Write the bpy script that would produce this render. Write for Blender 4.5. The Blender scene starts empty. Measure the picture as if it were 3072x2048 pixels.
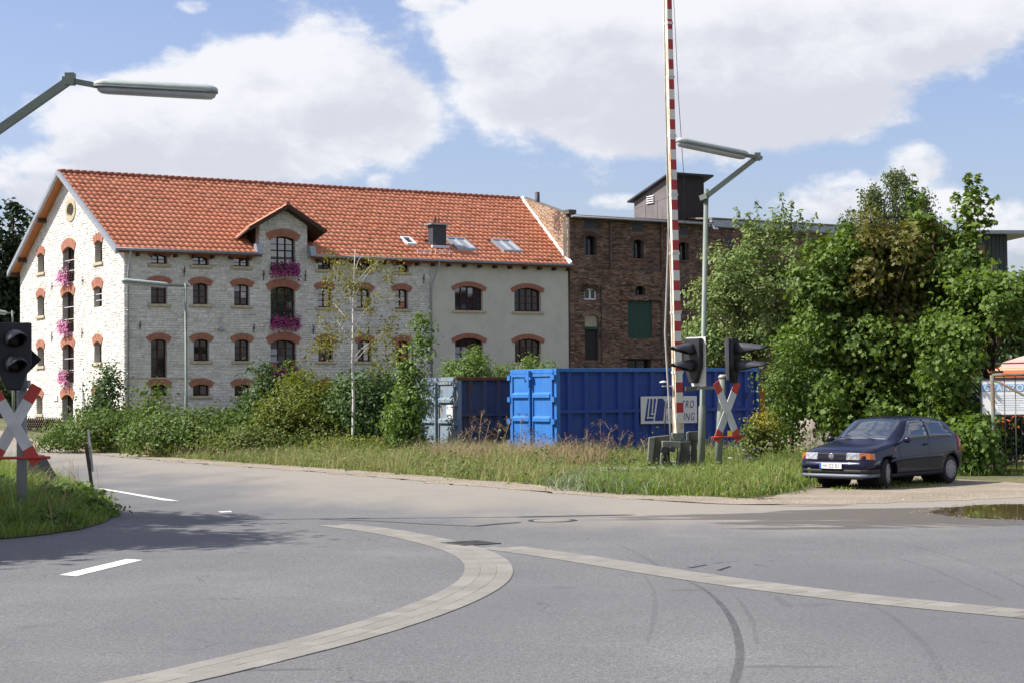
import bpy, bmesh, math, random
import numpy as np
from math import sin, cos, tan, pi, radians, sqrt, atan2
from mathutils import Vector, Matrix

# ------------------------------------------------------------------ camera, world, sun, exposure
S = bpy.context.scene
COL = S.collection
FOC, EYE, PITCH, ROLL = 5300.0, 1.9, 0.0293, -0.0091
_cp, _sp = cos(PITCH), sin(PITCH)
CF = np.array([0, _cp, _sp]); _R = np.array([1., 0, 0]); _U = np.array([0, -_sp, _cp])
CR = cos(ROLL)*_R + sin(ROLL)*_U
CU = -sin(ROLL)*_R + cos(ROLL)*_U
CO = np.array([0, 0, EYE])
cam = bpy.data.cameras.new('camera'); camo = bpy.data.objects.new('camera', cam); COL.objects.link(camo)
cam.sensor_width = 36.0; cam.lens = FOC/3072*36.0; cam.clip_end = 8000; cam.clip_start = 0.1
camo.matrix_world = Matrix(((CR[0], CU[0], -CF[0], 0), (CR[1], CU[1], -CF[1], 0), (CR[2], CU[2], -CF[2], EYE), (0, 0, 0, 1)))
S.camera = camo
def ray(px, py): return CF + (px-1536)/FOC*CR - (py-1024)/FOC*CU
def P(px, py, Y):
    d = ray(px, py); return CO + d*(Y/d[1])
def G(px, py, z=0.0):
    d = ray(px, py); return CO + d*((z-EYE)/d[2])

SUN_EL = radians(46); SUN_H = np.array([-1.0, -0.06]); SUN_H /= np.linalg.norm(SUN_H)
SUN = np.array([SUN_H[0]*cos(SUN_EL), SUN_H[1]*cos(SUN_EL), sin(SUN_EL)])
sl = bpy.data.lights.new('sun', 'SUN'); sl.energy = 4.3; sl.angle = radians(0.5); sl.color = (1.0, 0.95, 0.87)
so = bpy.data.objects.new('sun', sl); COL.objects.link(so)
so.rotation_euler = Vector(SUN).to_track_quat('Z', 'Y').to_euler(); so.location = (-40, -10, 60)
S.view_settings.view_transform = 'Standard'; S.view_settings.look = 'None'
S.view_settings.exposure = 1.0; S.view_settings.gamma = 1.0; S.view_settings.use_curve_mapping = False

W = bpy.data.worlds.new('World'); S.world = W; W.use_nodes = True
def build_world():
    nt = W.node_tree; nt.nodes.clear(); N = nt.nodes.new; L = nt.links.new
    out = N('ShaderNodeOutputWorld')
    sky = N('ShaderNodeTexSky'); sky.sky_type = 'NISHITA'; sky.sun_disc = False
    sky.sun_elevation = SUN_EL; sky.sun_rotation = atan2(SUN_H[0], SUN_H[1])
    sky.air_density = 1.0; sky.dust_density = 1.6; sky.ozone_density = 1.6
    bg = N('ShaderNodeBackground'); bg.inputs['Strength'].default_value = 0.079
    tn = N('ShaderNodeMix'); tn.data_type = 'RGBA'; tn.blend_type = 'MULTIPLY'; tn.inputs[0].default_value = 1.0; tn.inputs[7].default_value = (1.01, .945, 1.07, 1)
    L(sky.outputs[0], tn.inputs[6]); L(tn.outputs[2], bg.inputs['Color'])
    def math(op, a, b=None, c=None, clamp=False):
        n = N('ShaderNodeMath'); n.operation = op; n.use_clamp = clamp
        for i, x in enumerate((a, b, c)):
            if x is None: continue
            if isinstance(x, (int, float)): n.inputs[i].default_value = x
            else: L(x, n.inputs[i])
        return n.outputs[0]
    tc = N('ShaderNodeTexCoord'); sep = N('ShaderNodeSeparateXYZ'); L(tc.outputs['Generated'], sep.inputs[0])
    x, y, z = sep.outputs
    az = math('ARCTAN2', x, y); el = math('ARCSINE', z)
    def noise(scale, detail, rough, off=0.0, dist=0.0):
        mp = N('ShaderNodeMapping'); mp.inputs['Location'].default_value = (off, off*.7, off*1.3)
        mp.inputs['Scale'].default_value = (1, 1, 1.6)
        L(tc.outputs['Generated'], mp.inputs[0])
        n = N('ShaderNodeTexNoise'); n.inputs['Scale'].default_value = scale; n.inputs['Detail'].default_value = detail
        n.inputs['Roughness'].default_value = rough; n.inputs['Distortion'].default_value = dist
        L(mp.outputs[0], n.inputs['Vector']); return n.outputs[0]
    n1 = noise(16, 9, .56, 3.1, .25); n2 = noise(52, 8, .62, 7.7, .2); n3 = noise(7, 4, .5, 11.0); n4 = noise(150, 6, .6, 5.0)
    # cloud heaps: (px, py, rx, ry, weight) turned into directions
    heaps = [(560, 400, 300, 150, 1.0), (830, 335, 310, 175, 1.0), (1050, 225, 190, 135, 1.0), (1185, 360, 120, 95, .85), (320, 400, 150, 110, .95), (450, 290, 110, 60, .5), (760, 190, 120, 70, .6),
             (1670, 195, 270, 165, 1.0), (2000, 220, 420, 210, 1.0), (2450, 160, 400, 190, 1.0), (2860, 60, 210, 110, .95), (1450, 120, 110, 90, .85), (2260, 330, 330, 110, .9), (1900, 390, 180, 60, .7), (2050, 30, 700, 80, .8), (1500, 310, 90, 50, .6),
             (30, 540, 120, 70, .9), (120, 590, 60, 40, .6), (260, 520, 110, 18, .75), (2560, 600, 190, 70, 1.0), (2760, 485, 85, 50, .85), (2870, 620, 80, 40, .7), (3050, 690, 110, 70, .9), (1880, 605, 120, 24, .55), (1140, 550, 36, 22, .6),
             (590, 20, 45, 18, .5), (1270, 8, 70, 18, .6), (520, 160, 30, 22, .35)]
    fld = None; low = None
    for (px, py, rx, ry, w) in heaps:
        d = ray(px, py); d = d/np.linalg.norm(d)
        a0 = math_atan2(d[0], d[1]); e0 = np.arcsin(d[2])
        dx = math('MULTIPLY', math('SUBTRACT', az, a0), FOC/rx); dy = math('MULTIPLY', math('SUBTRACT', el, e0), FOC/ry)
        q = math('ADD', math('MULTIPLY', dx, dx), math('MULTIPLY', dy, dy))
        g = math('MULTIPLY', math('EXPONENT', math('MULTIPLY', math('MULTIPLY', q, q), -0.42)), w)
        lo = math('MULTIPLY', g, math('SUBTRACT', dy, math('MULTIPLY', dx, .35)))
        fld = g if fld is None else math('ADD', fld, g)
        low = lo if low is None else math('ADD', low, lo)
    # the same kind of broken cumulus all round, away from the view, made denser to brighten the shade
    rest = math('MULTIPLY', math('SUBTRACT', n3, .38), 5.0, clamp=True)
    ax = math('ABSOLUTE', az)
    far = math('MULTIPLY', math('SUBTRACT', ax, .33), 6.0, clamp=True)
    hi = math('MULTIPLY', math('SUBTRACT', el, .27), 8.0, clamp=True)
    away = math('MAXIMUM', far, hi)
    fld = math('ADD', fld, math('MULTIPLY', math('MULTIPLY', rest, away), .9))
    f2 = math('ADD', fld, math('ADD', math('ADD', math('MULTIPLY', math('SUBTRACT', n1, .5), 2.1), math('MULTIPLY', math('SUBTRACT', n2, .5), 1.05)), math('MULTIPLY', math('SUBTRACT', n4, .5), .3)))
    mask = N('ShaderNodeMapRange'); mask.interpolation_type = 'SMOOTHSTEP'
    mask.inputs['From Min'].default_value = .26; mask.inputs['From Max'].default_value = .98
    L(f2, mask.inputs['Value'])
    m = math('MULTIPLY', mask.outputs[0], .95)
    grey = N('ShaderNodeMapRange'); grey.interpolation_type = 'SMOOTHSTEP'
    grey.inputs['From Min'].default_value = -.6; grey.inputs['From Max'].default_value = 1.15
    gsum = math('SUBTRACT', math('ADD', math('MULTIPLY', math('SUBTRACT', fld, .9), .35), math('ADD', math('MULTIPLY', math('SUBTRACT', n1, .5), -3.2), math('MULTIPLY', math('SUBTRACT', n2, .5), -1.6))), math('MULTIPLY', low, .85))
    L(gsum, grey.inputs['Value'])
    cr = N('ShaderNodeMix'); cr.data_type = 'RGBA'
    cr.inputs[6].default_value = (.47, .475, .495, 1); cr.inputs[7].default_value = (.355, .365, .405, 1)
    L(grey.outputs[0], cr.inputs[0])
    bg2 = N('ShaderNodeBackground'); L(cr.outputs[2], bg2.inputs['Color']); bg2.inputs['Strength'].default_value = 1.0
    mx = N('ShaderNodeMixShader'); L(m, mx.inputs[0]); L(bg.outputs[0], mx.inputs[1]); L(bg2.outputs[0], mx.inputs[2])
    L(mx.outputs[0], out.inputs['Surface'])
math_atan2 = atan2
build_world()

# ------------------------------------------------------------------ helpers
rng = np.random.default_rng(7); random.seed(7)
def tag(o, label=None, cat=None, group=None, kind=None):
    if label: o['label'] = label
    if cat: o['category'] = cat
    if group: o['group'] = group
    if kind: o['kind'] = kind
    return o
def empty(name, loc, rz=0.0, label=None, cat=None, group=None):
    o = bpy.data.objects.new(name, None); COL.objects.link(o); o.location = Vector([float(c) for c in loc]); o.rotation_euler = (0, 0, rz)
    o.empty_display_size = .2
    return tag(o, label, cat, group)
def link(name, me, parent=None, mats=(), loc=(0, 0, 0), rot=(0, 0, 0), scale=(1, 1, 1), kind=None):
    o = bpy.data.objects.new(name, me); COL.objects.link(o)
    for m in mats:
        if m.name not in [x.name for x in me.materials if x]: me.materials.append(m)
    if parent: o.parent = parent
    o.location = loc; o.rotation_euler = rot; o.scale = scale
    if kind: o['kind'] = kind
    return o
class MB:
    def __init__(s): s.v = []; s.f = []; s.m = []; s.sm = []
    def add(s, vs, fs, m=0, smooth=False):
        b = len(s.v); s.v += [tuple(float(c) for c in q) for q in vs]
        for f in fs: s.f.append([b+i for i in f]); s.m.append(m); s.sm.append(smooth)
        return s
    def hexa(s, p, m=0):   # 0-3 bottom ring, 4-7 top ring
        return s.add(p, [(3, 2, 1, 0), (4, 5, 6, 7), (0, 1, 5, 4), (1, 2, 6, 5), (2, 3, 7, 6), (3, 0, 4, 7)], m)
    def box(s, x0, x1, y0, y1, z0, z1, m=0):
        return s.hexa([(x0, y0, z0), (x1, y0, z0), (x1, y1, z0), (x0, y1, z0), (x0, y0, z1), (x1, y0, z1), (x1, y1, z1), (x0, y1, z1)], m)
    def bar(s, a, b, w, h, m=0, up=(0, 0, 1)):
        a = Vector([float(c) for c in a]); b = Vector([float(c) for c in b]); d = (b-a).normalized(); u = Vector(up)
        if abs(d.dot(u)) > .98: u = Vector((0, 1, 0))
        r = d.cross(u).normalized(); u = r.cross(d).normalized()
        r = r*(w/2); u = u*(h/2)
        return s.hexa([a-r-u, a+r-u, b+r-u, b-r-u, a-r+u, a+r+u, b+r+u, b-r+u], m)
    def tube(s, pts, rad, n=8, m=0, cap=True, sq=1.0, smooth=True):
        pts = [Vector([float(c) for c in p]) for p in pts]
        if not hasattr(rad, '__len__'): rad = [rad]*len(pts)
        rings = []; b = len(s.v)
        for i, p in enumerate(pts):
            d = (pts[min(i+1, len(pts)-1)]-pts[max(i-1, 0)]).normalized()
            u = Vector((0, 0, 1)) if abs(d.z) < .95 else Vector((0, 1, 0))
            r = d.cross(u).normalized(); u = r.cross(d)
            for k in range(n):
                a = 2*pi*k/n; s.v.append(tuple(p+r*(cos(a)*rad[i])+u*(sin(a)*rad[i]*sq)))
        for i in range(len(pts)-1):
            for k in range(n):
                k2 = (k+1) % n
                s.f.append([b+i*n+k, b+i*n+k2, b+(i+1)*n+k2, b+(i+1)*n+k]); s.m.append(m); s.sm.append(smooth)
        if cap:
            s.f.append([b+k for k in range(n)][::-1]); s.m.append(m); s.sm.append(False)
            s.f.append([b+(len(pts)-1)*n+k for k in range(n)]); s.m.append(m); s.sm.append(False)
        return s
    def prism(s, poly, fn, d0, d1, m=0, mside=None):
        n = len(poly); vs = [fn(a, b, d0) for a, b in poly]+[fn(a, b, d1) for a, b in poly]
        s.add(vs, [list(range(n))[::-1], list(range(n, 2*n))], m)
        b = len(s.v)-2*n
        for i in range(n):
            j = (i+1) % n; s.f.append([b+i, b+j, b+n+j, b+n+i]); s.m.append(m if mside is None else mside); s.sm.append(False)
        return s
    def lathe(s, prof, fn, n=20, m=0, smooth=True):  # prof: (r, h); fn(x, y, h)
        b = len(s.v)
        for r, h in prof:
            for k in range(n): a = 2*pi*k/n; s.v.append(tuple(float(c) for c in fn(r*cos(a), r*sin(a), h)))
        for i in range(len(prof)-1):
            for k in range(n):
                k2 = (k+1) % n; s.f.append([b+i*n+k, b+i*n+k2, b+(i+1)*n+k2, b+(i+1)*n+k]); s.m.append(m); s.sm.append(smooth)
        s.f.append([b+k for k in range(n)][::-1]); s.m.append(m); s.sm.append(False)
        s.f.append([b+(len(prof)-1)*n+k for k in range(n)]); s.m.append(m); s.sm.append(False)
        return s
    def build(s, name, mats, parent=None, fixn=True, bevel=0.0, **kw):
        me = bpy.data.meshes.new(name); me.from_pydata(s.v, [], s.f)
        if not isinstance(mats, (list, tuple)): mats = [mats]
        for x in mats: me.materials.append(x)
        me.polygons.foreach_set('material_index', s.m); me.polygons.foreach_set('use_smooth', s.sm)
        me.update()
        if fixn:
            bm = bmesh.new(); bm.from_mesh(me); bmesh.ops.recalc_face_normals(bm, faces=bm.faces[:]); bm.to_mesh(me); bm.free()
        o = bpy.data.objects.new(name, me); COL.objects.link(o)
        if parent: o.parent = parent
        for k, v in kw.items():
            if k == 'loc': o.location = v
            elif k == 'rot': o.rotation_euler = v
            elif k == 'label': o['label'] = v
            elif k == 'kind': o['kind'] = v
        if bevel:
            bv = o.modifiers.new('bevel', 'BEVEL'); bv.width = bevel; bv.segments = 2; bv.limit_method = 'ANGLE'; bv.angle_limit = radians(40)
        return o
def fastmesh(name, V, tpl, n, k, rnd, mats, parent=None, kind=None, smooth=False, loc=(0, 0, 0), rot=(0, 0, 0)):
    """n copies of a little k-vertex piece; tpl lists its faces."""
    V = np.asarray(V, dtype=np.float32).reshape(-1, 3)
    me = bpy.data.meshes.new(name); me.vertices.add(len(V)); me.vertices.foreach_set('co', V.ravel())
    lens = np.array([len(t) for t in tpl]); flat = np.concatenate([np.array(t) for t in tpl])
    loops = (np.arange(n)[:, None]*k+flat[None, :]).ravel().astype(np.int32)
    tot = np.tile(lens, n).astype(np.int32); start = np.concatenate([[0], np.cumsum(tot)[:-1]]).astype(np.int32)
    me.loops.add(len(loops)); me.loops.foreach_set('vertex_index', loops)
    me.polygons.add(len(tot)); me.polygons.foreach_set('loop_start', start); me.polygons.foreach_set('loop_total', tot)
    me.update(calc_edges=True)
    at = me.attributes.new('rnd', 'FLOAT', 'FACE'); at.data.foreach_set('value', np.repeat(np.asarray(rnd, dtype=np.float32), len(tpl)))
    if smooth: me.polygons.foreach_set('use_smooth', np.ones(len(tot), dtype=bool))
    if not isinstance(mats, (list, tuple)): mats = [mats]
    for m in mats: me.materials.append(m)
    o = bpy.data.objects.new(name, me); COL.objects.link(o)
    if parent: o.parent = parent
    o.location = loc; o.rotation_euler = rot
    if kind: o['kind'] = kind
    return o
def lathe_z(x, y, h): return (x, y, h)

# ------------------------------------------------------------------ materials
MATS = {}
def material(name, col, rough=.75, metal=0.0, spec=.4, col2=None, scale=4.0, detail=6.0, lo=.35, hi=.65, piece=0.0, bump=0.0, bscale=30.0, world=False,
             rust=None, rscale=3.0, rlo=.55, rhi=.7, stretch=(1, 1, 1), trans=0.0, cols=None, coat=0.0, emit=None, grime=0.0):
    m = bpy.data.materials.new(name); m.use_nodes = True; nt = m.node_tree; N = nt.nodes.new; L = nt.links.new
    b = nt.nodes['Principled BSDF']; b.inputs['Roughness'].default_value = rough; b.inputs['Metallic'].default_value = metal
    b.inputs['Specular IOR Level'].default_value = spec
    if coat: b.inputs['Coat Weight'].default_value = coat; b.inputs['Coat Roughness'].default_value = .06
    def c4(c): return (*c, 1.0)
    if world: vec = N('ShaderNodeNewGeometry').outputs['Position']
    else: vec = N('ShaderNodeTexCoord').outputs['Object']
    mp = N('ShaderNodeMapping'); mp.inputs['Scale'].default_value = stretch; L(vec, mp.inputs[0]); vec = mp.outputs[0]
    def noise(sc, de, ro=.55):
        n = N('ShaderNodeTexNoise'); n.inputs['Scale'].default_value = sc; n.inputs['Detail'].default_value = de; n.inputs['Roughness'].default_value = ro
        L(vec, n.inputs['Vector']); return n.outputs[0]
    def mrange(v, a, bb, to0=0.0, to1=1.0):
        r = N('ShaderNodeMapRange'); r.inputs['From Min'].default_value = a; r.inputs['From Max'].default_value = bb
        r.inputs['To Min'].default_value = to0; r.inputs['To Max'].default_value = to1; L(v, r.inputs['Value']); return r.outputs[0]
    def mix(fac, a, bb, mode='MIX'):
        x = N('ShaderNodeMix'); x.data_type = 'RGBA'; x.blend_type = mode
        if isinstance(fac, float): x.inputs[0].default_value = fac
        else: L(fac, x.inputs[0])
        for i, q in ((6, a), (7, bb)):
            if isinstance(q, tuple): x.inputs[i].default_value = c4(q)
            else: L(q, x.inputs[i])
        return x.outputs[2]
    cur = None
    if cols or piece:
        at = N('ShaderNodeAttribute'); at.attribute_name = 'rnd'; oi = N('ShaderNodeObjectInfo')
        ad = N('ShaderNodeMath'); ad.operation = 'ADD'; L(at.outputs['Fac'], ad.inputs[0]); L(oi.outputs['Random'], ad.inputs[1])
        fr = N('ShaderNodeMath'); fr.operation = 'FRACT'; L(ad.outputs[0], fr.inputs[0]); rv = fr.outputs[0]
    if cols:
        rp = N('ShaderNodeValToRGB'); L(rv, rp.inputs[0]); e = rp.color_ramp.elements
        e[0].position = 0; e[0].color = c4(cols[0]); e[1].position = 1; e[1].color = c4(cols[-1])
        for i, c in enumerate(cols[1:-1]): q = e.new((i+1)/(len(cols)-1)); q.color = c4(c)
        cur = rp.outputs[0]
    if col2 is not None:
        f = mrange(noise(scale, detail), lo, hi); cur = mix(f, cur if cur is not None else tuple(col), tuple(col2)) if cur is None else mix(mrange(noise(scale, detail), lo, hi, 0, .6), cur, tuple(col2))
    if cur is None: cur = mix(0.0, tuple(col), tuple(col))
    if piece:
        hs = N('ShaderNodeHueSaturation'); L(cur, hs.inputs['Color']); L(mrange(rv, 0, 1, 1-piece, 1+piece), hs.inputs['Value']); cur = hs.outputs[0]
    if grime:
        cur = mix(mrange(noise(1.3, 5), .45, .75, 0, grime), cur, (.06, .055, .05))
    if rust is not None:
        rf = mrange(noise(rscale, 8, .65), rlo, rhi); cur = mix(rf, cur, tuple(rust))
        rr = mrange(rf, 0, 1, rough, .9); L(rr, b.inputs['Roughness'])
    L(cur, b.inputs['Base Color'])
    if bump:
        bp = N('ShaderNodeBump'); bp.inputs['Strength'].default_value = bump; bp.inputs['Distance'].default_value = .02
        L(noise(bscale, 5), bp.inputs['Height']); L(bp.outputs[0], b.inputs['Normal'])
    if emit: b.inputs['Emission Color'].default_value = c4(emit); b.inputs['Emission Strength'].default_value = 1
    if trans:
        tr = N('ShaderNodeBsdfTranslucent'); hs = N('ShaderNodeHueSaturation'); hs.inputs['Value'].default_value = 1.5; hs.inputs['Saturation'].default_value = 1.15
        hs.inputs['Hue'].default_value = .485
        L(cur, hs.inputs['Color']); L(hs.outputs[0], tr.inputs['Color'])
        ms = N('ShaderNodeMixShader'); ms.inputs[0].default_value = trans; L(b.outputs[0], ms.inputs[1]); L(tr.outputs[0], ms.inputs[2])
        L(ms.outputs[0], nt.nodes['Material Output'].inputs['Surface'])
    return m
def leafmat(name, cols, rough=.5, trans=.3): return material(name, (0, 0, 0), rough=max(rough, .55), spec=.22, cols=cols, trans=trans)
def mk(name, *a, **k): MATS[name] = material(name, *a, **k); return MATS[name]
mk('mortar', (.50, .48, .43), .95, col2=(.42, .40, .36), scale=2, world=True)
mk('stone', (.5, .48, .43), .92, cols=[(.53, .515, .475), (.63, .615, .575), (.70, .685, .65), (.64, .605, .54), (.58, .57, .545), (.67, .655, .625)], col2=(.42, .395, .34), scale=2.5, lo=.5, hi=.75, piece=.08, bump=.5, bscale=14, world=True, grime=.22)
mk('sandstone', (.48, .42, .30), .9, col2=(.36, .31, .22), scale=6, bump=.2)
mk('arch_brick', (.37, .16, .105), .9, col2=(.29, .12, .08), scale=7, lo=.4, hi=.6, bump=.2)
mk('arch_mortar', (.33, .27, .22), .95)
mk('stucco', (.55, .53, .46), .95, col2=(.50, .485, .43), scale=.8, bump=.25, bscale=60, grime=.14)
mk('tile', (.45, .13, .05), .55, spec=.35, cols=[(.42, .150, .080), (.455, .165, .088), (.48, .18, .098), (.44, .158, .084)], piece=.05, col2=(.37, .135, .076), scale=1.2, lo=.5, hi=.7)
mk('ridge_tile', (.36, .10, .045), .6, col2=(.25, .09, .06), scale=3)
mk('deck', (.19, .07, .04), .9)
mk('frame_brown', (.075, .028, .018), .75, spec=.15, col2=(.055, .02, .014), scale=8)
mk('soffit_wood', (.46, .17, .045), .6, col2=(.36, .12, .03), scale=3, stretch=(1, 6, 1))
mk('dark_wood', (.05, .025, .018), .7)
mk('zinc', (.36, .38, .42), .45, metal=.5, col2=(.28, .30, .33), scale=5)
mk('slate', (.035, .037, .05), .6, col2=(.05, .05, .06), scale=6, bump=.2)
mk('white_metal', (.62, .63, .65), .5)
mk('iron', (.035, .035, .04), .7)
mk('brick_mortar', (.13, .112, .095), .97, col2=(.085, .072, .062), scale=1.0, world=True)
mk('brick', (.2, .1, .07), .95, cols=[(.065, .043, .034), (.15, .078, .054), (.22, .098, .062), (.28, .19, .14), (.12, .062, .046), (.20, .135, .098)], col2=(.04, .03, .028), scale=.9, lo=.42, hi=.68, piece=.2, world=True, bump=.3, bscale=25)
mk('brick_lit', (.3, .2, .13), .95, cols=[(.30, .20, .13), (.38, .19, .10), (.42, .29, .19), (.33, .25, .18)], col2=(.42, .33, .24), scale=1.5, piece=.2, world=True, bump=.3, bscale=25)  # lighter copy of brick, sunlight on the party wall put into its colour
mk('felt', (.13, .115, .105), .9, col2=(.17, .14, .115), scale=.6)
mk('tower_side', (.155, .14, .145), .8, col2=(.12, .105, .105), scale=1.2, rust=(.16, .09, .07), rscale=1.4, rlo=.62, rhi=.75)
mk('tower_dark', (.018, .016, .018), .75, col2=(.03, .022, .02), scale=2)
mk('green_wood', (.012, .05, .034), .7, col2=(.018, .06, .045), scale=3, stretch=(6, 1, 1))
mk('plaster', (.42, .36, .26), .95, col2=(.30, .27, .2), scale=4)
MATS['pane_pale'] = material('pane_pale', (.30, .32, .37), .08, spec=.6)  # pale pane colour, sheer curtains and bright reflections put into it
def glass(name, col, rough=.04, spec=.6):
    m = material(name, col, rough=rough, spec=spec); return m
MATS['pane_dark'] = glass('pane_dark', (.012, .011, .012), spec=.5)
MATS['pane_blue'] = glass('pane_blue', (.02, .022, .03), .04, .5); MATS['pane_blue'].node_tree.nodes['Principled BSDF'].inputs['IOR'].default_value = 2.5
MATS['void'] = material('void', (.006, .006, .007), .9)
# ------------------------------------------------------------------ ground level
def sstep(t): t = np.clip(t, 0, 1); return t*t*(3-2*t)
def hgt(x, y): return 0.7*sstep((np.asarray(y, dtype=float)-66)/24.0)

# ------------------------------------------------------------------ the mill's own frame: u along the long front, v into the house, z up
AZ = 0.5565
DU = np.array([cos(AZ), sin(AZ), 0]); DV = np.array([-sin(AZ), cos(AZ), 0])
A0 = P(373, 1000, 84.0); A0[2] = 0
def uvz(px, py, v=None, u=None):
    d = ray(px, py)
    t = ((A0+DV*v-CO)@DV)/(d@DV) if v is not None else ((A0+DU*u-CO)@DU)/(d@DU)
    q = CO+d*t; return np.array([(q-A0)@DU, (q-A0)@DV, q[2]])
def fr(px0, px1, py0, py1, v=0.0):   # front plane rectangle (u0, u1, z0, z1)
    a = uvz(px0, (py0+py1)/2, v=v)[0]; b = uvz(px1, (py0+py1)/2, v=v)[0]
    z1 = uvz((px0+px1)/2, py0, v=v)[2]; z0 = uvz((px0+px1)/2, py1, v=v)[2]
    return a, b, z0, z1
def ga(px0, px1, py0, py1):          # gable plane rectangle in its own a = -v
    a = -uvz(px0, (py0+py1)/2, u=0)[1]; b = -uvz(px1, (py0+py1)/2, u=0)[1]
    z1 = uvz((px0+px1)/2, py0, u=0)[2]; z0 = uvz((px0+px1)/2, py1, u=0)[2]
    return a, b, z0, z1

def unit_piece(name, ins=.08):
    b = MB(); i = ins
    b.add([(-.5, 0, -.5), (.5, 0, -.5), (.5, 0, .5), (-.5, 0, .5), (-.5+i*.5, -1, -.5+i), (.5-i*.5, -1, -.5+i), (.5-i*.5, -1, .5-i), (-.5+i*.5, -1, .5-i)],
          [(4, 5, 6, 7), (0, 1, 5, 4), (1, 2, 6, 5), (2, 3, 7, 6), (3, 0, 4, 7)])
    me = bpy.data.meshes.new(name); me.from_pydata(b.v, [], b.f); me.update(); return me
def lay_courses(a_of, z0, z1, hmin, hmax, wmin, wmax, holes, gap, seed, bond=False):
    """rows of stones between z0 and z1; a_of(z) gives the wall's span at that height; holes are (a0, a1, z0, z1)."""
    r = np.random.default_rng(seed); out = []; z = z0; row = 0
    while z < z1-.03:
        h = r.uniform(hmin, hmax); h = min(h, z1-z)
        lo, hi = a_of(z+h*.5); cuts = [(lo, hi)]
        for (p, q, s, t) in holes:
            if z+h > s+.02 and z < t-.02:
                nc = []
                for (c, d) in cuts:
                    if q <= c or p >= d: nc.append((c, d)); continue
                    if p-c > .05: nc.append((c, p))
                    if d-q > .05: nc.append((q, d))
                cuts = nc
        for (c, d) in cuts:
            a = c; first = True
            while a < d-.02:
                w = r.uniform(wmin, wmax)
                if bond and first and row % 2: w *= .5
                first = False
                if d-(a+w) < wmin*.6: w = d-a
                out.append((a+gap/2, a+w-gap/2, z+gap/2, z+h-gap/2)); a += w
        z += h; row += 1
    return np.array(out)
def masonry(root, name, rest, st, mat, d0, d1, seed, rot, loc, nbig, score):
    """the biggest-showing pieces as objects of their own, the rest as one mesh."""
    r = np.random.default_rng(seed); n = len(st); dep = r.uniform(d0, d1, n)
    order = np.argsort(score(st)); big = order[:nbig]; small = order[nbig:]
    me = MATS.get('_unit_'+name) or unit_piece(name); MATS['_unit_'+name] = me
    if not me.materials: me.materials.append(mat)
    for i in big:
        a, b, c, d = st[i]
        o = bpy.data.objects.new(name, me); COL.objects.link(o); o.parent = root
        q = Matrix.Rotation(rot, 4, 'Z') @ Vector(((a+b)/2, 0, (c+d)/2)); o.location = Vector(loc)+q; o.rotation_euler = (0, 0, rot)
        o.scale = (b-a, dep[i], d-c)
    s = st[small]; dd = dep[small]; ix = r.uniform(.008, .02, len(s)); V = np.zeros((len(s), 8, 3))
    a, b, c, d = s.T
    V[:, 0] = np.stack([a, 0*a, c], 1); V[:, 1] = np.stack([b, 0*a, c], 1); V[:, 2] = np.stack([b, 0*a, d], 1); V[:, 3] = np.stack([a, 0*a, d], 1)
    V[:, 4] = np.stack([a+ix, -dd, c+ix*.7], 1); V[:, 5] = np.stack([b-ix, -dd, c+ix*.7], 1); V[:, 6] = np.stack([b-ix, -dd, d-ix*.7], 1); V[:, 7] = np.stack([a+ix, -dd, d-ix*.7], 1)
    V[:, 4:, :] += r.normal(0, .004, (len(s), 4, 3))
    return fastmesh(rest, V, [(4, 5, 6, 7), (0, 1, 5, 4), (1, 2, 6, 5), (2, 3, 7, 6), (3, 0, 4, 7)], len(s), 8, r.random(len(s)), mat, root, 'stuff', loc=loc, rot=(0, 0, rot))
def wall_slab(mb, a0, a1, z0, top, holes, th, m=0, step=1e9, y0=0.0):
    """wall of upright strips with rectangular openings; top(a) is the height of the wall."""
    br = sorted(set([a0, a1]+[x for h in holes for x in h[:2] if a0 < x < a1]))
    full = []
    for p, q in zip(br[:-1], br[1:]):
        k = max(1, int(math.ceil((q-p)/step))); full += [p+(q-p)*i/k for i in range(k)]
    full.append(a1)
    for p, q in zip(full[:-1], full[1:]):
        mid = (p+q)/2; hs = sorted([(h[2], h[3]) for h in holes if h[0]-1e-6 <= mid <= h[1]+1e-6]); z = z0
        for (s, t) in hs:
            if s > z+1e-4: mb.box(p, q, y0, y0+th, z, s, m)
            z = max(z, t)
        tp, tq = top(p), top(q)
        if min(tp, tq) > z+.005: mb.hexa([(p, y0, z), (q, y0, z), (q, y0+th, z), (p, y0+th, z), (p, y0, tp), (q, y0, tq), (q, y0+th, tq), (p, y0+th, tp)], m)
def arch_pts(a0, a1, zc, rise, n):
    c = a1-a0; R = (c*c/4+rise*rise)/(2*rise); am = (a0+a1)/2; zo = zc-R; th = math.asin(min(.999, c/2/R))
    return am, zo, R, th
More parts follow.
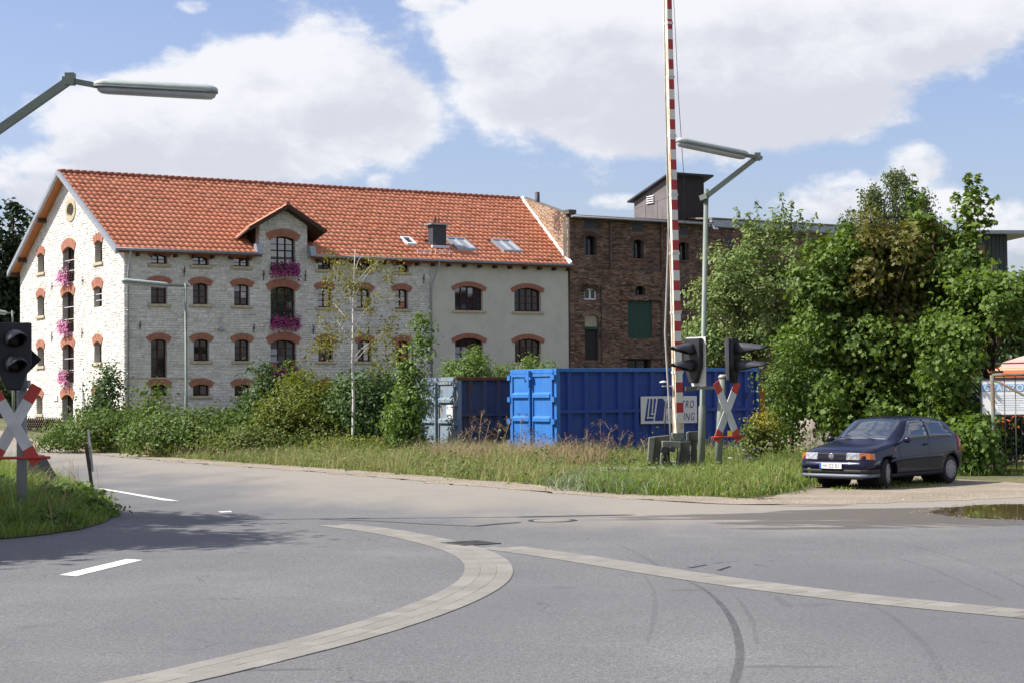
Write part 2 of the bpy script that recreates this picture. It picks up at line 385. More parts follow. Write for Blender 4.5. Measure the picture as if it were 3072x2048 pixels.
def arch_ring(root, name, a0, a1, zc, rise, thick, nb, rot, loc, mats, over=.06, proud=.05, dark=False):
    am, zo, R, th = arch_pts(a0, a1, zc, rise, nb); e = over/R; b = MB()
    t0, t1 = -th-e, th+e; f = lambda a, z, d: (a, d, z)
    back = [(am+(R)*sin(t0+(t1-t0)*i/10), zo+R*cos(t0+(t1-t0)*i/10)) for i in range(11)]+[(am+(R+thick)*sin(t1-(t1-t0)*i/10), zo+(R+thick)*cos(t1-(t1-t0)*i/10)) for i in range(11)]
    for i in range(10):
        q = [back[i], back[i+1], back[20-i], back[21-i]]; b.prism(q, f, -proud+.018, .12, 1)
    for i in range(nb):
        s, t = t0+(t1-t0)*(i+.07)/nb, t0+(t1-t0)*(i+.93)/nb; j = random.uniform(-.006, .006)
        q = [(am+(R-.003)*sin(s), zo+(R-.003)*cos(s)), (am+(R-.003)*sin(t), zo+(R-.003)*cos(t)), (am+(R+thick)*sin(t), zo+(R+thick)*cos(t)), (am+(R+thick)*sin(s), zo+(R+thick)*cos(s))]
        b.prism(q, f, -proud+j, .10, 0)
    return b.build(name, mats, root, loc=loc, rot=(0, 0, rot))
PANE_ME = None
def pane_mesh(mat):
    key = '_pane_'+mat.name
    if key not in MATS:
        b = MB().box(-.5, .5, -.5, .5, -.5, .5); me = bpy.data.meshes.new('pane'); me.from_pydata(b.v, [], b.f); me.materials.append(mat); me.update(); MATS[key] = me
    return MATS[key]
def window(root, a0, a1, z0, zc, rot, loc, cols=2, rows=3, rec=.24, mat='frame_brown', pm=None, bd=.055, name='window', arch=0.0, pale_panes=None):
    w, h = a1-a0, zc-z0; b = MB()
    b.box(0, w, 0, .07, 0, bd); b.box(0, w, 0, .07, h-bd-arch*.5, h); b.box(0, bd, 0, .07, bd, h-bd-arch*.5); b.box(w-bd, w, 0, .07, bd, h-bd-arch*.5)
    iw = (w-2*bd); ih = h-2*bd-arch*.5
    for i in range(1, cols): x = bd+iw*i/cols; b.box(x-bd*.55, x+bd*.55, -.01, .06, bd, h-bd-arch*.5)
    for c in range(cols):
        xa = bd+iw*c/cols+(bd*.55 if c else 0); xb = bd+iw*(c+1)/cols-(bd*.55 if c < cols-1 else 0)
        for j in range(1, rows): z = bd+ih*j/rows; b.box(xa, xb, .002, .05, z-.017, z+.017)
    R3 = Matrix.Rotation(rot, 4, 'Z'); q = Vector(loc)+R3 @ Vector((a0, rec, z0))
    wo = b.build(name, MATS[mat], root, loc=q, rot=(0, 0, rot))
    for c in range(cols):
        for j in range(rows):
            m = pm if pm else ('pane_blue' if random.random() < .45 else 'pane_dark')
            if pale_panes and (c, j) in pale_panes: m = 'pane_pale'
            me = pane_mesh(MATS[m]); p = bpy.data.objects.new('pane', me); COL.objects.link(p); p.parent = wo
            p.location = (bd+iw*(c+.5)/cols, .035, bd+ih*(j+.5)/rows); p.scale = (iw/cols-bd*1.06, .008, ih/rows-.036)
            p.rotation_euler = (random.uniform(-.008, .008), 0, random.uniform(-.012, .012))
    return wo
def sill(root, a0, a1, z0, rot, loc, mat, h=.13, out=.10, over=.16, name='window_sill'):
    b = MB().box(a0-over, a1+over, -out, .2, z0-h, z0-.002)
    return b.build(name, mat, root, loc=loc, rot=(0, 0, rot), bevel=.012)
def anchor(root, a, z0, z1, rot, loc):
    b = MB().bar((a, -.07, z0), (a+.03, -.07, z1), .035, .03, up=(0, 1, 0)); b.box(a-.02, a+.06, -.08, .05, (z0+z1)/2-.03, (z0+z1)/2+.03)
    return b.build('wall_anchor', MATS['iron'], root, loc=loc, rot=(0, 0, rot))
def off_axis(st, a_ref): return np.hypot((st[:, 0]+st[:, 1])/2-a_ref, ((st[:, 2]+st[:, 3])/2-4.5)*.8)-18*np.sqrt((st[:, 1]-st[:, 0])*(st[:, 3]-st[:, 2]))

# ------------------------------------------------------------------ stone mill
mill = empty('stone_mill', A0, AZ, 'long pale stone mill with orange tiled roof, arched windows and flower boxes', 'building')
WG = uvz(61, 1000, u=0)[1]                       # depth of the house
ZE = uvz(900, 766.5, v=-.45)[2]; ZR = 13.54; TR = (ZR-ZE)/(WG/2+.45)
U_END = uvz(1703, 800, v=0)[0]; U_STN = uvz(1291, 900, v=0)[0]; U_RID = uvz(1565, 598, v=WG/2)[0]
zroof = lambda v: ZE+TR*(v+.45) if v <= WG/2 else ZE+TR*(WG+.45-v)
ZB = 0.2
# openings of the front: (px0, px1, py crown, py sill, rise share, columns, rows, sill?, arch?)
FW = []
def F_(x0, x1, yc, ys, cols, rows, arch=True, sl=True, pm=None, top=False): FW.append((fr(x0, x1, yc, ys), cols, rows, arch, sl, pm, top))
F_(453.5, 502, 764, 792, 2, 2, pm='pane_blue', top=True); F_(578.6, 626.4, 770, 796, 2, 2, pm='pane_blue', top=True); F_(701, 748, 773.5, 800, 2, 2, pm='pane_blue', top=True)
F_(954, 995.6, 784, 808.7, 2, 2, top=True); F_(1071, 1114, 788, 812, 2, 2, top=True, pm='pane_dark'); F_(1185, 1226, 792.5, 816.6, 2, 2, top=True)
F_(812, 886, 710, 814, 3, 5, sl=False, pm='pane_blue'); F_(812, 886, 860, 972, 3, 5, sl=False, pm='pane_blue'); F_(812, 889, 1019, 1134, 3, 5, sl=False, pm='pane_dark')
F_(453, 501.5, 846, 912, 2, 3, pm='pane_dark'); F_(579, 625, 849.5, 913, 2, 3, pm='pane_dark'); F_(702.5, 749, 853, 916.5, 2, 3)
F_(954, 995.6, 862, 922.5, 2, 3, pm='pane_blue'); F_(1071, 1111.5, 866, 924, 2, 3, pm='pane_blue'); F_(1185, 1225, 868, 927, 2, 3, pm='pane_blue')
F_(453, 501, 1017, 1132, 2, 4, pm='pane_dark', sl=False); F_(581.5, 627.4, 1017, 1082, 2, 3, pm='pane_dark'); F_(704, 749, 1018, 1082, 2, 3, pm='pane_dark')
F_(955.6, 999.4, 1020.5, 1083, 2, 3, pm='pane_dark'); F_(1073, 1115.5, 1021, 1083.5, 2, 3); F_(1187, 1229, 1023, 1085, 2, 3)
for x0, x1 in ((453, 502), (579, 628.7), (704, 750), (956, 1000), (1073, 1116), (1187, 1229)): F_(x0, x1, 1152, 1186, 2, 1, pm='pane_dark')
SW = [(fr(1363.8, 1447.8, 859, 931.7), 'pane_blue'), (fr(1542.4, 1622, 864, 935), 'pane_dark'), (fr(1364.7, 1449, 1013.4, 1085.7), None), (fr(1544, 1623, 1015.6, 1085.7), 'pane_dark')]
def rise_of(r): return max(.09, (r[1]-r[0])*.13)
ring_h = .30
holesF = [w[0] for w in FW]
excl = []
for (r, c_, r_, a_, s_, pm_, top_) in FW:
    a, b, z0, z1 = r; th = .38 if b-a > 1.2 else ring_h
    excl.append((a-.005, b+.005, z0-.13 if s_ else z0, z1)); excl.append((a-.10, b+.10, z1-rise_of(r)*.6, z1+th*.75)); excl.append((a+.1, b-.1, z1, z1+th))
    if s_: excl.append((a-.17, b+.17, z0-.13, z0))
# dormer outline on the front plane
DL, DR = uvz(778, 760, v=0)[0], uvz(922, 760, v=0)[0]; DM = uvz(864, 640, v=-.5)[0]
dap = uvz(864, 613, v=-.5)[2]; dtl = uvz(733.5, 688, v=-.5); dtr = uvz(964.7, 682, v=-.5)
DZ = (dtl[2]+dtr[2])/2; DHW = (dtr[0]-dtl[0])/2; DSL = (dap-DZ)/DHW
zfront_e = zroof(0.0)-.06
def top_front(a): return zfront_e if not (DL-1e-6 <= a <= DR+1e-6) else min(dap-.14-DSL*abs(a-DM), 30)
wb = MB()
wall_slab(wb, 0, DL, ZB, lambda a: zfront_e, [h for h in holesF if h[1] < DL+.5], .45)
wall_slab(wb, DL, DR, ZB, lambda a: dap-.16-DSL*abs(a-DM), [h for h in holesF if DL < h[0] < DR], .45, step=.4)
wall_slab(wb, DR, U_STN, ZB, lambda a: zfront_e, [h for h in holesF if h[0] > DR-.5], .45)
wb.build('front_wall', MATS['mortar'], mill)
def span_front(z):
    if z < zfront_e: return (0.0, U_STN)
    h = (dap-.16-z)/DSL; return (max(DL, DM-h), min(DR, DM+h))
stF = lay_courses(span_front, ZB+.4, dap-.3, .06, .135, .14, .40, excl, .014, 3)
masonry(mill, 'stone', 'stonework', stF, MATS['stone'], .010, .028, 4, 0, (0, 0, 0), 190, lambda s: off_axis(s, 5.0))
# gable
GW = [(ga(113.6, 132.8, 760, 818), 1, 3), (ga(189, 223.6, 740.8, 846), 2, 4), (ga(284.8, 307, 721.6, 787.6), 1, 3),
      (ga(113, 133, 886, 947.5), 1, 3), (ga(187.5, 222, 875, 996), 2, 4), (ga(282, 306, 858.7, 920.7), 1, 3),
      (ga(113, 132.5, 1038.7, 1097), 1, 3), (ga(188, 222, 1031, 1146), 2, 4), (ga(283, 305, 1024, 1086.5), 1, 3),
      (ga(110, 128, 1184.6, 1240.5), 1, 3), (ga(186.5, 220, 1182, 1268), 1, 4), (ga(280, 304, 1180, 1240), 1, 3)]
OV = ga(202.6, 223.2, 609.7, 650.9); ovm = ((OV[0]+OV[1])/2, (OV[2]+OV[3])/2); ovr = ((OV[1]-OV[0])/2, (OV[3]-OV[2])/2)
GROT = -pi/2
exG = []
for r, c_, r_ in GW:
    a, b, z0, z1 = r; mid = b-a > 1.2; th = .45 if mid else .38
    exG.append((a-.005, b+.005, z0, z1)); exG.append((a-.12, b+.12, z1-rise_of(r)*.6, z1+th*.75)); exG.append((a+.1, b-.1, z1, z1+th))
    if not mid: exG.append((a-.17, b+.17, z0-.15, z0))
for i in range(9):
    q = (i-4)/4.5; hw = (ovr[0]+.30)*sqrt(max(0, 1-q*q)); zz = ovm[1]+q*(ovr[1]+.30); exG.append((ovm[0]-hw, ovm[0]+hw, zz-(ovr[1]+.3)/9*1.05, zz+(ovr[1]+.3)/9*1.05))
ztop_g = lambda a: zroof(-a)-.10
wb = MB(); ovh = (ovm[0]-ovr[0]-.08, ovm[0]+ovr[0]+.08, ovm[1]-ovr[1]-.08, ovm[1]+ovr[1]+.08)
wall_slab(wb, -WG, -.452, ZB, ztop_g, [g[0] for g in GW]+[ovh], .45, step=.7)
# oval: filler frame round the opening
n = 24
for i in range(n):
    t0, t1 = 2*pi*i/n, 2*pi*(i+1)/n
    def ov(t, k): return (ovm[0]+(ovr[0]+k)*cos(t), ovm[1]+(ovr[1]+k)*sin(t))
    def sq(t): return (ovm[0]+(ovr[0]+.12)*max(-1, min(1, 1.35*cos(t))), ovm[1]+(ovr[1]+.12)*max(-1, min(1, 1.35*sin(t))))
    wb.prism([ov(t0, .02), ov(t1, .02), sq(t1), sq(t0)], lambda a, z, d: (a, d, z), .008, .4)
wb.build('gable_wall', MATS['mortar'], mill, rot=(0, 0, GROT))
def span_g(z):
    if z < zroof(0)-.1: return (-WG, 0.0)
    h = (z+.1-ZE)/TR-.45; return (-(WG-h), -h)
stG = lay_courses(span_g, ZB+.3, ZR-.35, .06, .135, .14, .42, exG, .014, 13)
masonry(mill, 'stone', 'gable_stonework', stG, MATS['stone'], .006, .018, 14, GROT, (0, 0, 0), 110, lambda s: off_axis(s, -5.0))
rb = MB()
for i in range(20):
    t0, t1 = 2*pi*(i+.05)/20, 2*pi*(i+.95)/20
    rb.prism([ov(t0, 0), ov(t1, 0), ov(t1, .25), ov(t0, .25)], lambda a, z, d: (a, d, z), -.05, .12)
rb.build('oval_brick_ring', MATS['sandstone'], mill, rot=(0, 0, GROT))
ob = MB(); ob.prism([ov(2*pi*i/20, -.06) for i in range(20)], lambda a, z, d: (a, d, z), .26, .29)
ob.build('oval_window', MATS['frame_brown'], mill, rot=(0, 0, GROT))
for r, c_, r_ in GW:
    a, b, z0, z1 = r; mid = b-a > 1.2; th = .45 if mid else .38; nm = 'door' if (mid and z0 < 1.5) else 'window'
    window(mill, a, b, z0, z1, GROT, (0, 0, 0), c_, r_, rec=.3, name=nm, pm='pane_dark', bd=.07)
    arch_ring(mill, 'window_arch', a, b, z1, rise_of(r), th, 11 if mid else 8, GROT, (0, 0, 0), [MATS['arch_brick'], MATS['arch_mortar']])
    if not mid: sill(mill, a, b, z0, GROT, (0, 0, 0), MATS['sandstone'], h=.15)
    elif z0 > 1.5:
        g = MB()
        for q in (.32, .62): g.bar((a, .1, z0+(z1-z0)*q), (b, .1, z0+(z1-z0)*q), .03, .03)
        g.build('window_rail', MATS['white_metal'], mill, rot=(0, 0, GROT))
for (r, c_, r_, ar, sl_, pm, top_) in FW:
    a, b, z0, z1 = r; th = .38 if b-a > 1.2 else ring_h
    window(mill, a, b, z0, z1, 0, (0, 0, 0), c_, r_, pm=pm, rec=.2, pale_panes=[(0, 0), (0, 1), (0, 2), (0, 3)] if b-a > 1.2 and z1 < 5.6 else [(0, 2), (1, 2)] if (c_, r_) == (2, 3) and len(FW) and 6 < z1 < 8 and 4.4 < a < 6 else None)
    th = min(th, zfront_e-z1-.03) if top_ else th
    if th > .08: arch_ring(mill, 'window_arch', a, b, z1, rise_of(r), th, 16 if b-a > 1.2 else 10, 0, (0, 0, 0), [MATS['arch_brick'], MATS['arch_mortar']], over=.10)
    if sl_: sill(mill, a, b, z0, 0, (0, 0, 0), MATS['sandstone'])
    if b-a > 1.2 and not sl_:
        g = MB()
        for q in (.37, .60): g.bar((a, .06, z0+(z1-z0)*q), (b, .06, z0+(z1-z0)*q), .035, .035)
        g.build('window_rail', MATS['iron'], mill)
for (x, y0, y1) in ((551, 800, 829), (788.5, 811, 841), (418, 964, 988), (759.5, 972, 997), (914, 811.5, 845), (1269, 822, 852), (938, 975, 1003), (1103, 980, 1003)):
    a, _, z1 = uvz(x, y0, v=0); z0 = uvz(x, y1, v=0)[2]; anchor(mill, a, z0, z1, 0, (0, 0, 0))
for (x, y0, y1) in ((159, 848, 872), (250, 829, 856), (158, 997, 1025), (249, 983, 1015)):
    q = uvz(x, y0, u=0); z0 = uvz(x, y1, u=0)[2]; anchor(mill, -q[1], z0, q[2], GROT, (0, 0, 0))
# ledges and a small lamp on the front, a house plaque by the door
a, b, z0, z1 = fr(372, 610, 1131, 1135); MB().box(a, b, -.07, .0, z0, z1).build('stone_ledge', MATS['sandstone'], mill)
a, b, z0, z1 = fr(655, 670, 981, 990); MB().hexa([(a, -.2, z0), (b, -.2, z0), (b, 0, z0), (a, 0, z0), (a+.05, -.1, z1), (b-.05, -.1, z1), (b-.05, 0, z1), (a+.05, 0, z1)]).build('wall_lamp', MATS['zinc'], mill)
a, b, z0, z1 = ga(163, 175, 1184, 1201); MB().box(a, b, -.07, -.045, z0, z1).build('house_plaque', MATS['white_metal'], mill, rot=(0, 0, GROT))
# stucco end of the front
mk('stucco_void', (.01, .01, .01), .9)
wb = MB(); wall_slab(wb, U_STN+.003, U_END, ZB, lambda a: zfront_e, [s[0] for s in SW], .45, y0=-.03); wb.build('stucco_wall', MATS['stucco'], mill)
for r, pm in SW:
    a, b, z0, z1 = r
    window(mill, a, b, z0, z1, 0, (0, 0, 0), 4, 3, pm=pm, rec=.16, bd=.06, pale_panes=[(0, 0), (0, 1), (1, 0), (1, 1)] if pm is None else None)
    arch_ring(mill, 'window_arch', a, b, z1, (b-a)*.12, .25, 22, 0, (0, 0, 0), [MATS['arch_brick'], MATS['arch_mortar']], over=.14, proud=.06)
    sill(mill, a, b, z0, 0, (0, 0, 0), MATS['sandstone'], h=.13, out=.12)
# added black sheets inside so that openings are not see-through
ib = MB(); ib.box(.8, U_END-.3, .9, .95, ZB, 8.2); ib.box(.8, .85, 1, WG-1, ZB, 8.4); ib.build('dark_backing', MATS['void'], mill)
# roof ------------------------------------------------------------
OVH = .55; EV = -.45
UL = -OVH
skew = (U_RID-U_END)/(WG/2)
def u_right(v): return U_END+.05+skew*max(v, -.4) if v <= WG/2 else U_RID
rb = MB(); t_ = .10
zr = lambda v: ZE+TR*(v+.45)
# deck with a bay left open in front of the dormer
def deck(v0, v1, u0a, u1a, u0b, u1b, dz=-.03, th=.12):
    rb.hexa([(u0a, v0, zr(v0)+dz-th), (u1a, v0, zr(v0)+dz-th), (u1b, v1, zr(v1)+dz-th), (u0b, v1, zr(v1)+dz-th), (u0a, v0, zr(v0)+dz), (u1a, v0, zr(v0)+dz), (u1b, v1, zr(v1)+dz), (u0b, v1, zr(v1)+dz)])
deck(EV, .6, UL, DL-.03, UL, DL-.03); deck(EV, .6, DR+.03, u_right(EV), DR+.03, u_right(.6)); deck(.6, WG/2, UL, u_right(.6), UL, u_right(WG/2))
zb_ = lambda v: ZE+TR*(WG+.45-v)
rb.hexa([(UL, WG/2, ZR-.15), (U_RID, WG/2, ZR-.15), (U_RID, WG+.45, ZE-.15), (UL, WG+.45, ZE-.15), (UL, WG/2, ZR-.03), (U_RID, WG/2, ZR-.03), (U_RID, WG+.45, ZE-.03), (UL, WG+.45, ZE-.03)])
roof = rb.build('roof', MATS['deck'], mill)
tw, ncourse = .302, 19; slen = sqrt((WG/2+.45)**2+(ZR-ZE)**2); tl = slen/ncourse; pitch = math.atan(TR)
def tile_mesh():
    xs = np.linspace(0, tw*1.04, 7); prof = [.0, .010, .036, .044, .028, .008, .002]; b = MB(); vs = []
    for (s, lift) in ((0.0, .026), (tl*1.06, 0.0)):
        for x, p in zip(xs, prof): vs.append((x, s, p+lift))
    for x, p in zip(xs, prof): vs.append((x, 0.0, p-.004))
    fs = [(i, i+1, 7+i+1, 7+i) for i in range(6)]+[(14+i, 14+i+1, i+1, i) for i in range(6)]
    return np.array(vs), fs
tv, tf = tile_mesh()
tme = bpy.data.meshes.new('roof_tile'); tme.from_pydata([tuple(map(float, q)) for q in tv], [], tf); tme.materials.append(MATS['tile'])
tme.polygons.foreach_set('use_smooth', [True]*6+[False]*6); tme.update()
Rp = np.array([[1, 0, 0], [0, cos(pitch), -sin(pitch)], [0, sin(pitch), cos(pitch)]])
KD = .26; v_apex = (dap-KD*.55-ZE-TR*.45)/(TR+KD); v_tip = (DZ-KD*.55-ZE-TR*.45)/(TR+KD); fall = lambda v: KD*(v+.55)
holes_roof = []
def roof_rect(px0, px1, py0, py1):
    def hit(px, py):
        d = ray(px, py); o = np.array([(CO-A0)@DU, (CO-A0)@DV, CO[2]]); dd = np.array([d@DU, d@DV, d[2]])
        t = (ZE+TR*(o[1]+.45)-o[2])/(dd[2]-TR*dd[1]); q = o+dd*t; return q
    return hit(px0, py0), hit(px1, py0), hit(px0, py1), hit(px1, py1)
SKY = []
for quad in ((1365, 1429, 718, 750), (1505, 1567, 723, 756)):
    c = roof_rect(*quad); vm0 = c[2][1]; vm1 = c[0][1]; SKY.append((c[2][0]+.15, c[3][0], vm0, vm1, 2))
c = roof_rect(1223, 1251, 716, 736); SKY.append((c[2][0], c[3][0], c[2][1], c[0][1], 1))
CH = roof_rect(1300, 1339, 700, 742); ch_u0, ch_u1, ch_v = CH[2][0]+.02, CH[3][0], CH[3][1]
pos = []
for j in range(ncourse):
    s = j*tl; v = EV+s*cos(pitch)
    k0 = UL+.12
    while k0 < u_right(v)-.05:
        um = k0+tw/2; ok = True; vm = v+tl*cos(pitch)/2
        if DL-.12 < um < DR+.12 and vm < 1.6: ok = False
        zz = zr(vm)
        if vm > -.3 and vm < v_apex and abs(um-DM) < DHW and zz < dap-fall(vm)-DSL*abs(um-DM)-.10 and abs(um-DM) < (DR-DL)/2+.05: ok = False
        for (a, b, c0, c1, _) in SKY:
            if a-.08 < um < b+.08 and c0 < vm < c1: ok = False
        if ch_u0-.05 < um < ch_u1+.05 and ch_v-.1 < vm < ch_v+.6: ok = False
        if ok: pos.append((k0, v, zr(v)-.02))
        k0 += tw
pos = np.array(pos); rr = np.random.default_rng(5)
score = np.hypot(pos[:, 0]-3, (pos[:, 1]+.4)*1.6); order = np.argsort(score); big, small = order[:300], order[300:]
for i in big:
    o = bpy.data.objects.new('roof_tile', tme); COL.objects.link(o); o.parent = mill; o.location = pos[i]; o.rotation_euler = (pitch+rr.normal(0, .006), 0, rr.normal(0, .006))
Vt = (tv@Rp.T)[None]+pos[small][:, None, :]; Vt = Vt+rr.normal(0, .008, (len(small), 1, 3))
fastmesh('tile_field', Vt, tf, len(small), 21, rr.random(len(small)), MATS['tile'], mill, 'stuff')
# back slope: plain tile cover
bk = MB(); bk.hexa([(UL, WG/2, ZR-.027), (U_RID, WG/2, ZR-.027), (U_RID, WG+.45, ZE-.027), (UL, WG+.45, ZE-.027), (UL, WG/2, ZR+.03), (U_RID, WG/2, ZR+.03), (U_RID, WG+.45, ZE+.03), (UL, WG+.45, ZE+.03)]); bk.build('back_roof_cover', MATS['tile'], mill)
u = UL; k = 0
rme = MB().tube([(0, 0, 0), (.40, 0, .012)], [.11, .125], 10).build('ridge_tile', MATS['ridge_tile'], mill)
while u < U_RID-.2:
    o = rme if k == 0 else bpy.data.objects.new('ridge_tile', rme.data)
    if k: COL.objects.link(o); o.parent = mill
    o.location = (u, WG/2, ZR+.02); u += .37; k += 1
# verge boards, soffit, purlin ends
vb = MB()
for s_ in (0, 1):
    f = (lambda v: v) if s_ == 0 else (lambda v: WG-v)
    p0, p1 = (UL-.02, f(EV-.05), zr(EV)+.02), (UL-.02, f(WG/2), ZR+.05)
    vb.add([(UL-.06, f(EV-.05), zr(EV-.05)-.22), (UL-.06, f(WG/2), ZR-.18), (UL-.06, f(WG/2), ZR+.06), (UL-.06, f(EV-.05), zr(EV-.05)+.06),
            (UL+.09, f(EV-.05), zr(EV-.05)-.22), (UL+.09, f(WG/2), ZR-.18), (UL+.09, f(WG/2), ZR+.075), (UL+.09, f(EV-.05), zr(EV-.05)+.075)],
           [(0, 1, 2, 3), (4, 5, 6, 7), (0, 1, 5, 4), (1, 2, 6, 5), (2, 3, 7, 6), (3, 0, 4, 7)])
vb.build('verge_board', MATS['zinc'], mill)
sf = MB()
for s_ in (0, 1):
    f = (lambda v: v) if s_ == 0 else (lambda v: WG-v)
    for i in range(12):
        va, vb2 = EV+(WG/2-EV)*i/12+.012, EV+(WG/2-EV)*(i+1)/12-.0
        sf.hexa([(UL+.1, f(va), zr(va)-.185), (-.002, f(va), zr(va)-.185), (-.002, f(vb2), zr(vb2)-.185), (UL+.1, f(vb2), zr(vb2)-.185), (UL+.1, f(va), zr(va)-.16), (-.002, f(va), zr(va)-.16), (-.002, f(vb2), zr(vb2)-.16), (UL+.1, f(vb2), zr(vb2)-.16)])
sf.build('soffit_boards', MATS['soffit_wood'], mill)
for v in (1.2, 4.8, WG/2, WG-4.8, WG-1.2, WG+.2):
    z = zroof(v); MB().box(UL+.1, -.003, v-.09, v+.09, z-.40, z-.187).build('purlin_end', MATS['dark_wood'], mill)
# eaves: gutter, rafter ends, downpipes
for (a, b) in ((UL-.05, DL-.25), (DR+.2, u_right(EV))):
    g = MB(); pr = [(-.075, .06), (-.07, -.02), (-.035, -.065), (.02, -.065), (.05, -.02), (.055, .05)]
    for i in range(5):
        p, q = pr[i], pr[i+1]; g.add([(a, EV-.06+p[0], ZE+p[1]), (b, EV-.06+p[0], ZE+p[1]), (b, EV-.06+q[0], ZE+q[1]), (a, EV-.06+q[0], ZE+q[1])], [(0, 1, 2, 3)], smooth=True)
    go = g.build('gutter', MATS['zinc'], mill); sm = go.modifiers.new('thick', 'SOLIDIFY'); sm.thickness = .012
u = .6
while u < U_END:
    if not (DL-.1 < u < DR+.1): MB().box(u-.05, u+.05, EV+.04, -.04, zr(EV)-.30, zr(EV)-.13).build('rafter_end', MATS['dark_wood'], mill)
    u += .95
for (u, off) in ((.13, 0), (U_STN-.02, .28)):
    MB().tube([(u+off, EV-.06, ZE-.05), (u+off, EV-.06, ZE-.25), (u, -.13, ZE-1.35), (u, -.13, ZB+.3)], .052, 10).build('downpipe', MATS['zinc'], mill)
    for z in (3.0, 6.0): MB().lathe([(.065, -.03), (.065, .03)], lambda x, y, h, u=u, z=z: (u+x, -.13+y, z+h), 10).build('pipe_clip', MATS['zinc'], mill)
# dormer
db = MB()
for sg in (-1, 1):
    ut = DM+sg*DHW; vt = v_tip
    p = [(DM, -.55, dap), (ut, -.55, DZ), (ut, max(vt, .3), DZ-fall(max(vt, .3))), (DM, v_apex+.1, dap-fall(v_apex+.1))]
    db.add([(x, v, z-.1) for x, v, z in p]+p, [(0, 1, 2, 3), (4, 5, 6, 7), (0, 1, 5, 4), (1, 2, 6, 5), (2, 3, 7, 6), (3, 0, 4, 7)])
db.build('dormer_roof', MATS['dark_wood'], mill)
dtp = []
for sg in (-1, 1):
    ln = sqrt(DHW**2+(dap-DZ)**2); nc = int(ln/.42); ang = math.atan(DSL)
    for j in range(nc+1):
        s = j*.42; ux = DM+sg*(DHW-s*cos(ang)); z = DZ+s*sin(ang); v = -.57
        while v < (z-KD*.55-ZE-TR*.45)/(TR+KD)+.1:
            q = Matrix.Translation((ux, v, z-fall(v))) @ (Matrix.Rotation(pi/2 if sg > 0 else -pi/2, 4, 'Z')) @ Matrix.Rotation(ang, 4, 'X')
            if sg < 0: q = q @ Matrix.Translation((-tw, 0, 0))
            dtp.append(np.array([tuple(q @ Vector((x, y*.42/tl, z2))) for x, y, z2 in tv])); v += tw
fastmesh('dormer_tiles', np.array(dtp), tf, len(dtp), 21, rr.random(len(dtp)), MATS['tile'], mill, 'stuff')
MB().tube([(DM, -.58, dap+.05), (DM, v_apex, dap+.05-fall(v_apex))], .11, 10).build('dormer_ridge', MATS['ridge_tile'], mill)
bb = MB()
for sg in (-1, 1): bb.bar((DM, -.56, dap-.10), (DM+sg*DHW, -.56, DZ-.10), .04, .2, up=(0, 0, 1))
bb.build('dormer_barge_board', MATS['dark_wood'], mill)
for ux, sg in ((DL, 1), (DR, -1)):
    zt = DZ+DSL*(DHW-abs(ux-DM))-.1; vz = (zt-KD*.55-ZE-TR*.45)/(TR+KD)
    cb = MB(); x0, x1 = sorted((ux+sg*.004, ux+sg*.10)); cb.prism([(.452, zr(.452)-.1), (.452, zt-fall(.452)), (vz, zt-fall(vz))], lambda a, z, d: (d, a, z), x0, x1); cb.build('dormer_cheek', MATS['dark_wood'], mill)
    MB().prism([(-.5, ZE-.02), (.0, ZE-.05), (.0, ZE+.55), (-.3, ZE+.5)], lambda a, z, d: (d, a, z), ux-sg*.02-.02, ux-sg*.30 if sg > 0 else ux+.3).build('dormer_flashing', MATS['zinc'], mill)
# chimney, skylights, snow guards
zc0 = zr(ch_v); zct = uvz(1320, 672, v=ch_v)[2]
cb = MB().box(ch_u0, ch_u1, ch_v, ch_v+.55, zc0-.5, zct-.06); ch = cb.build('chimney', MATS['slate'], mill)
MB().box(ch_u0-.16, ch_u1+.12, ch_v-.12, ch_v+.67, zct-.06, zct+.03).build('chimney_cap', MATS['zinc'], ch)
MB().tube([(ch_u0+.25, ch_v+.25, zct), (ch_u0+.25, ch_v+.25, zct+.42)], .09, 10).tube([(ch_u0+.5, ch_v+.25, zct), (ch_u0+.5, ch_v+.25, zct+.38)], .05, 8).build('flue', MATS['deck'], ch)
MB().box(ch_u0-.12, ch_u1+.12, ch_v-.16, ch_v-.005, zr(ch_v-.1)-.02, zr(ch_v)+.07).build('chimney_flashing', MATS['white_metal'], ch)
mk('sky_pane', (.16, .18, .22), .05, spec=.8)
mk('blind', (.36, .38, .39), .6)
for (a, b, c0, c1, n2) in SKY:
    zf = lambda v, d: zr(v)+d
    def slab(mb, a, b, c, d, lo, hi, m=0): mb.hexa([(a, c, zf(c, lo)), (b, c, zf(c, lo)), (b, d, zf(d, lo)), (a, d, zf(d, lo)), (a, c, zf(c, hi)), (b, c, zf(c, hi)), (b, d, zf(d, hi)), (a, d, zf(d, hi))], m)
    fb = MB(); fw = .09; slab(fb, a, b, c0, c0+fw*1.3, -.05, .11); slab(fb, a, b, c1-fw, c1, -.05, .11)
    for i in range(n2+1):
        x = a+(b-a-fw)*i/n2; slab(fb, x, x+fw, c0+fw*1.3, c1-fw, -.05, .112)
    so_ = fb.build('skylight', MATS['zinc'] if n2 == 2 else MATS['white_metal'], mill)
    for i in range(n2):
        x0 = a+(b-a-fw)*i/n2+fw; x1 = a+(b-a-fw)*(i+1)/n2
        g = MB(); slab(g, x0, x1, c0+fw*1.3, c1-fw, .03, .05); g.build('pane', MATS['sky_pane'] if n2 == 2 else MATS['pane_dark'], so_)
        if n2 == 2: g = MB(); slab(g, x0+(x1-x0)*.62, x1, c0+fw*1.3, c1-fw-.2, .052, .06); g.build('blind', MATS['blind'], so_)
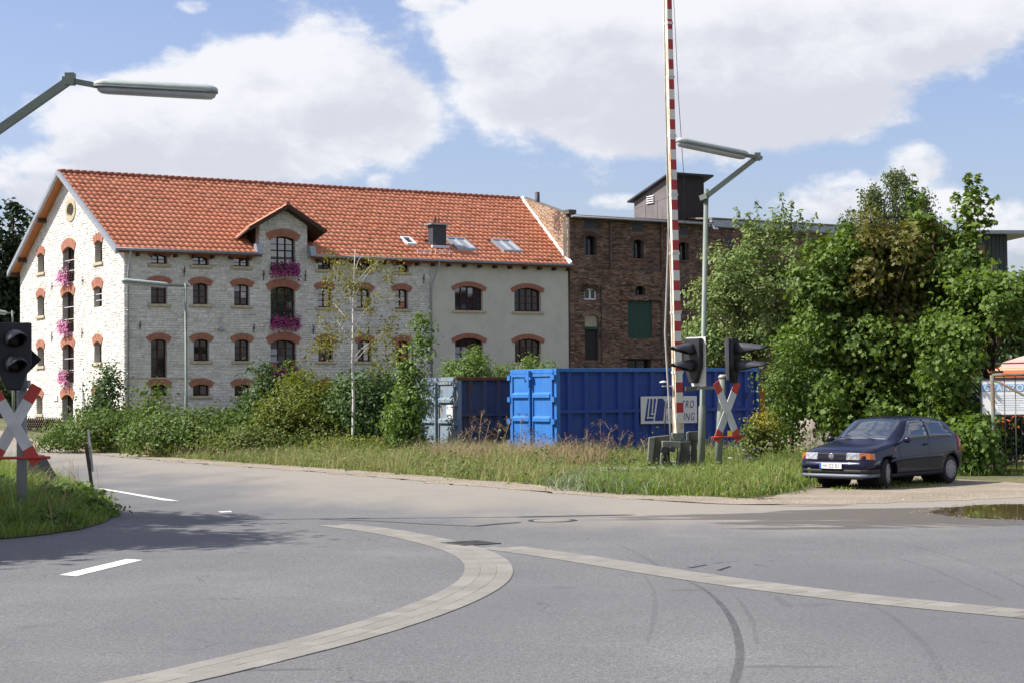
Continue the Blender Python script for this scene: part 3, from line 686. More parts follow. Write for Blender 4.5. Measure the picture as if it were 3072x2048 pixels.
for (x0, x1) in ((1252, 1291), (1306, 1346)):
    c = roof_rect(x0, x1, 752, 762); a, b, v = c[2][0], c[3][0], c[2][1]; g = MB()
    for q in (0, .5, 1): g.bar((a+(b-a)*q, v, zr(v)), (a+(b-a)*q, v-.05, zr(v)+.22), .03, .03)
    for h in (.1, .2): g.bar((a, v-.05, zr(v)+h), (b, v-.05, zr(v)+h), .03, .03)
    g.build('snow_guard', MATS['white_metal'], mill)
# white strip where the roof runs up against the brick building
fl = MB(); n = 8
for i in range(n):
    va, vb_ = EV+(WG/2-EV)*i/n, EV+(WG/2-EV)*(i+1)/n
    fl.hexa([(u_right(va)-.10, va, zr(va)), (u_right(va)+.06, va, zr(va)), (u_right(vb_)+.06, vb_, zr(vb_)), (u_right(vb_)-.10, vb_, zr(vb_)), (u_right(va)-.10, va, zr(va)+.13), (u_right(va)+.06, va, zr(va)+.2), (u_right(vb_)+.06, vb_, zr(vb_)+.2), (u_right(vb_)-.10, vb_, zr(vb_)+.13)])
fl.build('roof_flashing', MATS['white_metal'], mill)

# flower boxes hang in the tall windows
mk('box_brown', (.05, .03, .02), .8)
FLOW = leafmat('petals', [(.60, .22, .40), (.66, .32, .48), (.50, .15, .32), (.58, .26, .44)], .7, .25)
FLOWD = leafmat('petals_deep', [(.38, .05, .22), (.46, .09, .28), (.26, .03, .15), (.42, .08, .27)], .7, .2)
GRN = leafmat('box_leaves', [(.04, .09, .02), (.07, .12, .03), (.03, .07, .02)])
def rand_dirs(n, r): v = r.normal(size=(n, 3)); return v/np.linalg.norm(v, axis=1, keepdims=True)
def leaf_cloud(C, Nn, L, tpl, r, droop=.0):
    """C centres, Nn normals, L lengths, tpl list of (x, y[, z]) -> vertices"""
    n = len(C); t = rand_dirs(n, r); X = np.cross(Nn, t); X /= np.linalg.norm(X, axis=1, keepdims=True)+1e-9
    X[:, 2] -= droop; X /= np.linalg.norm(X, axis=1, keepdims=True); Y = np.cross(Nn, X); Y /= np.linalg.norm(Y, axis=1, keepdims=True)+1e-9; Z = np.cross(X, Y)
    tp = np.array([(q[0], q[1], q[2] if len(q) > 2 else 0) for q in tpl])
    return C[:, None, :]+L[:, None, None]*(tp[None, :, 0, None]*X[:, None]+tp[None, :, 1, None]*Y[:, None]+tp[None, :, 2, None]*Z[:, None])
DIAM = [(0, 0), (.5, .33, .06), (1, 0), (.5, -.33, .06)]; DIAM_F = [(0, 1, 2), (0, 2, 3)]
def flower_box(px, py, w, gable, label, pet, seed):
    r = np.random.default_rng(seed)
    q = uvz(px, py, u=0) if gable else uvz(px, py, v=0)
    wp = A0+DU*q[0]+DV*q[1]; wp[2] = q[2]
    t = empty('flower_box', wp, AZ+(GROT if gable else 0), label, 'flower box', 'flower boxes in the tall windows of the stone mill')
    b = MB(); b.box(-w/2, w/2, -.26, -.06, -.12, .12); b.build('box', MATS['box_brown'], t)
    n = 430; C = np.stack([r.uniform(-w/2-.08, w/2+.08, n), r.normal(-.24, .10, n), r.normal(-.05, .19, n)], 1); N_ = rand_dirs(n, r)*.6+np.array([0, -.8, .5]); N_ /= np.linalg.norm(N_, axis=1, keepdims=True)
    C[:, 2] -= np.abs(r.normal(0, .1, n))*(r.random(n) < .5)
    fastmesh('blossoms', leaf_cloud(C, N_, r.uniform(.05, .095, n), [(-.5, -.5, 0), (.5, -.5, .1), (.5, .5, 0), (-.5, .5, .1)], r), [(0, 1, 2, 3)], n, 4, r.random(n), pet, t, 'stuff')
    n = 420; C = np.stack([r.uniform(-w/2-.05, w/2+.05, n), r.normal(-.18, .09, n), r.normal(.02, .17, n)], 1); N_ = rand_dirs(n, r)
    fastmesh('foliage', leaf_cloud(C, N_, r.uniform(.06, .11, n), DIAM, r), DIAM_F, n, 4, r.random(n), GRN, t, 'stuff')
flower_box(203, 828, 1.35, True, 'pink flower box in the top window of the white gable', FLOW, 1)
flower_box(203, 978, 1.35, True, 'pink flower box in the middle window of the white gable', FLOW, 2)
flower_box(204, 1127, 1.35, True, 'pink flower box in the gable window just above the door', FLOW, 3)
flower_box(851, 806, 1.35, False, 'purple flower box in the dormer window under the small gable roof', FLOWD, 4)
flower_box(853, 965, 1.35, False, 'purple flower box in the tall window below the dormer', FLOWD, 5)
flower_box(852, 1118, 1.35, False, 'dark purple flower box half hidden behind shrub shoots', FLOWD, 6)
# ------------------------------------------------------------------ old brick building
UB = U_END+.06
brk = empty('brick_factory', A0+DU*UB, AZ, 'dark brown brick factory with arched windows, flat roof and rooftop tower', 'building')
def bf(x0, x1, y0, y1, v=0.0): a, b, z0, z1 = fr(x0, x1, y0, y1, v); return a-UB, b-UB, z0, z1
def bu(px, py, v=0.0): q = uvz(px, py, v=v); return np.array([q[0]-UB, q[1], q[2]])
ztop = bu(1709, 645)[2]-.12; U1 = bu(2127, 672)[0]; U2 = 27.0; ztop2 = bu(2180, 683)[2]
z5 = lambda x, y: (1600+x/2.24, 450+y/2.24)
def r5(x0, x1, y0, y1): a, b = z5(x0, y0); c, d = z5(x1, y1); return bf(a, c, b, d)
BL = [r5(343, 420, 470, 532), r5(663, 738, 490, 552), r5(985, 1040, 512, 572), r5(1283, 1345, 585, 640)]       # walled-up top openings
BW = [r5(341, 425, 578, 708), r5(663, 742, 603, 732), r5(970, 1045, 620, 742), r5(1285, 1350, 690, 770)]
CW = r5(343, 428, 930, 1008); DW = [r5(680, 752, 915, 975), r5(988, 1055, 926, 988)]
AD = r5(347, 438, 1105, 1410); GS = r5(636, 796, 1015, 1265); LW = r5(632, 790, 1405, 1475)
rec_holes = BW+[CW]+DW+[AD, GS, LW]
wb = MB(); wall_slab(wb, 0, U1, .3, lambda a: ztop, rec_holes[:3]+rec_holes[4:], .5); wall_slab(wb, U1, U2, .3, lambda a: ztop2, [BW[3]], .5); wb.build('front_wall', MATS['brick_mortar'], brk)
# raised brick strips (pilasters, plinth and bands) in front of the recessed panels
x_ = lambda zx, zy: bu(*z5(zx, zy))[0]; zz_ = lambda zx, zy: bu(*z5(zx, zy))[2]
strips = [(0, x_(268, 1000), zz_(255, 1440), ztop), (x_(452, 900), x_(520, 900), zz_(480, 1440), zz_(480, 808)), (x_(522, 1200), x_(572, 1200), zz_(540, 1440), zz_(545, 912)), (x_(858, 1100), x_(900, 1100), zz_(880, 1440), zz_(880, 935)),
          (0, x_(450, 800), zz_(350, 910), zz_(350, 802)), (x_(452, 860), x_(858, 860), zz_(650, 912), zz_(650, 812)), (0, x_(575, 1450), zz_(300, 1470), zz_(300, 1438)),
          (x_(575, 1390), x_(900, 1390), zz_(740, 1400), zz_(740, 1355)), (x_(565, 990), x_(855, 990), zz_(700, 1012), zz_(700, 985)), (x_(510, 650), x_(520, 650), zz_(515, 808), ztop), (x_(852, 650), x_(862, 650), zz_(857, 828), ztop),
          (x_(950, 1000), x_(1010, 1000), zz_(980, 1440), zz_(980, 1000)), (x_(900, 860), U1, zz_(1000, 930), zz_(1000, 832))]
strips = [tuple(sorted(s[:2]))+tuple(sorted(s[2:])) for s in strips]
sb = MB()
for i, (a, b, z0, z1) in enumerate(strips):
    d = .10+.004*i; sb.box(a, b, -d, -.001, z0, z1)
sb.build('pilasters', MATS['brick_mortar'], brk)
exB = list(rec_holes)+BL
for r in BW+[CW]+DW+[AD]: exB.append((r[0]-.08, r[1]+.08, r[3]-.08, r[3]+.2))
field = lay_courses(lambda z: (0, U1) if z < ztop else (0, 0.01), .4, ztop, .078, .082, .24, .28, exB+strips, .014, 21, bond=True)
field2 = lay_courses(lambda z: (U1, U2), 3.0, ztop2, .078, .082, .24, .28, [BW[3], BL[3]], .014, 22, bond=True)
BR = MATS['brick']
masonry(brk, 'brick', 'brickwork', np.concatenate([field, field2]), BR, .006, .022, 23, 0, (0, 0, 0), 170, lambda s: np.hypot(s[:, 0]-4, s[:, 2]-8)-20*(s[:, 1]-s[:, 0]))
stp = []
for i, s in enumerate(strips):
    q = lay_courses(lambda z, s=s: (s[0], s[1]), s[2], s[3], .078, .082, .24, .28, rec_holes, .014, 50+i, bond=True)
    if len(q) == 0: continue
    d = .10+.004*i
    masonry(brk, 'brick', 'pilaster_brickwork', q, BR, .006, .016, 70+i, 0, (0, -d, 0), 0, lambda t: t[:, 0])
bm_ = [BR, MATS['brick_mortar']]
for r in BW+[CW]+DW+[AD]: arch_ring(brk, 'window_arch', r[0], r[1], r[3], .16, .24, 9, 0, (0, 0, 0), bm_, over=.08, proud=.05)
mk('frame_dark', (.02, .018, .016), .7)
for r in BW+DW+[LW]: window(brk, r[0], r[1], r[2], r[3], 0, (0, 0, 0), 2, 3 if r[3]-r[2] > 1.3 else 2, mat='frame_dark', pm='pane_dark', rec=.3, bd=.05)
ib = MB().box(.6, U2-.3, .9, .95, .3, ztop2-.1); ib.build('dark_backing', MATS['void'], brk)  # black sheet added behind the openings to keep daylight out
for r in BL: MB().box(r[0], r[1], -.004, .05, r[2], r[3]).build('walled_up_opening', MATS['slate'], brk)
for r in BW: sill(brk, r[0], r[1], r[2], 0, (0, 0, 0), BR, h=.09, out=.06, over=.08)
window(brk, *CW, 0, (0, 0, 0), 2, 1, mat='white_metal', pm='pane_dark', rec=.1, bd=.09)
a, b, z0, z1 = AD; zs = zz_(392, 1200)
MB().box(a, b, .12, .16, zs+.1, z1).build('plaster_infill', MATS['plaster'], brk); MB().box(a-.05, b+.05, -.02, .14, zs-.05, zs+.1).build('door_lintel', MATS['green_wood'], brk)
dd_ = MB(); w = (b-a)/6
for i in range(6): dd_.box(a+w*i+.008, a+w*(i+1)-.008, .14, .18, z0, zs-.05)
dd_.build('plank_door', MATS['frame_dark'], brk)
a, b, z0, z1 = GS; w = (b-a)/8
for i in range(8): MB().box(a+w*i+.006, a+w*(i+1)-.006, .06, .10, z0, z1).build('shutter_board', MATS['green_wood'], brk)
# roof: shallow fall from the back to the front edge
zbk = uvz(1565, 600, v=8.5)[2]; sl_ = (zbk-ztop)/8.5; sl2 = (12.72-ztop)/9; zt = lambda v: ztop+sl2*v; zw = lambda v: ztop+sl_*v
SK = (U_RID-U_END)/(WG/2)
rf = MB(); rf.hexa([(-.05, -.45, zt(-.45)), (U1, -.45, zt(-.45)), (U1, 9, zt(9)), (-.05+SK*9, 9, zt(9)), (-.05, -.45, zt(-.45)+.14), (U1, -.45, zt(-.45)+.14), (U1, 9, zt(9)+.14), (-.05+SK*9, 9, zt(9)+.14)])
rf.hexa([(U1+.003, -.3, ztop2+.4), (U2, -.3, ztop2+.4), (U2, 9, ztop2+1.2), (U1+.003, 9, ztop2+1.2), (U1+.003, -.3, ztop2+.5), (U2, -.3, ztop2+.5), (U2, 9, ztop2+1.3), (U1+.003, 9, ztop2+1.3)]); rf.build('felt_roof', MATS['felt'], brk)
MB().box(U1+.01, U2-.05, -.24, -.03, ztop2+.002, ztop2+.39).build('fascia_board', MATS['zinc'], brk)
gt = MB(); gt.tube([(-.1, -.55, zt(-.5)+.04), (U1-.1, -.55, zt(-.5)+.02)], .06, 8); gt.build('gutter', MATS['zinc'], brk)
MB().tube([(U1-.2, -.55, zt(-.5)), (U1-.2, -.7, zt(-.5)-.25), (U1+.1, -.7, zt(-.5)-.25)], .06, 8).build('gutter_outlet', MATS['white_metal'], brk)
# sunlit party wall over the mill's roof (skewed like the roof edge)
ang = atan2(WG/2, U_RID-U_END); ln = sqrt((WG/2)**2+(U_RID-U_END)**2); RS = ang-pi
pw = MB(); f_ = lambda a: zw(-a*sin(ang))+.14
wall_slab(pw, -ln*1.02, 0, 5.0, lambda a: f_(a)+.02, [], .35, step=1.0); pw.build('party_wall', MATS['brick_mortar'], brk, rot=(0, 0, RS), loc=(-.02, 0, 0))
zlow = lambda a: zr(-a*sin(ang))+.1
stP = lay_courses(lambda z: (-ln, max(-ln+.01, -max(0.02, (z-.12-ztop)/sl_/sin(ang)))) if z > ztop+.1 else (-min(ln, max(.3, (z-ZE)/TR/sin(ang))), -.02), ZE+.2, zbk+.1, .078, .082, .24, .28, [], .014, 31, bond=True)
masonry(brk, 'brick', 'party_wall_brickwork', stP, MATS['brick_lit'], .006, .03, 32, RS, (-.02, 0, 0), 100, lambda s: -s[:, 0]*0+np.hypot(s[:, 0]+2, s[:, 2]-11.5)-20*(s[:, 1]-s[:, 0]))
q = bu(1612, 590, 6.0); MB().tube([(q[0], 6.0, zt(6)), (q[0], 6.0, bu(1612, 577, 6.0)[2])], .14, 12).build('vent_pipe', MATS['slate'], brk)
MB().box(-.15, .35, -.3, .3, zt(0)+.15, zt(0)+.38).build('parapet_block', MATS['brick_mortar'], brk)
# rooftop tower
TV = 2.0; tR = bu(2112, 640, TV)[0]; tL = bu(2010, 640, TV)[0]; zf1 = bu(2060, 531, TV)[2]
td = 3.6
zb1 = zf1-(.175*td*1.9)
tw_ = MB(); tw_.prism([(TV+.02, zt(TV)-.2), (TV+td, zt(TV+td)-.2), (TV+td, zb1), (TV+.02, zf1)], lambda a, z, d: (d, a, z), tL+.02, tR-.02)
tower = tw_.build('tower', MATS['tower_side'], brk)
MB().box(tL, tR, TV-.02, TV+.015, zt(TV)-.15, zf1-.003).build('front_cladding', MATS['tower_dark'], tower)
for i in range(3):
    for (s0, s1, k0, k1) in ((.0, .33, 0, .52), (.34, .67, 0, .52), (.68, 1, 0, .52), (.0, .5, .53, 1), (.51, 1, .53, 1))[i*2:i*2+2]:
        va, vb_ = TV+.05+s0*(td-.1), TV+.05+s1*(td-.1); zl = lambda v: zt(v)+.16; zh = lambda v: zf1-(zf1-zb1)*(v-TV)/td-.05
        MB().hexa([(tL-.012, va, zl(va)+(zh(va)-zl(va))*k0), (tL+.018, va, zl(va)+(zh(va)-zl(va))*k0), (tL+.018, vb_, zl(vb_)+(zh(vb_)-zl(vb_))*k0), (tL-.012, vb_, zl(vb_)+(zh(vb_)-zl(vb_))*k0),
                   (tL-.012, va, zl(va)+(zh(va)-zl(va))*k1), (tL+.018, va, zl(va)+(zh(va)-zl(va))*k1), (tL+.018, vb_, zl(vb_)+(zh(vb_)-zl(vb_))*k1), (tL-.012, vb_, zl(vb_)+(zh(vb_)-zl(vb_))*k1)]).build('panel', MATS['tower_side'], tower)
lv = TV+td*.52; lz = bu(1980, 600, TV)[2]
for i in range(4): MB().hexa([(tL-.10, lv-.35, lz+.13*i), (tL-.013, lv-.35, lz+.13*i+.06), (tL-.013, lv+.35, lz+.13*i+.06), (tL-.10, lv+.35, lz+.13*i), (tL-.10, lv-.35, lz+.13*i+.02), (tL-.013, lv-.35, lz+.13*i+.08), (tL-.013, lv+.35, lz+.13*i+.08), (tL-.10, lv+.35, lz+.13*i+.02)]).build('louvre_slat', MATS['white_metal'], tower)
MB().hexa([(tL-.3, TV-.4, zf1+.07), (tR+.45, TV-.4, zf1+.07), (tR+.45, TV+td+.3, zb1-.05), (tL-.3, TV+td+.3, zb1-.05), (tL-.3, TV-.4, zf1+.17), (tR+.45, TV-.4, zf1+.17), (tR+.45, TV+td+.3, zb1+.05), (tL-.3, TV+td+.3, zb1+.05)]).build('tower_roof', MATS['slate'], tower)

# ------------------------------------------------------------------ dark green shed far right
sh_Y = 78.0; p0 = P(2915, 780, sh_Y); p1 = P(3027, 780, sh_Y); zt_ = P(2970, 705, sh_Y)[2]
shed = empty('green_shed', (p0[0], sh_Y, .6), .12, 'tall dark green boarded shed with a thin flat roof behind the maples', 'shed')
w = p1[0]-p0[0]; nb = 9
for i in range(nb): MB().box(w*i/nb+.01, w*(i+1)/nb-.01, -.03, .0, 0, zt_-.6).build('cladding_board', mk('shed_green%d' % i, (.032+.004*(i % 3), .047, .05), .7, col2=(.05, .06, .06), scale=.8) if i < 3 else MATS['shed_green%d' % (i % 3)], shed)
MB().box(0, w, .002, 5, 0, zt_-.6).build('walls', MATS['slate'], shed)
MB().box(-1.0, w+1.3, -.6, 5.3, zt_-.59, zt_-.44).build('roof', MATS['zinc'], shed)
mk('red_brick', (.36, .12, .07), .9, col2=(.28, .09, .06), scale=3)
sx = -.15; MB().box(sx-.45, sx+.35, -1.0, -.2, 0, P(2936, 736, sh_Y-1)[2]-.6).build('brick_pier', MATS['red_brick'], shed)
# ------------------------------------------------------------------ ground, road, verge, puddle
def gnd(px, py, z=0.0): q = G(px, py, z); return np.array([q[0], q[1]])
def ground_material(name, kind):
    m = bpy.data.materials.new(name); m.use_nodes = True; nt = m.node_tree; N = nt.nodes.new; L = nt.links.new
    b = nt.nodes['Principled BSDF']; b.inputs['Specular IOR Level'].default_value = .3
    pos = N('ShaderNodeNewGeometry').outputs['Position']
    def noise(sc, de=6, ro=.55, st=None, dist=0.0):
        v = pos
        if st: mp = N('ShaderNodeMapping'); mp.inputs['Scale'].default_value = st; mp.inputs['Rotation'].default_value = (0, 0, -.95) if len(st) > 2 and st[2] == 1 else (0, 0, 0); L(v, mp.inputs[0]); v = mp.outputs[0]
        n = N('ShaderNodeTexNoise'); n.inputs['Scale'].default_value = sc; n.inputs['Detail'].default_value = de; n.inputs['Roughness'].default_value = ro; n.inputs['Distortion'].default_value = dist
        L(v, n.inputs['Vector']); return n.outputs[0]
    def mr(v, a, c, t0=0.0, t1=1.0, sm=True):
        r = N('ShaderNodeMapRange'); r.interpolation_type = 'SMOOTHSTEP' if sm else 'LINEAR'
        for k, x in (('From Min', a), ('From Max', c), ('To Min', t0), ('To Max', t1)): r.inputs[k].default_value = x
        L(v, r.inputs['Value']); return r.outputs[0]
    def mix(f, a, c):
        x = N('ShaderNodeMix'); x.data_type = 'RGBA'
        if isinstance(f, float): x.inputs[0].default_value = f
        else: L(f, x.inputs[0])
        for i, q in ((6, a), (7, c)):
            if isinstance(q, tuple): x.inputs[i].default_value = (*q, 1)
            else: L(q, x.inputs[i])
        return x.outputs[2]
    def add(a, c, op='ADD'):
        x = N('ShaderNodeMath'); x.operation = op
        for i, q in enumerate((a, c)):
            if isinstance(q, float): x.inputs[i].default_value = q
            else: L(q, x.inputs[i])
        return x.outputs[0]
    def attr(n): a = N('ShaderNodeAttribute'); a.attribute_name = n; return a.outputs['Fac']
    if kind == 'road':
        base = mix(mr(noise(.22, 4), .35, .65), (.106, .107, .112), (.140, .141, .144))
        base = mix(mr(noise(1.1, 6, .6), .35, .7), base, (.117, .118, .121))
        vo = N('ShaderNodeTexVoronoi'); vo.inputs['Scale'].default_value = 75; L(pos, vo.inputs['Vector'])
        hs = N('ShaderNodeHueSaturation'); L(base, hs.inputs['Color']); L(mr(vo.outputs['Color'], 0, 1, .64, 1.42, False), hs.inputs['Value']); base = hs.outputs[0]
        v2 = N('ShaderNodeTexVoronoi'); v2.inputs['Scale'].default_value = 22; L(pos, v2.inputs['Vector']); sv = N('ShaderNodeSeparateColor'); L(v2.outputs['Color'], sv.inputs[0])
        base = mix(add(mr(sv.outputs[0], .90, .93, 0, .5), mr(v2.outputs['Distance'], .20, .32, 1, 0), 'MULTIPLY'), base, (.27, .265, .25))
        base = mix(add(mr(sv.outputs[1], .90, .93, 0, .55), mr(v2.outputs['Distance'], .20, .32, 1, 0), 'MULTIPLY'), base, (.05, .05, .055))
        hs2 = N('ShaderNodeHueSaturation'); L(base, hs2.inputs['Color']); L(mr(noise(26, 3, .7), .3, .7, .86, 1.14), hs2.inputs['Value']); base = hs2.outputs[0]
        # worn lanes, stains and a few fine cracks
        base = mix(mr(noise(.16, 3, .5, (1.6, .5, 1)), .42, .68, 0, .55), base, (.098, .100, .107))
        base = mix(mr(noise(.9, 3, .5), .66, .74, 0, .5), base, (.075, .075, .078))
        cv = N('ShaderNodeTexVoronoi'); cv.feature = 'DISTANCE_TO_EDGE'; cv.inputs['Scale'].default_value = .34; wn = N('ShaderNodeTexNoise'); wn.inputs['Scale'].default_value = 1.4; wn.inputs['Detail'].default_value = 8; L(pos, wn.inputs['Vector'])
        vm = N('ShaderNodeVectorMath'); vm.operation = 'ADD'; L(pos, vm.inputs[0]); L(wn.outputs['Color'], vm.inputs[1]); L(vm.outputs[0], cv.inputs['Vector'])
        ck = add(mr(cv.outputs['Distance'], .0, .006, 1, 0), mr(noise(.3, 2), .50, .58), 'MULTIPLY'); base = mix(add(ck, .6, 'MULTIPLY'), base, (.05, .05, .052))
        d = add(attr('dust'), add(add(noise(.45, 7, .6, (1, .35, 1.0)), -.5), 1.3, 'MULTIPLY'))
        d = mr(d, .25, 1.0, 0, .78)
        base = mix(d, base, (.255, .232, .195))
        w = add(attr('wet'), add(add(noise(.75, 8, .62, (.30, 1.7, 1.01)), -.5), 2.8, 'MULTIPLY'))
        w = mr(w, .42, .58)
        base = mix(add(w, .8, 'MULTIPLY'), base, (.085, .072, .058)); L(mr(w, 0, 1, .85, .42), b.inputs['Roughness'])
        bp = N('ShaderNodeBump'); bp.inputs['Strength'].default_value = .35; bp.inputs['Distance'].default_value = .006; L(vo.outputs['Distance'], bp.inputs['Height']); L(bp.outputs[0], b.inputs['Normal'])
    elif kind == 'dirt':
        base = mix(mr(noise(.6, 6), .35, .65), (.205, .17, .13), (.27, .23, .182))
        base = mix(mr(noise(5, 8, .7), .45, .7), base, (.22, .175, .13))
        vo = N('ShaderNodeTexVoronoi'); vo.inputs['Scale'].default_value = 26; L(pos, vo.inputs['Vector'])
        hs = N('ShaderNodeHueSaturation'); L(base, hs.inputs['Color']); L(mr(vo.outputs['Color'], 0, 1, .82, 1.18, False), hs.inputs['Value']); base = hs.outputs[0]
        w = add(attr('wet'), add(add(noise(.8, 8, .62, (.4, 1.5, 1.01)), -.5), 1.4, 'MULTIPLY')); w = mr(w, .42, .62)
        base = mix(add(w, .85, 'MULTIPLY'), base, (.075, .058, .042)); L(mr(w, 0, 1, .95, .5), b.inputs['Roughness'])
        bp = N('ShaderNodeBump'); bp.inputs['Strength'].default_value = .6; bp.inputs['Distance'].default_value = .03; L(noise(14, 8, .7), bp.inputs['Height']); L(bp.outputs[0], b.inputs['Normal'])
    else:
        base = mix(mr(noise(.5, 6), .4, .62), (.075, .085, .03), (.14, .125, .065))
        base = mix(mr(noise(7, 6, .7), .4, .7), base, (.05, .06, .022)); b.inputs['Roughness'].default_value = .95
    L(base, b.inputs['Base Color']); return m
MROAD = ground_material('asphalt', 'road'); MDIRT = ground_material('dry_dirt', 'dirt'); MSOIL = ground_material('grassy_soil', 'soil')

# one sheet to the horizon
def grid_axis(lo, mid0, mid1, hi, step):
    a = list(np.arange(mid0, mid1+.01, step)); b = []; x = mid0; s = step
    while x > lo: s *= 1.6; x -= s; b.append(max(x, lo))
    c = []; x = a[-1]; s = step
    while x < hi: s *= 1.6; x += s; c.append(min(x, hi))
    return np.array(b[::-1]+a+c)
gx = grid_axis(-3500, -60, 60, 3500, 3.0); gy = grid_axis(-3500, -12, 120, 3500, 3.0)
X, Y = np.meshgrid(gx, gy); Z = hgt(X, Y)-.012
nx, ny = len(gx), len(gy)
me = bpy.data.meshes.new('ground'); fs = [(j*nx+i, j*nx+i+1, (j+1)*nx+i+1, (j+1)*nx+i) for j in range(ny-1) for i in range(nx-1)]
me.from_pydata(np.stack([X.ravel(), Y.ravel(), Z.ravel()], 1).tolist(), [], fs); me.polygons.foreach_set('use_smooth', [True]*len(fs)); link('ground', me, mats=[MSOIL], kind='structure')

EDGE_PX = [(-260, 1309), (-60, 1322), (120, 1346), (392, 1371), (640, 1391), (849, 1405), (1010, 1417), (1176, 1431), (1380, 1449), (1567, 1464), (1730, 1478), (1894, 1489), (2060, 1500), (2230, 1508), (2420, 1507), (2650, 1500), (2900, 1490), (3090, 1482), (3400, 1470)]
EDGE = np.array([gnd(*p) for p in EDGE_PX]); EDGE = np.vstack([[EDGE[0]+(EDGE[0]-EDGE[1])*1.2], EDGE])
def resample(pl, step):
    pl = np.asarray(pl); d = np.concatenate([[0], np.cumsum(np.linalg.norm(np.diff(pl, axis=0), axis=1))]); n = max(2, int(d[-1]/step)); s = np.linspace(0, d[-1], n)
    return np.stack([np.interp(s, d, pl[:, k]) for k in range(pl.shape[1])], 1)
ED = resample(EDGE, .4)
def dist_edge(p): return np.min(np.linalg.norm(p[:, None, :]-ED[None, ::2, :], axis=2), axis=1)
def wetness(p):
    c = np.array(gnd(2960, 1540)); c2 = np.array(gnd(2450, 1545)); c3 = np.array(gnd(2700, 1580))
    q = np.exp(-((p[:, 0]-c[0])/3.2)**2-((p[:, 1]-c[1])/2.4)**2)*.9
    q += np.exp(-((p[:, 0]-c2[0])/4.2)**2-((p[:, 1]-c2[1])/1.15)**2)*.62+np.exp(-((p[:, 0]-c3[0])/2.4)**2-((p[:, 1]-c3[1])/.7)**2)*.6
    return q
def sheet(name, A_, B_, m_rows, z, mat, seed=0, jag=0.0, kind='structure', rise=0.0):
    r = np.random.default_rng(seed); n = len(A_); t = np.linspace(0, 1, m_rows)**1.5
    Q = A_[None]+(B_-A_)[None]*t[:, None, None]
    if jag: Q[0] += r.normal(0, jag, (n, 2)); Q[-1] += r.normal(0, jag, (n, 2))
    Q = Q.reshape(-1, 2); zz = hgt(Q[:, 0], Q[:, 1])+z
    me = bpy.data.meshes.new(name); fs = [(j*n+i, j*n+i+1, (j+1)*n+i+1, (j+1)*n+i) for j in range(m_rows-1) for i in range(n-1)]
    me.from_pydata(np.column_stack([Q, zz]).tolist(), [], fs)
    d = dist_edge(Q); dust = np.clip(1.02-d/9.5, 0, 1)**1.1+.22*np.exp(-((Q[:, 0]-4)/5)**2-((Q[:, 1]-27)/4)**2)+.15*np.exp(-((Q[:, 0]+1)/7)**2-((Q[:, 1]-36)/6)**2)
    for nm, v in (('dust', dust), ('wet', wetness(Q))):
        a = me.attributes.new(nm, 'FLOAT', 'POINT'); a.data.foreach_set('value', v.astype(np.float32))
    bm = bmesh.new(); bm.from_mesh(me); bmesh.ops.recalc_face_normals(bm, faces=bm.faces[:])
    if sum(f.normal.z for f in bm.faces) < 0: bmesh.ops.reverse_faces(bm, faces=bm.faces[:])
    bm.to_mesh(me); bm.free()
    return link(name, me, mats=[mat], kind=kind)
NEAR = np.stack([np.linspace(-75, 60, len(ED)), np.full(len(ED), -12.0)], 1); NEAR[:, 0] = np.interp(np.linspace(0, 1, len(ED)), [0, .35, .7, 1], [-70, -25, 10, 55])
road = sheet('road', ED, NEAR, 60, 0.0, MROAD)
# dirt strip along the far edge, widening into the yard where the car stands
side = np.zeros_like(ED); tang = np.gradient(ED, axis=0); nrm = np.stack([-tang[:, 1], tang[:, 0]], 1); nrm /= np.linalg.norm(nrm, axis=1, keepdims=True)
if nrm[len(ED)//2, 1] < 0: nrm = -nrm
sh = slice(0, None)
wout = np.interp(ED[:, 0], [-30, -12, 0, 4, 5.5, 7, 9, 12, 40], [1.2, 1.1, 1.0, 1.2, 2.2, 7.5, 10, 12, 14]); win = np.interp(ED[:, 0], [-30, -5, 2, 5, 40], [.12, .2, .35, .6, .9])
sheet('dirt_verge', ED-nrm*win[:, None], ED+nrm*wout[:, None], 14, .004, MDIRT, 3, .12)
# puddle
pu = np.array([gnd(*p) for p in [(2790, 1536), (2840, 1524), (2900, 1517), (2980, 1513), (3072, 1512), (3180, 1512), (3200, 1545), (3072, 1557), (2990, 1556), (2920, 1552), (2850, 1546)]])
pu = resample(np.vstack([pu, pu[:1]]), .12)[:-1]; pu += np.random.default_rng(4).normal(0, .035, pu.shape)
mk('puddle_water', (.10, .075, .03), .03, spec=.8)
bm = bmesh.new(); vs = [bm.verts.new((x, y, .012)) for x, y in pu]; bm.faces.new(vs); bmesh.ops.triangulate(bm, faces=bm.faces[:]); me = bpy.data.meshes.new('puddle'); bm.to_mesh(me); bm.free(); link('puddle', me, mats=[MATS['puddle_water']], kind='structure')
# muddy crumbs round the puddle
r = np.random.default_rng(8); n = 700; k = r.integers(0, len(pu), n); C = pu[k]+r.normal(0, .15, (n, 2)); s_ = r.uniform(.006, .026, n)
V = np.zeros((n, 5, 3)); an = r.uniform(0, 6.28, n)
for i in range(4): V[:, i, 0] = C[:, 0]+s_*np.cos(an+i*pi/2); V[:, i, 1] = C[:, 1]+s_*np.sin(an+i*pi/2); V[:, i, 2] = .006
V[:, 4, :2] = C; V[:, 4, 2] = .008+s_*.4
mk('mud_crumb', (.2, .16, .12), .95, cols=[(.05, .04, .03), (.20, .17, .13), (.10, .08, .06)]); fastmesh('mud_crumbs', V, [(0, 1, 4), (1, 2, 4), (2, 3, 4), (3, 0, 4)], n, 5, r.random(n), MATS['mud_crumb'], kind='stuff')
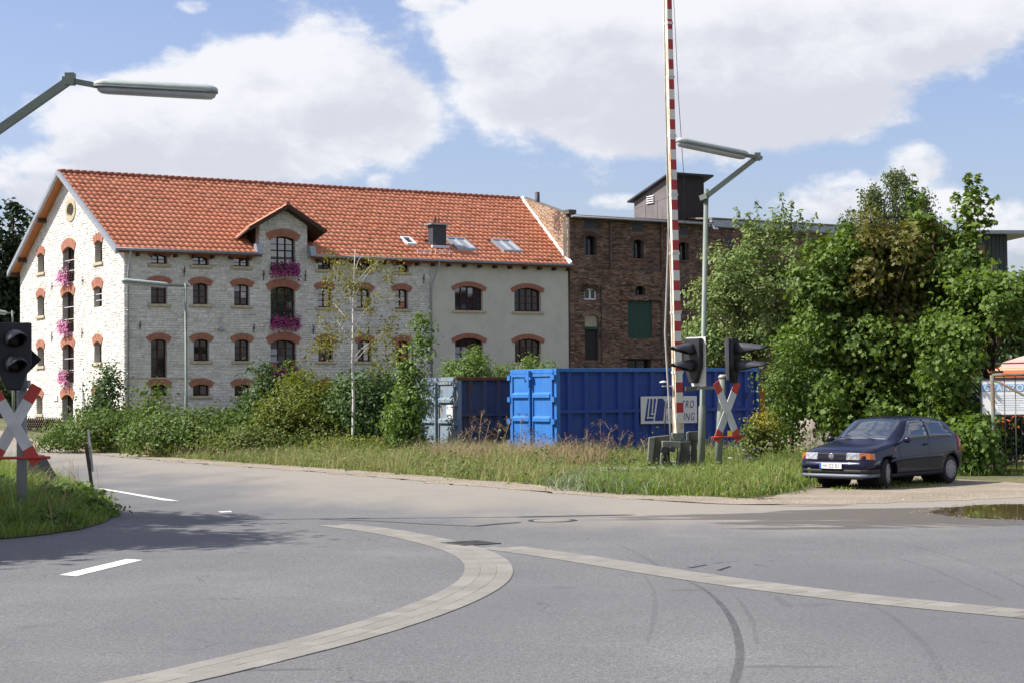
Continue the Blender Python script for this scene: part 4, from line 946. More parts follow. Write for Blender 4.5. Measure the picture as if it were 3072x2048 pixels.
# stones scattered on the dirt edge
n = 2600; k = r.integers(0, len(ED), n); C = ED[k]+nrm[k]*r.normal(.25, .45, n)[:, None]; s_ = r.uniform(.008, .03, n); an = r.uniform(0, 6.28, n); V = np.zeros((n, 5, 3))
ok = (C[:, 1] > 20)
for i in range(4): V[:, i, 0] = C[:, 0]+s_*np.cos(an+i*pi/2); V[:, i, 1] = C[:, 1]+s_*np.sin(an+i*pi/2); V[:, i, 2] = .003
V[:, 4, :2] = C; V[:, 4, 2] = .005+s_*.8
mk('pebble', (.3, .27, .23), .9, cols=[(.15, .13, .105), (.29, .26, .22), (.21, .18, .15)]); fastmesh('gravel', V[ok], [(0, 1, 4), (1, 2, 4), (2, 3, 4), (3, 0, 4)], int(ok.sum()), 5, r.random(int(ok.sum())), MATS['pebble'], kind='stuff')

# thin ribbons lying on the road
def ribbon(name, pts, w, z, mat, parent=None, kind=None):
    p = resample(np.array(pts), .15); t = np.gradient(p, axis=0); nn = np.stack([-t[:, 1], t[:, 0]], 1); nn /= np.linalg.norm(nn, axis=1, keepdims=True)
    w = np.interp(np.linspace(0, 1, len(p)), np.linspace(0, 1, len(w)), w) if hasattr(w, '__len__') else np.full(len(p), w)
    a, b = p-nn*w[:, None]/2, p+nn*w[:, None]/2; n = len(p)
    me = bpy.data.meshes.new(name); me.from_pydata([(x, y, z) for x, y in a]+[(x, y, z) for x, y in b], [], [(i, i+1, n+i+1, n+i) for i in range(n-1)])
    return link(name, me, parent, [mat], kind=kind)
def worn(name, col, amount, scale=6.0, rough=.8, lo=.3, hi=.7, st=(1, 1, 1)):
    m = bpy.data.materials.new(name); m.use_nodes = True; nt = m.node_tree; N = nt.nodes.new; L = nt.links.new; b = nt.nodes['Principled BSDF']
    b.inputs['Base Color'].default_value = (*col, 1); b.inputs['Roughness'].default_value = rough
    g = N('ShaderNodeNewGeometry'); t = N('ShaderNodeTexNoise'); t.inputs['Scale'].default_value = scale; t.inputs['Detail'].default_value = 8; t.inputs['Roughness'].default_value = .65; L(g.outputs['Position'], t.inputs['Vector'])
    r = N('ShaderNodeMapRange'); r.inputs['From Min'].default_value = lo; r.inputs['From Max'].default_value = hi; r.inputs['To Max'].default_value = amount; L(t.outputs[0], r.inputs['Value']); L(r.outputs[0], b.inputs['Alpha']); return m
MSKID = worn('tyre_rubber', (.045, .047, .053), .45, 1.3, lo=.15, hi=.7); MSKF = worn('faint_rubber', (.06, .062, .068), .17, 1.3, lo=.2, hi=.75); MTAR = worn('tar', (.022, .022, .026), .92, 8, .55, lo=.25, hi=.4)
MPAINT = worn('road_paint', (.60, .60, .57), .95, 9, lo=.30, hi=.46)
px = lambda *q: [gnd(a, b) for a, b in q]
def spline(pts, n=40):
    pts = np.array(pts); t = np.arange(len(pts)); s = np.linspace(0, len(pts)-1, n); out = []
    for q in s:
        i = min(int(q), len(pts)-2); u = q-i; p0, p1, p2, p3 = pts[max(i-1, 0)], pts[i], pts[i+1], pts[min(i+2, len(pts)-1)]
        out.append(.5*((2*p1)+(p2-p0)*u+(2*p0-5*p1+4*p2-p3)*u*u+(3*p1-3*p2+p3-p0)*u**3))
    return np.array(out)
ribbon('tyre_mark', spline(px((2050, 1737), (2110, 1766), (2160, 1810), (2200, 1870), (2218, 1940), (2215, 2000), (2195, 2070))), [.015, .05, .06, .065, .065], .005, MSKID, road)
ribbon('tyre_mark', spline(px((1935, 1728), (1958, 1765), (1965, 1820), (1955, 1880), (1940, 1930))), [.015, .045, .05, .03], .005, MSKF, road)
ribbon('tyre_mark', spline(px((1795, 1617), (1870, 1640), (1940, 1675), (2000, 1715))), [.02, .07, .05], .005, MSKF, road)
ribbon('tyre_mark', spline(px((2570, 1604), (2700, 1630), (2850, 1668), (2980, 1715), (3080, 1765))), [.02, .04, .05], .005, MSKF, road)
ribbon('tyre_mark', spline(px((2640, 1660), (2780, 1700), (2900, 1752), (3010, 1800))), [.025, .045, .04], .005, MSKF, road)
ribbon('tyre_mark', spline(px((2550, 1785), (2660, 1840), (2740, 1900), (2800, 1970), (2830, 2040))), [.02, .055, .06, .04], .005, MSKF, road)
ribbon('tyre_mark', spline(px((2200, 1780), (2250, 1850), (2270, 1930))), [.02, .05, .03], .005, MSKF, road)
ribbon('tyre_mark', spline(px((2330, 1790), (2365, 1820))), [.06, .1], .005, MSKF, road)
ribbon('tar_seam', spline(px((960, 1556), (1120, 1562), (1300, 1572), (1430, 1578))), .05, .005, MTAR, road)
ribbon('tar_seam', spline(px((1430, 1577), (1500, 1570), (1560, 1566))), [.10, .14, .12], .0055, MTAR, road)
ribbon('tar_seam', spline(px((360, 1553), (450, 1552), (560, 1553))), .03, .005, MTAR, road); ribbon('tar_seam', spline(px((350, 1522), (480, 1516), (520, 1514))), .02, .005, MTAR, road)
ribbon('tar_seam', spline(px((2070, 1702), (2100, 1700), (2120, 1693))), [.05, .03], .005, MTAR, road); ribbon('tar_seam', spline(px((2155, 1710), (2190, 1698))), [.05, .03], .005, MTAR, road)
def quad(name, pts, z, mat, parent): 
    me = bpy.data.meshes.new(name); me.from_pydata([(*gnd(*p), z) for p in pts], [], [(0, 1, 2, 3)]); return link(name, me, parent, [mat])
quad('lane_marking', [(178, 1724), (228, 1728), (428, 1679), (380, 1676)], .005, MPAINT, road)
quad('lane_marking', [(285, 1463), (315, 1465), (540, 1502), (490, 1500)], .005, MPAINT, road)
quad('lane_marking', [(655, 1533), (660, 1536.5), (697, 1535), (692, 1531.5)], .005, MPAINT, road)
quad('lane_marking', [(60, 1433), (95, 1430), (262, 1458), (235, 1461)], .005, MPAINT, road)
# manhole and drain
mh = empty('manhole_cover', (*gnd(1658, 1560), 0), 0, 'round concrete manhole cover set in a dark tar ring on the road', 'manhole cover')
b = MB(); 
for i in range(24):
    t0, t1 = 2*pi*i/24, 2*pi*(i+1)/24; b.add([(.30*cos(t0), .30*sin(t0), .004), (.30*cos(t1), .30*sin(t1), .004), (.375*cos(t1), .375*sin(t1), .004), (.375*cos(t0), .375*sin(t0), .004)], [(0, 1, 2, 3)])
b.build('tar_ring', MTAR, mh)
mk('concrete_pale', (.205, .195, .172), .9, col2=(.16, .152, .135), scale=5, bump=.3); MB().lathe([(.29, -.02), (.29, .006), (.27, .010)], lathe_z, 28).build('lid', MATS['concrete_pale'], mh)
gq = gnd(1412, 1629); gd = np.array(gnd(1480, 1640))-np.array(gnd(1340, 1622))
dr = empty('drain_grate', (*gq, 0), atan2(gd[1], gd[0]), 'dark iron drain grate where the two paved gutters meet', 'drain grate')
mk('pit_dust', (.10, .095, .085), .95); mk('cast_iron', (.05, .048, .046), .6, col2=(.10, .09, .08), scale=8)
b = MB(); b.box(-.28, .28, -.28, -.24, .002, .013); b.box(-.28, .28, .24, .28, .002, .013); b.box(-.28, -.24, -.24, .24, .002, .013); b.box(.24, .28, -.24, .24, .002, .013); b.build('grate_frame', MATS['cast_iron'], dr)
for i in range(7): MB().box(-.20+.062*i, -.172+.062*i, -.238, .238, .004, .012).build('grate_bar', MATS['cast_iron'], dr)
MB().box(-.24, .24, -.24, .24, .001, .0035).build('grate_pit', MATS['pit_dust'], dr)

# paved gutters: rows of concrete blocks
mk('gutter_bed', (.12, .112, .10), .95, col2=(.15, .14, .125), scale=3, world=True)
mk('gutter_block', (.27, .255, .225), .92, cols=[(.19, .182, .163), (.215, .206, .186), (.20, .192, .173), (.225, .216, .195)], col2=(.165, .157, .142), scale=2.5, piece=.05, bump=.35, bscale=50, world=True)
def gutter(name, pts, rows, bw, bl, seed):
    p = resample(np.array(pts), .05); d = np.concatenate([[0], np.cumsum(np.linalg.norm(np.diff(p, axis=0), axis=1))]); T = d[-1]
    W_ = rows*bw; rt = np.random.default_rng(seed)
    bed = ribbon(name, p, W_+.006, .0045, MATS['gutter_bed'], kind='structure')
    def at(s):
        c = np.array([np.interp(s, d, p[:, 0]), np.interp(s, d, p[:, 1])]); e = np.array([np.interp(min(s+.05, T), d, p[:, 0]), np.interp(min(s+.05, T), d, p[:, 1])]); f = np.array([np.interp(max(s-.05, 0), d, p[:, 0]), np.interp(max(s-.05, 0), d, p[:, 1])])
        t = (e-f)/np.linalg.norm(e-f); return c, np.array([-t[1], t[0]])
    n = int(T/bl); gp = .004
    me0 = MB().box(-.5, .5, -.5, .5, 0, 1); 
    for j in range(rows):
        off = bl*.5*(j % 2)
        for i in range(n):
            s0, s1 = i*bl+off+gp/2, (i+1)*bl+off-gp/2
            if s1 > T: continue
            a0 = -W_/2+j*bw+gp/2; a1 = a0+bw-gp; q = []
            for s, a in ((s0, a0), (s1, a0), (s1, a1), (s0, a1)): c, nn = at(s); q.append(c+nn*a)
            z = .0070+rt.normal(0, .0006); cen = sum(q)/4
            c1 = [(x-cen[0], y-cen[1]) for x, y in q]; sh_ = [(x*.985, y*.985) for x, y in c1]
            me = bpy.data.meshes.new('gutter_block'); me.from_pydata([(x, y, 0) for x, y in c1]+[(x, y, z-.005) for x, y in sh_], [], [(4, 5, 6, 7), (0, 1, 5, 4), (1, 2, 6, 5), (2, 3, 7, 6), (3, 0, 4, 7)]); me.materials.append(MATS['gutter_block'])
            bm = bmesh.new(); bm.from_mesh(me); bmesh.ops.recalc_face_normals(bm, faces=bm.faces[:]); 
            if max(bm.faces, key=lambda f: f.calc_area()).normal.z < 0: bmesh.ops.reverse_faces(bm, faces=bm.faces[:])
            bm.to_mesh(me); bm.free()
            o = bpy.data.objects.new('gutter_block', me); COL.objects.link(o); o.parent = bed; o.location = (cen[0], cen[1], .0046)
gutter('curved_gutter', spline(px((1000, 1573), (1150, 1592), (1300, 1622), (1410, 1655), (1462, 1690), (1455, 1735), (1380, 1785), (1230, 1845), (1000, 1915), (760, 1975), (500, 2035), (200, 2090)), 80), 3, .175, .31, 5)
gutter('straight_gutter', spline(px((1490, 1640), (1700, 1668), (2000, 1716), (2300, 1759), (2600, 1795), (2850, 1820), (3120, 1845)), 60), 2, .27, .30, 6)
# ------------------------------------------------------------------ plants
OVAL = [(0, 0), (.3, .24, .03), (.7, .2, .03), (1, 0, -.04), (.7, -.2, .03), (.3, -.24, .03)]; OVAL_F = [(0, 1, 2, 3), (0, 3, 4, 5)]
MAPLE = [(0, 0), (.1, .36, .05), (.36, .24), (.52, .52, .06), (.64, .2), (1, 0, -.05), (.64, -.2), (.52, -.52, .06), (.36, -.24), (.1, -.36, .05)]; MAPLE_F = [(0, 1, 2), (2, 3, 4), (0, 2, 4, 5), (0, 5, 6, 8), (6, 7, 8), (8, 9, 0)]
mk('bark', (.10, .075, .05), .95, col2=(.06, .045, .035), scale=6, stretch=(4, 4, .8), bump=.5)
mk('birch_bark', (.52, .50, .46), .8, col2=(.10, .09, .08), scale=5, lo=.62, hi=.70, stretch=(1.5, 1.5, 6))
mk('twig', (.09, .06, .035), .9)
LM = dict(
    maple=leafmat('maple_leaves', [(0.077, 0.127, 0.022), (0.123, 0.191, 0.036), (0.056, 0.100, 0.018), (0.160, 0.218, 0.045)], .42, .28),
    hazel=leafmat('hazel_leaves', [(0.145, 0.210, 0.059), (0.194, 0.256, 0.088), (0.098, 0.156, 0.043), (0.233, 0.275, 0.107)], .5, .28),
    brown=leafmat('turning_leaves', [(.11, .125, .028), (.15, .12, .03), (.075, .098, .022), (.13, .11, .028), (.085, .11, .024)], .5, .28),
    light=leafmat('light_leaves', [(0.108, 0.175, 0.031), (0.082, 0.140, 0.029), (0.139, 0.209, 0.043)], .45, .35),
    willow=leafmat('birch_leaves', [(0.103, 0.140, 0.056), (0.129, 0.165, 0.070), (0.075, 0.111, 0.041)], .5, .3),
    bramble=leafmat('bramble_leaves', [(0.075, 0.130, 0.025), (0.105, 0.168, 0.037), (0.050, 0.098, 0.019), (0.137, 0.174, 0.043), (0.124, 0.111, 0.037)], .5, .28),
    yellow=leafmat('yellow_green_leaves', [(0.126, 0.162, 0.026), (0.102, 0.138, 0.024), (0.156, 0.186, 0.036), (0.120, 0.120, 0.026)], .5, .3),
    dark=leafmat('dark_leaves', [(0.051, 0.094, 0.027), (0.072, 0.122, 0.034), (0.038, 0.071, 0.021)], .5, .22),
    birch=leafmat('sapling_leaves', [(0.150, 0.163, 0.033), (0.188, 0.163, 0.039), (0.112, 0.138, 0.029)], .5, .35),
    poplar=leafmat('poplar_leaves', [(0.109, 0.172, 0.037), (0.138, 0.207, 0.052), (0.075, 0.132, 0.028)], .4, .3),
    conifer=leafmat('conifer_needles', [(.018, .036, .014), (.026, .048, .018), (.012, .026, .010)], .7, .1),
    gold=leafmat('goldenrod_blossom', [(.34, .30, .045), (.28, .27, .04), (.38, .34, .06)], .7, .3),
    red=leafmat('red_shoots', [(.20, .045, .02), (.15, .06, .02), (.10, .10, .02)], .5, .3))
TPL = {'oval': (OVAL, OVAL_F), 'maple': (MAPLE, MAPLE_F), 'small': (DIAM, DIAM_F)}
def crown(root, ells, n, size, mat, tpl, seed, clump=45, cr=.32, shell=.55, up=.45, out=.6, droop=.15, name='crown', sz=.3):
    r = np.random.default_rng(seed); E_ = np.array(ells, dtype=float); vol = E_[:, 3]*E_[:, 4]*E_[:, 5]; vol = vol**.8; m = max(1, n//clump)
    k = r.choice(len(E_), m, p=vol/vol.sum()); dr_ = rand_dirs(m, r); rad = shell+(1-shell)*r.random(m)**.7
    C = E_[k, :3]+dr_*E_[k, 3:6]*rad[:, None]; C = C[C[:, 2] > .05]; m = len(C)
    idx = np.repeat(np.arange(m), clump); nn = len(idx)
    cs = r.uniform(.6, 1.35, m)*cr
    Pt = C[idx]+r.normal(size=(nn, 3))*np.array([1, 1, .62])*cs[idx][:, None]; Pt[:, 2] = np.maximum(Pt[:, 2], .03)
    kk = np.repeat(k[:len(C)] if False else k[np.arange(m) % len(k)], clump)
    ctr = E_[:, :3].mean(0); o = Pt-ctr; o /= np.linalg.norm(o, axis=1, keepdims=True)+1e-9
    co_ = (Pt-C[idx])/(cs[idx][:, None]+1e-6); N_ = o*out*.55+co_*.32*out+np.array([0, 0, up])+r.normal(size=(nn, 3))*.42; N_ /= np.linalg.norm(N_, axis=1, keepdims=True)
    t, f = TPL[tpl]; rn = np.clip(np.repeat(r.random(m), clump)*.55+r.random(nn)*.45, 0, .999)
    return fastmesh(name, leaf_cloud(Pt, N_, size*r.uniform(1-sz, 1+sz, nn), t, r, droop), f, nn, len(t), rn, mat, root, 'stuff'), C
def plumes(spec, k, seed, fx=.36, fy=.5):
    r = random.Random(seed); out = []
    for (a, b_, rx, ry, dp, dy) in spec:
        n_ = max(2, int(round(k*(rx*ry/12000.0)**.5)))
        for i in range(n_):
            t = 2*pi*(i+r.random()*.7)/n_; q = r.uniform(.35, .95)
            out.append((a+rx*q*cos(t)*.85, b_+ry*q*sin(t)*.85, rx*fx*r.uniform(.7, 1.25), ry*fy*r.uniform(.6, 1.2), dp*.45, dy+r.uniform(-.75, .75)*dp))
        out.append((a, b_, rx*.6, ry*.62, dp*.55, dy+dp*.35))
    return out
def limbs(root, C, trunk_top, r0, nb, seed, mat='bark', base=(0, 0, 0), lean=(0, 0), name='trunk'):
    r = random.Random(seed); b = MB(); x, y = lean; n = 7
    pts = [(base[0]+x*t*t+r.uniform(-.06, .06)*(0 < i), base[1]+y*t*t+r.uniform(-.06, .06)*(0 < i), base[2]+trunk_top*t) for i, t in enumerate([j/(n-1) for j in range(n)])]
    b.tube(pts, [r0*(1.25 if i == 0 else 1-.72*i/(n-1)) for i in range(n)], 9); b.build(name, MATS[mat], root)
    lb = MB(); idx = list(range(len(C))); r.shuffle(idx)
    for i in idx[:nb]:
        c = C[i]; t = min(.95, max(.15, (c[2]-base[2])/max(trunk_top, .1)*.62)); j = t*(n-1); k = min(int(j), n-2); f = j-k
        s = [pts[k][q]+(pts[k+1][q]-pts[k][q])*f for q in range(3)]; mid = [(s[q]+c[q])/2+r.uniform(-.15, .15)+(.12 if q == 2 else 0) for q in range(3)]
        rr_ = max(.008, r0*(1-.7*t)*.42); lb.tube([s, mid, tuple(c)], [rr_, rr_*.6, rr_*.2], 5)
    if lb.v: lb.build('limbs', MATS[mat], root)
def plant(name, px_, Y, label, cat, group=None): 
    x = P(px_, 1100, Y)[0]; return empty(name, (x, Y, float(hgt(x, Y))), 0, label, cat, group), x
def ell(root, spec, Y):   # (px, py, rx px, ry px, depth m, dY) -> local ellipsoids
    out = []; bx, by, bz = root.location
    for (a, b_, rx, ry, dp, dy) in spec:
        q = P(a, b_, Y+dy); s = (Y+dy)/FOC; out.append((q[0]-bx, q[1]-by, q[2]-bz, rx*s, dp, ry*s))
    return out
def shrub(name, px_, Y, spec, n, size, mat, tpl, seed, label, cat='shrub', group=None, trunk=None, r0=.05, nb=25, bark='bark', tuft=0, **kw):
    t, x = plant(name, px_, Y, label, cat, group); e = ell(t, plumes(spec, tuft, seed) if tuft else spec, Y); _, C = crown(t, e, n, size, LM[mat], tpl, seed, **kw)
    h = trunk if trunk else max(q[2] for q in e); limbs(t, C, h, r0, nb, seed, bark, name='trunk' if cat == 'tree' else 'stem'); return t
TG = 'leafy trees in front of the brick factory'
def shoots(root, Y, lines, size, mat, tpl, seed, step=.055, spread=.10, name='shoots'):
    """thin upright shoots: (px0, py0, px1, py1) from base to tip, leaves set along the stem and getting fewer to the tip"""
    r = np.random.default_rng(seed); b = MB(); Ps = []; Ns = []
    for (a0, b0, a1, b1) in lines:
        o = np.array(root.location); p0 = P(a0, b0, Y+r.uniform(-.5, .5))-o; p1 = P(a1, b1, Y+r.uniform(-.5, .5))-o; m = (p0+p1)/2+r.normal(0, .08, 3); b.tube([p0, m, p1], [.018, .011, .004], 5)
        L_ = np.linalg.norm(p1-p0); k = int(L_/step*2.4); t = r.uniform(0, 1, k)**.85; c = (p0*((1-t)**2)[:, None]+m*(2*t*(1-t))[:, None]+p1*(t**2)[:, None])
        d = rand_dirs(k, r); d[:, 2] = np.abs(d[:, 2])*.5-.1; Ps.append(c+d*(spread*(1.5-1.1*t))[:, None]); Ns.append(d*.5+np.array([0, 0, .7])+r.normal(0, .3, (k, 3)))
    Pt = np.concatenate(Ps); N_ = np.concatenate(Ns); N_ /= np.linalg.norm(N_, axis=1, keepdims=True); nn = len(Pt); t, f = TPL[tpl]
    fastmesh(name, leaf_cloud(Pt, N_, size*r.uniform(.6, 1.25, nn), t, r, .4), f, nn, len(t), r.random(nn), LM[mat], root, 'stuff'); b.build('shoot_stem', MATS['bark'], root)
# right hand trees
shrub('hazel_tree', 2230, 55.2, [(2250, 800, 135, 110, 1.6, 0), (2180, 960, 130, 160, 1.6, 0), (2330, 900, 150, 200, 1.8, 0), (2100, 1040, 80, 110, 1.3, 0), (2215, 1050, 110, 110, 1.5, 0), (2345, 700, 75, 70, 1, .5), (2390, 1040, 90, 190, 1.4, 0), (2245, 695, 50, 45, .8, 0), (2110, 930, 60, 50, .8, 0)],
      24000, .125, 'hazel', 'oval', 1, 'bushy pale green tree behind the lamp post and traffic signals', 'tree', TG, 4.6, .13, 60, tuft=6, clump=46, cr=.18, shell=.45)
up_, _ = plant('upright_shoots', 2330, 55.4, 'thin upright shoots rising above the bushy pale green tree', 'tree', TG)
shoots(up_, 55.4, [(2220, 760, 2208, 618), (2232, 760, 2250, 632), (2280, 740, 2268, 600), (2300, 730, 2316, 622), (2350, 740, 2342, 575), (2365, 740, 2372, 600), (2395, 730, 2398, 628), (2430, 740, 2446, 640), (2455, 760, 2462, 668), (2250, 760, 2236, 660), (2330, 720, 2328, 640), (2410, 760, 2422, 660)], .14, 'hazel', 'oval', 2, spread=.13)
limbs(up_, np.zeros((0, 3)), 5.4, .06, 0, 2)
shrub('maple_tree', 2560, 44.5, [(2500, 1000, 120, 240, 1.5, 0), (2560, 860, 100, 140, 1.6, .5), (2520, 1200, 110, 130, 1.3, -.5), (2650, 1130, 130, 170, 1.4, -.5), (2520, 760, 60, 70, 1, .5), (2440, 850, 60, 110, .9, .5), (2720, 1220, 120, 110, 1.2, -.8), (2600, 1300, 150, 70, 1.0, -.8)],
      30000, .135, 'maple', 'maple', 3, 'dark maple with large lobed leaves right behind the parked car', 'tree', TG, 5.0, .12, 55, tuft=7, clump=50, cr=.19, shell=.45, droop=.5)
shrub('turning_maple', 2640, 44.6, [(2625, 720, 55, 70, .9, 0), (2690, 760, 80, 110, 1.0, 0), (2620, 780, 70, 120, .9, -.6), (2740, 800, 70, 170, 1.0, -.5), (2700, 980, 60, 120, .8, -.6), (2600, 650, 26, 40, .4, 0)],
      9500, .13, 'brown', 'maple', 4, 'maple with yellowing brown leaves between the darker green crowns', 'tree', TG, 6.0, .10, 35, tuft=5, clump=50, cr=.18, shell=.4, droop=.5)
tm_ = shrub('tall_maple', 2800, 44, [(2790, 820, 80, 120, 1.2, 0), (2870, 840, 90, 120, 1.2, 0), (2735, 740, 44, 60, .9, 0), (2880, 740, 44, 70, .7, 0), (2830, 980, 110, 160, 1.2, 0), (2940, 900, 60, 90, .8, 0)],
      13000, .135, 'maple', 'maple', 5, 'tallest maple with thin shoots against the sky on the right', 'tree', TG, 6.2, .10, 45, tuft=6, clump=50, cr=.18, shell=.45, droop=.5)
shoots(tm_, 44, [(2735, 760, 2738, 520), (2750, 720, 2768, 580), (2800, 800, 2792, 640), (2885, 760, 2905, 520), (2890, 740, 2935, 525), (2880, 720, 2868, 580), (2900, 720, 2992, 588), (2900, 740, 2975, 640), (2895, 700, 2916, 560), (2840, 800, 2838, 660), (2770, 780, 2764, 640), (2930, 640, 2958, 560), (2905, 690, 2985, 660)], .17, 'maple', 'maple', 55, spread=.17, step=.05)
shrub('spreading_maple', 2980, 42.5, [(2960, 875, 90, 75, 1.2, 0), (3065, 900, 80, 75, 1.2, 0), (2850, 1010, 90, 100, 1.1, 0), (2950, 920, 100, 70, 1.1, 0), (2830, 1140, 90, 90, 1.0, 0), (2840, 1270, 120, 90, 1.0, .4), (3015, 810, 32, 45, .5, 0), (3120, 860, 70, 60, .8, 0)],
      16000, .135, 'light', 'maple', 6, 'bright green maple spreading over the orange lorry and gate', 'tree', TG, 5.0, .10, 45, tuft=6, clump=50, cr=.19, shell=.45, droop=.5)
def weeping(root, spec, Y, n_str, seed, mat, lf, size, ln):
    r = np.random.default_rng(seed); e = ell(root, spec, Y); Pn = []; 
    for s in range(n_str):
        q = e[r.integers(0, len(e))]; d = rand_dirs(1, r)[0]; d[2] = abs(d[2])*.9; p = np.array(q[:3])+d*np.array(q[3:6])*r.uniform(.1, 1.05); L_ = r.uniform(.5, 1)*ln; k = int(L_/.055)
        t = np.linspace(0, 1, k)[:, None]; Pn.append(p+np.array([d[0]*.35+.15, d[1]*.3, 0])*t-np.array([0, 0, 1])*L_*t**1.4+r.normal(0, .05, (k, 3)))
    Pt = np.concatenate(Pn); nn = len(Pt); N_ = rand_dirs(nn, r)+np.array([0, 0, .4]); N_ /= np.linalg.norm(N_, axis=1, keepdims=True)
    t, f = TPL[lf]; fastmesh('hanging_twigs', leaf_cloud(Pt, N_, size*r.uniform(.7, 1.3, nn), t, r, .9), f, nn, len(t), r.random(nn), LM[mat], root, 'stuff')
bt, _ = plant('birch_tree', 2660, 70.5, 'tallest drooping birch top swaying above the tree line', 'tree', TG)
weeping(bt, [(2560, 680, 60, 60, .8, 0), (2615, 590, 44, 50, .7, 0), (2690, 535, 46, 40, .7, 0), (2765, 610, 44, 60, .7, 0), (2590, 720, 100, 60, 1.2, 0), (2720, 640, 40, 50, .8, 0), (2500, 720, 40, 40, .6, 0), (2650, 690, 60, 60, .9, 0), (2800, 690, 40, 60, .7, 0)], 70.5, 720, 8, 'willow', 'small', .105, 2.6)
limbs(bt, np.array(ell(bt, [(2600, 600, 1, 1, 1, 0), (2700, 540, 1, 1, 1, 0), (2740, 600, 1, 1, 1, 0), (2560, 680, 1, 1, 1, 0), (2650, 650, 1, 1, 1, 0)], 70.5))[:, :3], 9.5, .14, 5, 9, 'birch_bark')
shrub('young_robinia', 2372, 44, [(2372, 1060, 45, 60, .5, 0), (2360, 1140, 65, 80, .6, 0), (2385, 1220, 75, 70, .6, 0), (2365, 1290, 50, 50, .5, 0), (2372, 1010, 18, 30, .2, 0)], 3800, .10, 'light', 'oval', 10, 'young light green sapling beside the crossbuck pole', 'shrub', 'shrubs on the waste ground', 2.6, .04, 25, clump=30, cr=.2, shell=.1)
shrub('low_bush', 2905, 39.6, [(2880, 1330, 50, 50, .4, 0), (2930, 1300, 40, 50, .4, 0), (2950, 1370, 60, 40, .4, 0), (2860, 1390, 40, 30, .3, 0)], 1500, .13, 'light', 'maple', 11, 'low leafy bush between the car tail and the gate post', 'shrub', 'shrubs on the waste ground', .9, .03, 12, cr=.2, droop=.4)
shrub('goldenrod', 2285, 42.6, [(2270, 1290, 40, 50, .35, 0), (2310, 1270, 30, 50, .3, 0), (2320, 1320, 30, 40, .3, 0), (2255, 1330, 30, 40, .3, 0)], 1500, .09, 'yellow', 'small', 12, 'yellow flowering goldenrod clump beside the right crossbuck', 'plant', None, .9, .015, 25, clump=24, cr=.13, shell=0)
gt_, gx_ = plant('goldenrod', 2288, 42.4, 'yellow flower heads of goldenrod over the grass by the crossbuck', 'plant')
crown(gt_, ell(gt_, [(2300, 1238, 22, 12, .25, 0), (2262, 1255, 24, 18, .25, 0), (2330, 1262, 22, 18, .2, 0), (2290, 1275, 30, 20, .25, 0)], 42.4), 420, .05, LM['gold'], 'small', 13, clump=30, cr=.09, shell=.2, name='flower_heads'); limbs(gt_, np.array([[.1, 0, .8], [-.2, 0, .7], [.3, .1, .75]]), .7, .015, 3, 14, 'twig', name='stem')
# background trees on the right edge and behind the yard
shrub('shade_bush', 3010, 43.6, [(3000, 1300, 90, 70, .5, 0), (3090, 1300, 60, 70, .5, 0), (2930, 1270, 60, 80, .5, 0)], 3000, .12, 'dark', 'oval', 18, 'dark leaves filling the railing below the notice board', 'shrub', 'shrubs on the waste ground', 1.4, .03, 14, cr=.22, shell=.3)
shrub('background_tree', 3050, 60, [(3070, 950, 100, 70, 1.5, 0), (3150, 930, 100, 90, 1.5, 0), (3000, 1000, 120, 90, 1.5, 0)], 4000, .22, 'dark', 'oval', 15, 'dark tree behind the lorry at the right edge', 'tree', TG, 4.4, .12, 20, cr=.45)
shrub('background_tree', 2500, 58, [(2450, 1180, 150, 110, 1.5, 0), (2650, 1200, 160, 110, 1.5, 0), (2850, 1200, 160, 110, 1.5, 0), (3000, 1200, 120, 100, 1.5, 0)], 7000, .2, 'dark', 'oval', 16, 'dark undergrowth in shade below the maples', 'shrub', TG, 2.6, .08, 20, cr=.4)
# left: shrubs between the road and the stone mill
SG = 'shrubs along the far road edge'
shrub('elder_bush', 310, 69, [(315, 1190, 50, 70, .9, 0), (290, 1250, 60, 50, .9, 0), (335, 1130, 30, 50, .6, 0), (340, 1250, 55, 45, .9, 0), (325, 1095, 16, 30, .3, 0)], 3600, .13, 'dark', 'small', 20, 'dark feathery elder bush at the corner of the mill', 'shrub', SG, 2.2, .05, 26, clump=24, cr=.26, shell=.1, droop=.3)
shrub('bramble_thicket', 330, 61, [(250, 1300, 110, 36, 1.2, 0), (370, 1290, 110, 50, 1.2, .6), (440, 1260, 80, 50, 1.2, 1.5), (300, 1270, 90, 40, 1.0, 1.5), (160, 1318, 70, 20, 1.0, 1)], 9000, .125, 'bramble', 'oval', 21, 'sprawling green bramble thicket left of the small lamp post', 'shrub', SG, .9, .03, 25, cr=.26, shell=.45)
shrub('bramble_thicket', 560, 57, [(520, 1285, 100, 46, 1.2, 0), (640, 1275, 100, 44, 1.2, 1.2), (480, 1310, 110, 40, 1.0, -.5), (600, 1310, 110, 40, 1.0, -.8), (700, 1290, 90, 46, 1.1, 0), (450, 1210, 36, 60, .6, 2.0), (740, 1250, 60, 50, .8, 2)], 10500, .125, 'bramble', 'oval', 22, 'wide bramble thicket in front of the small green lamp post', 'shrub', SG, 1.0, .03, 25, cr=.26, shell=.45)
shrub('self_sown_bush', 800, 58, [(790, 1170, 30, 90, .6, 0), (820, 1210, 60, 80, .9, .5), (760, 1220, 40, 60, .8, .5), (860, 1250, 70, 60, .9, .5), (800, 1110, 12, 30, .25, 0)], 4200, .13, 'dark', 'oval', 23, 'dark leafy bush with tall shoots below the purple window boxes', 'shrub', SG, 2.0, .04, 26, cr=.24, shell=.2)
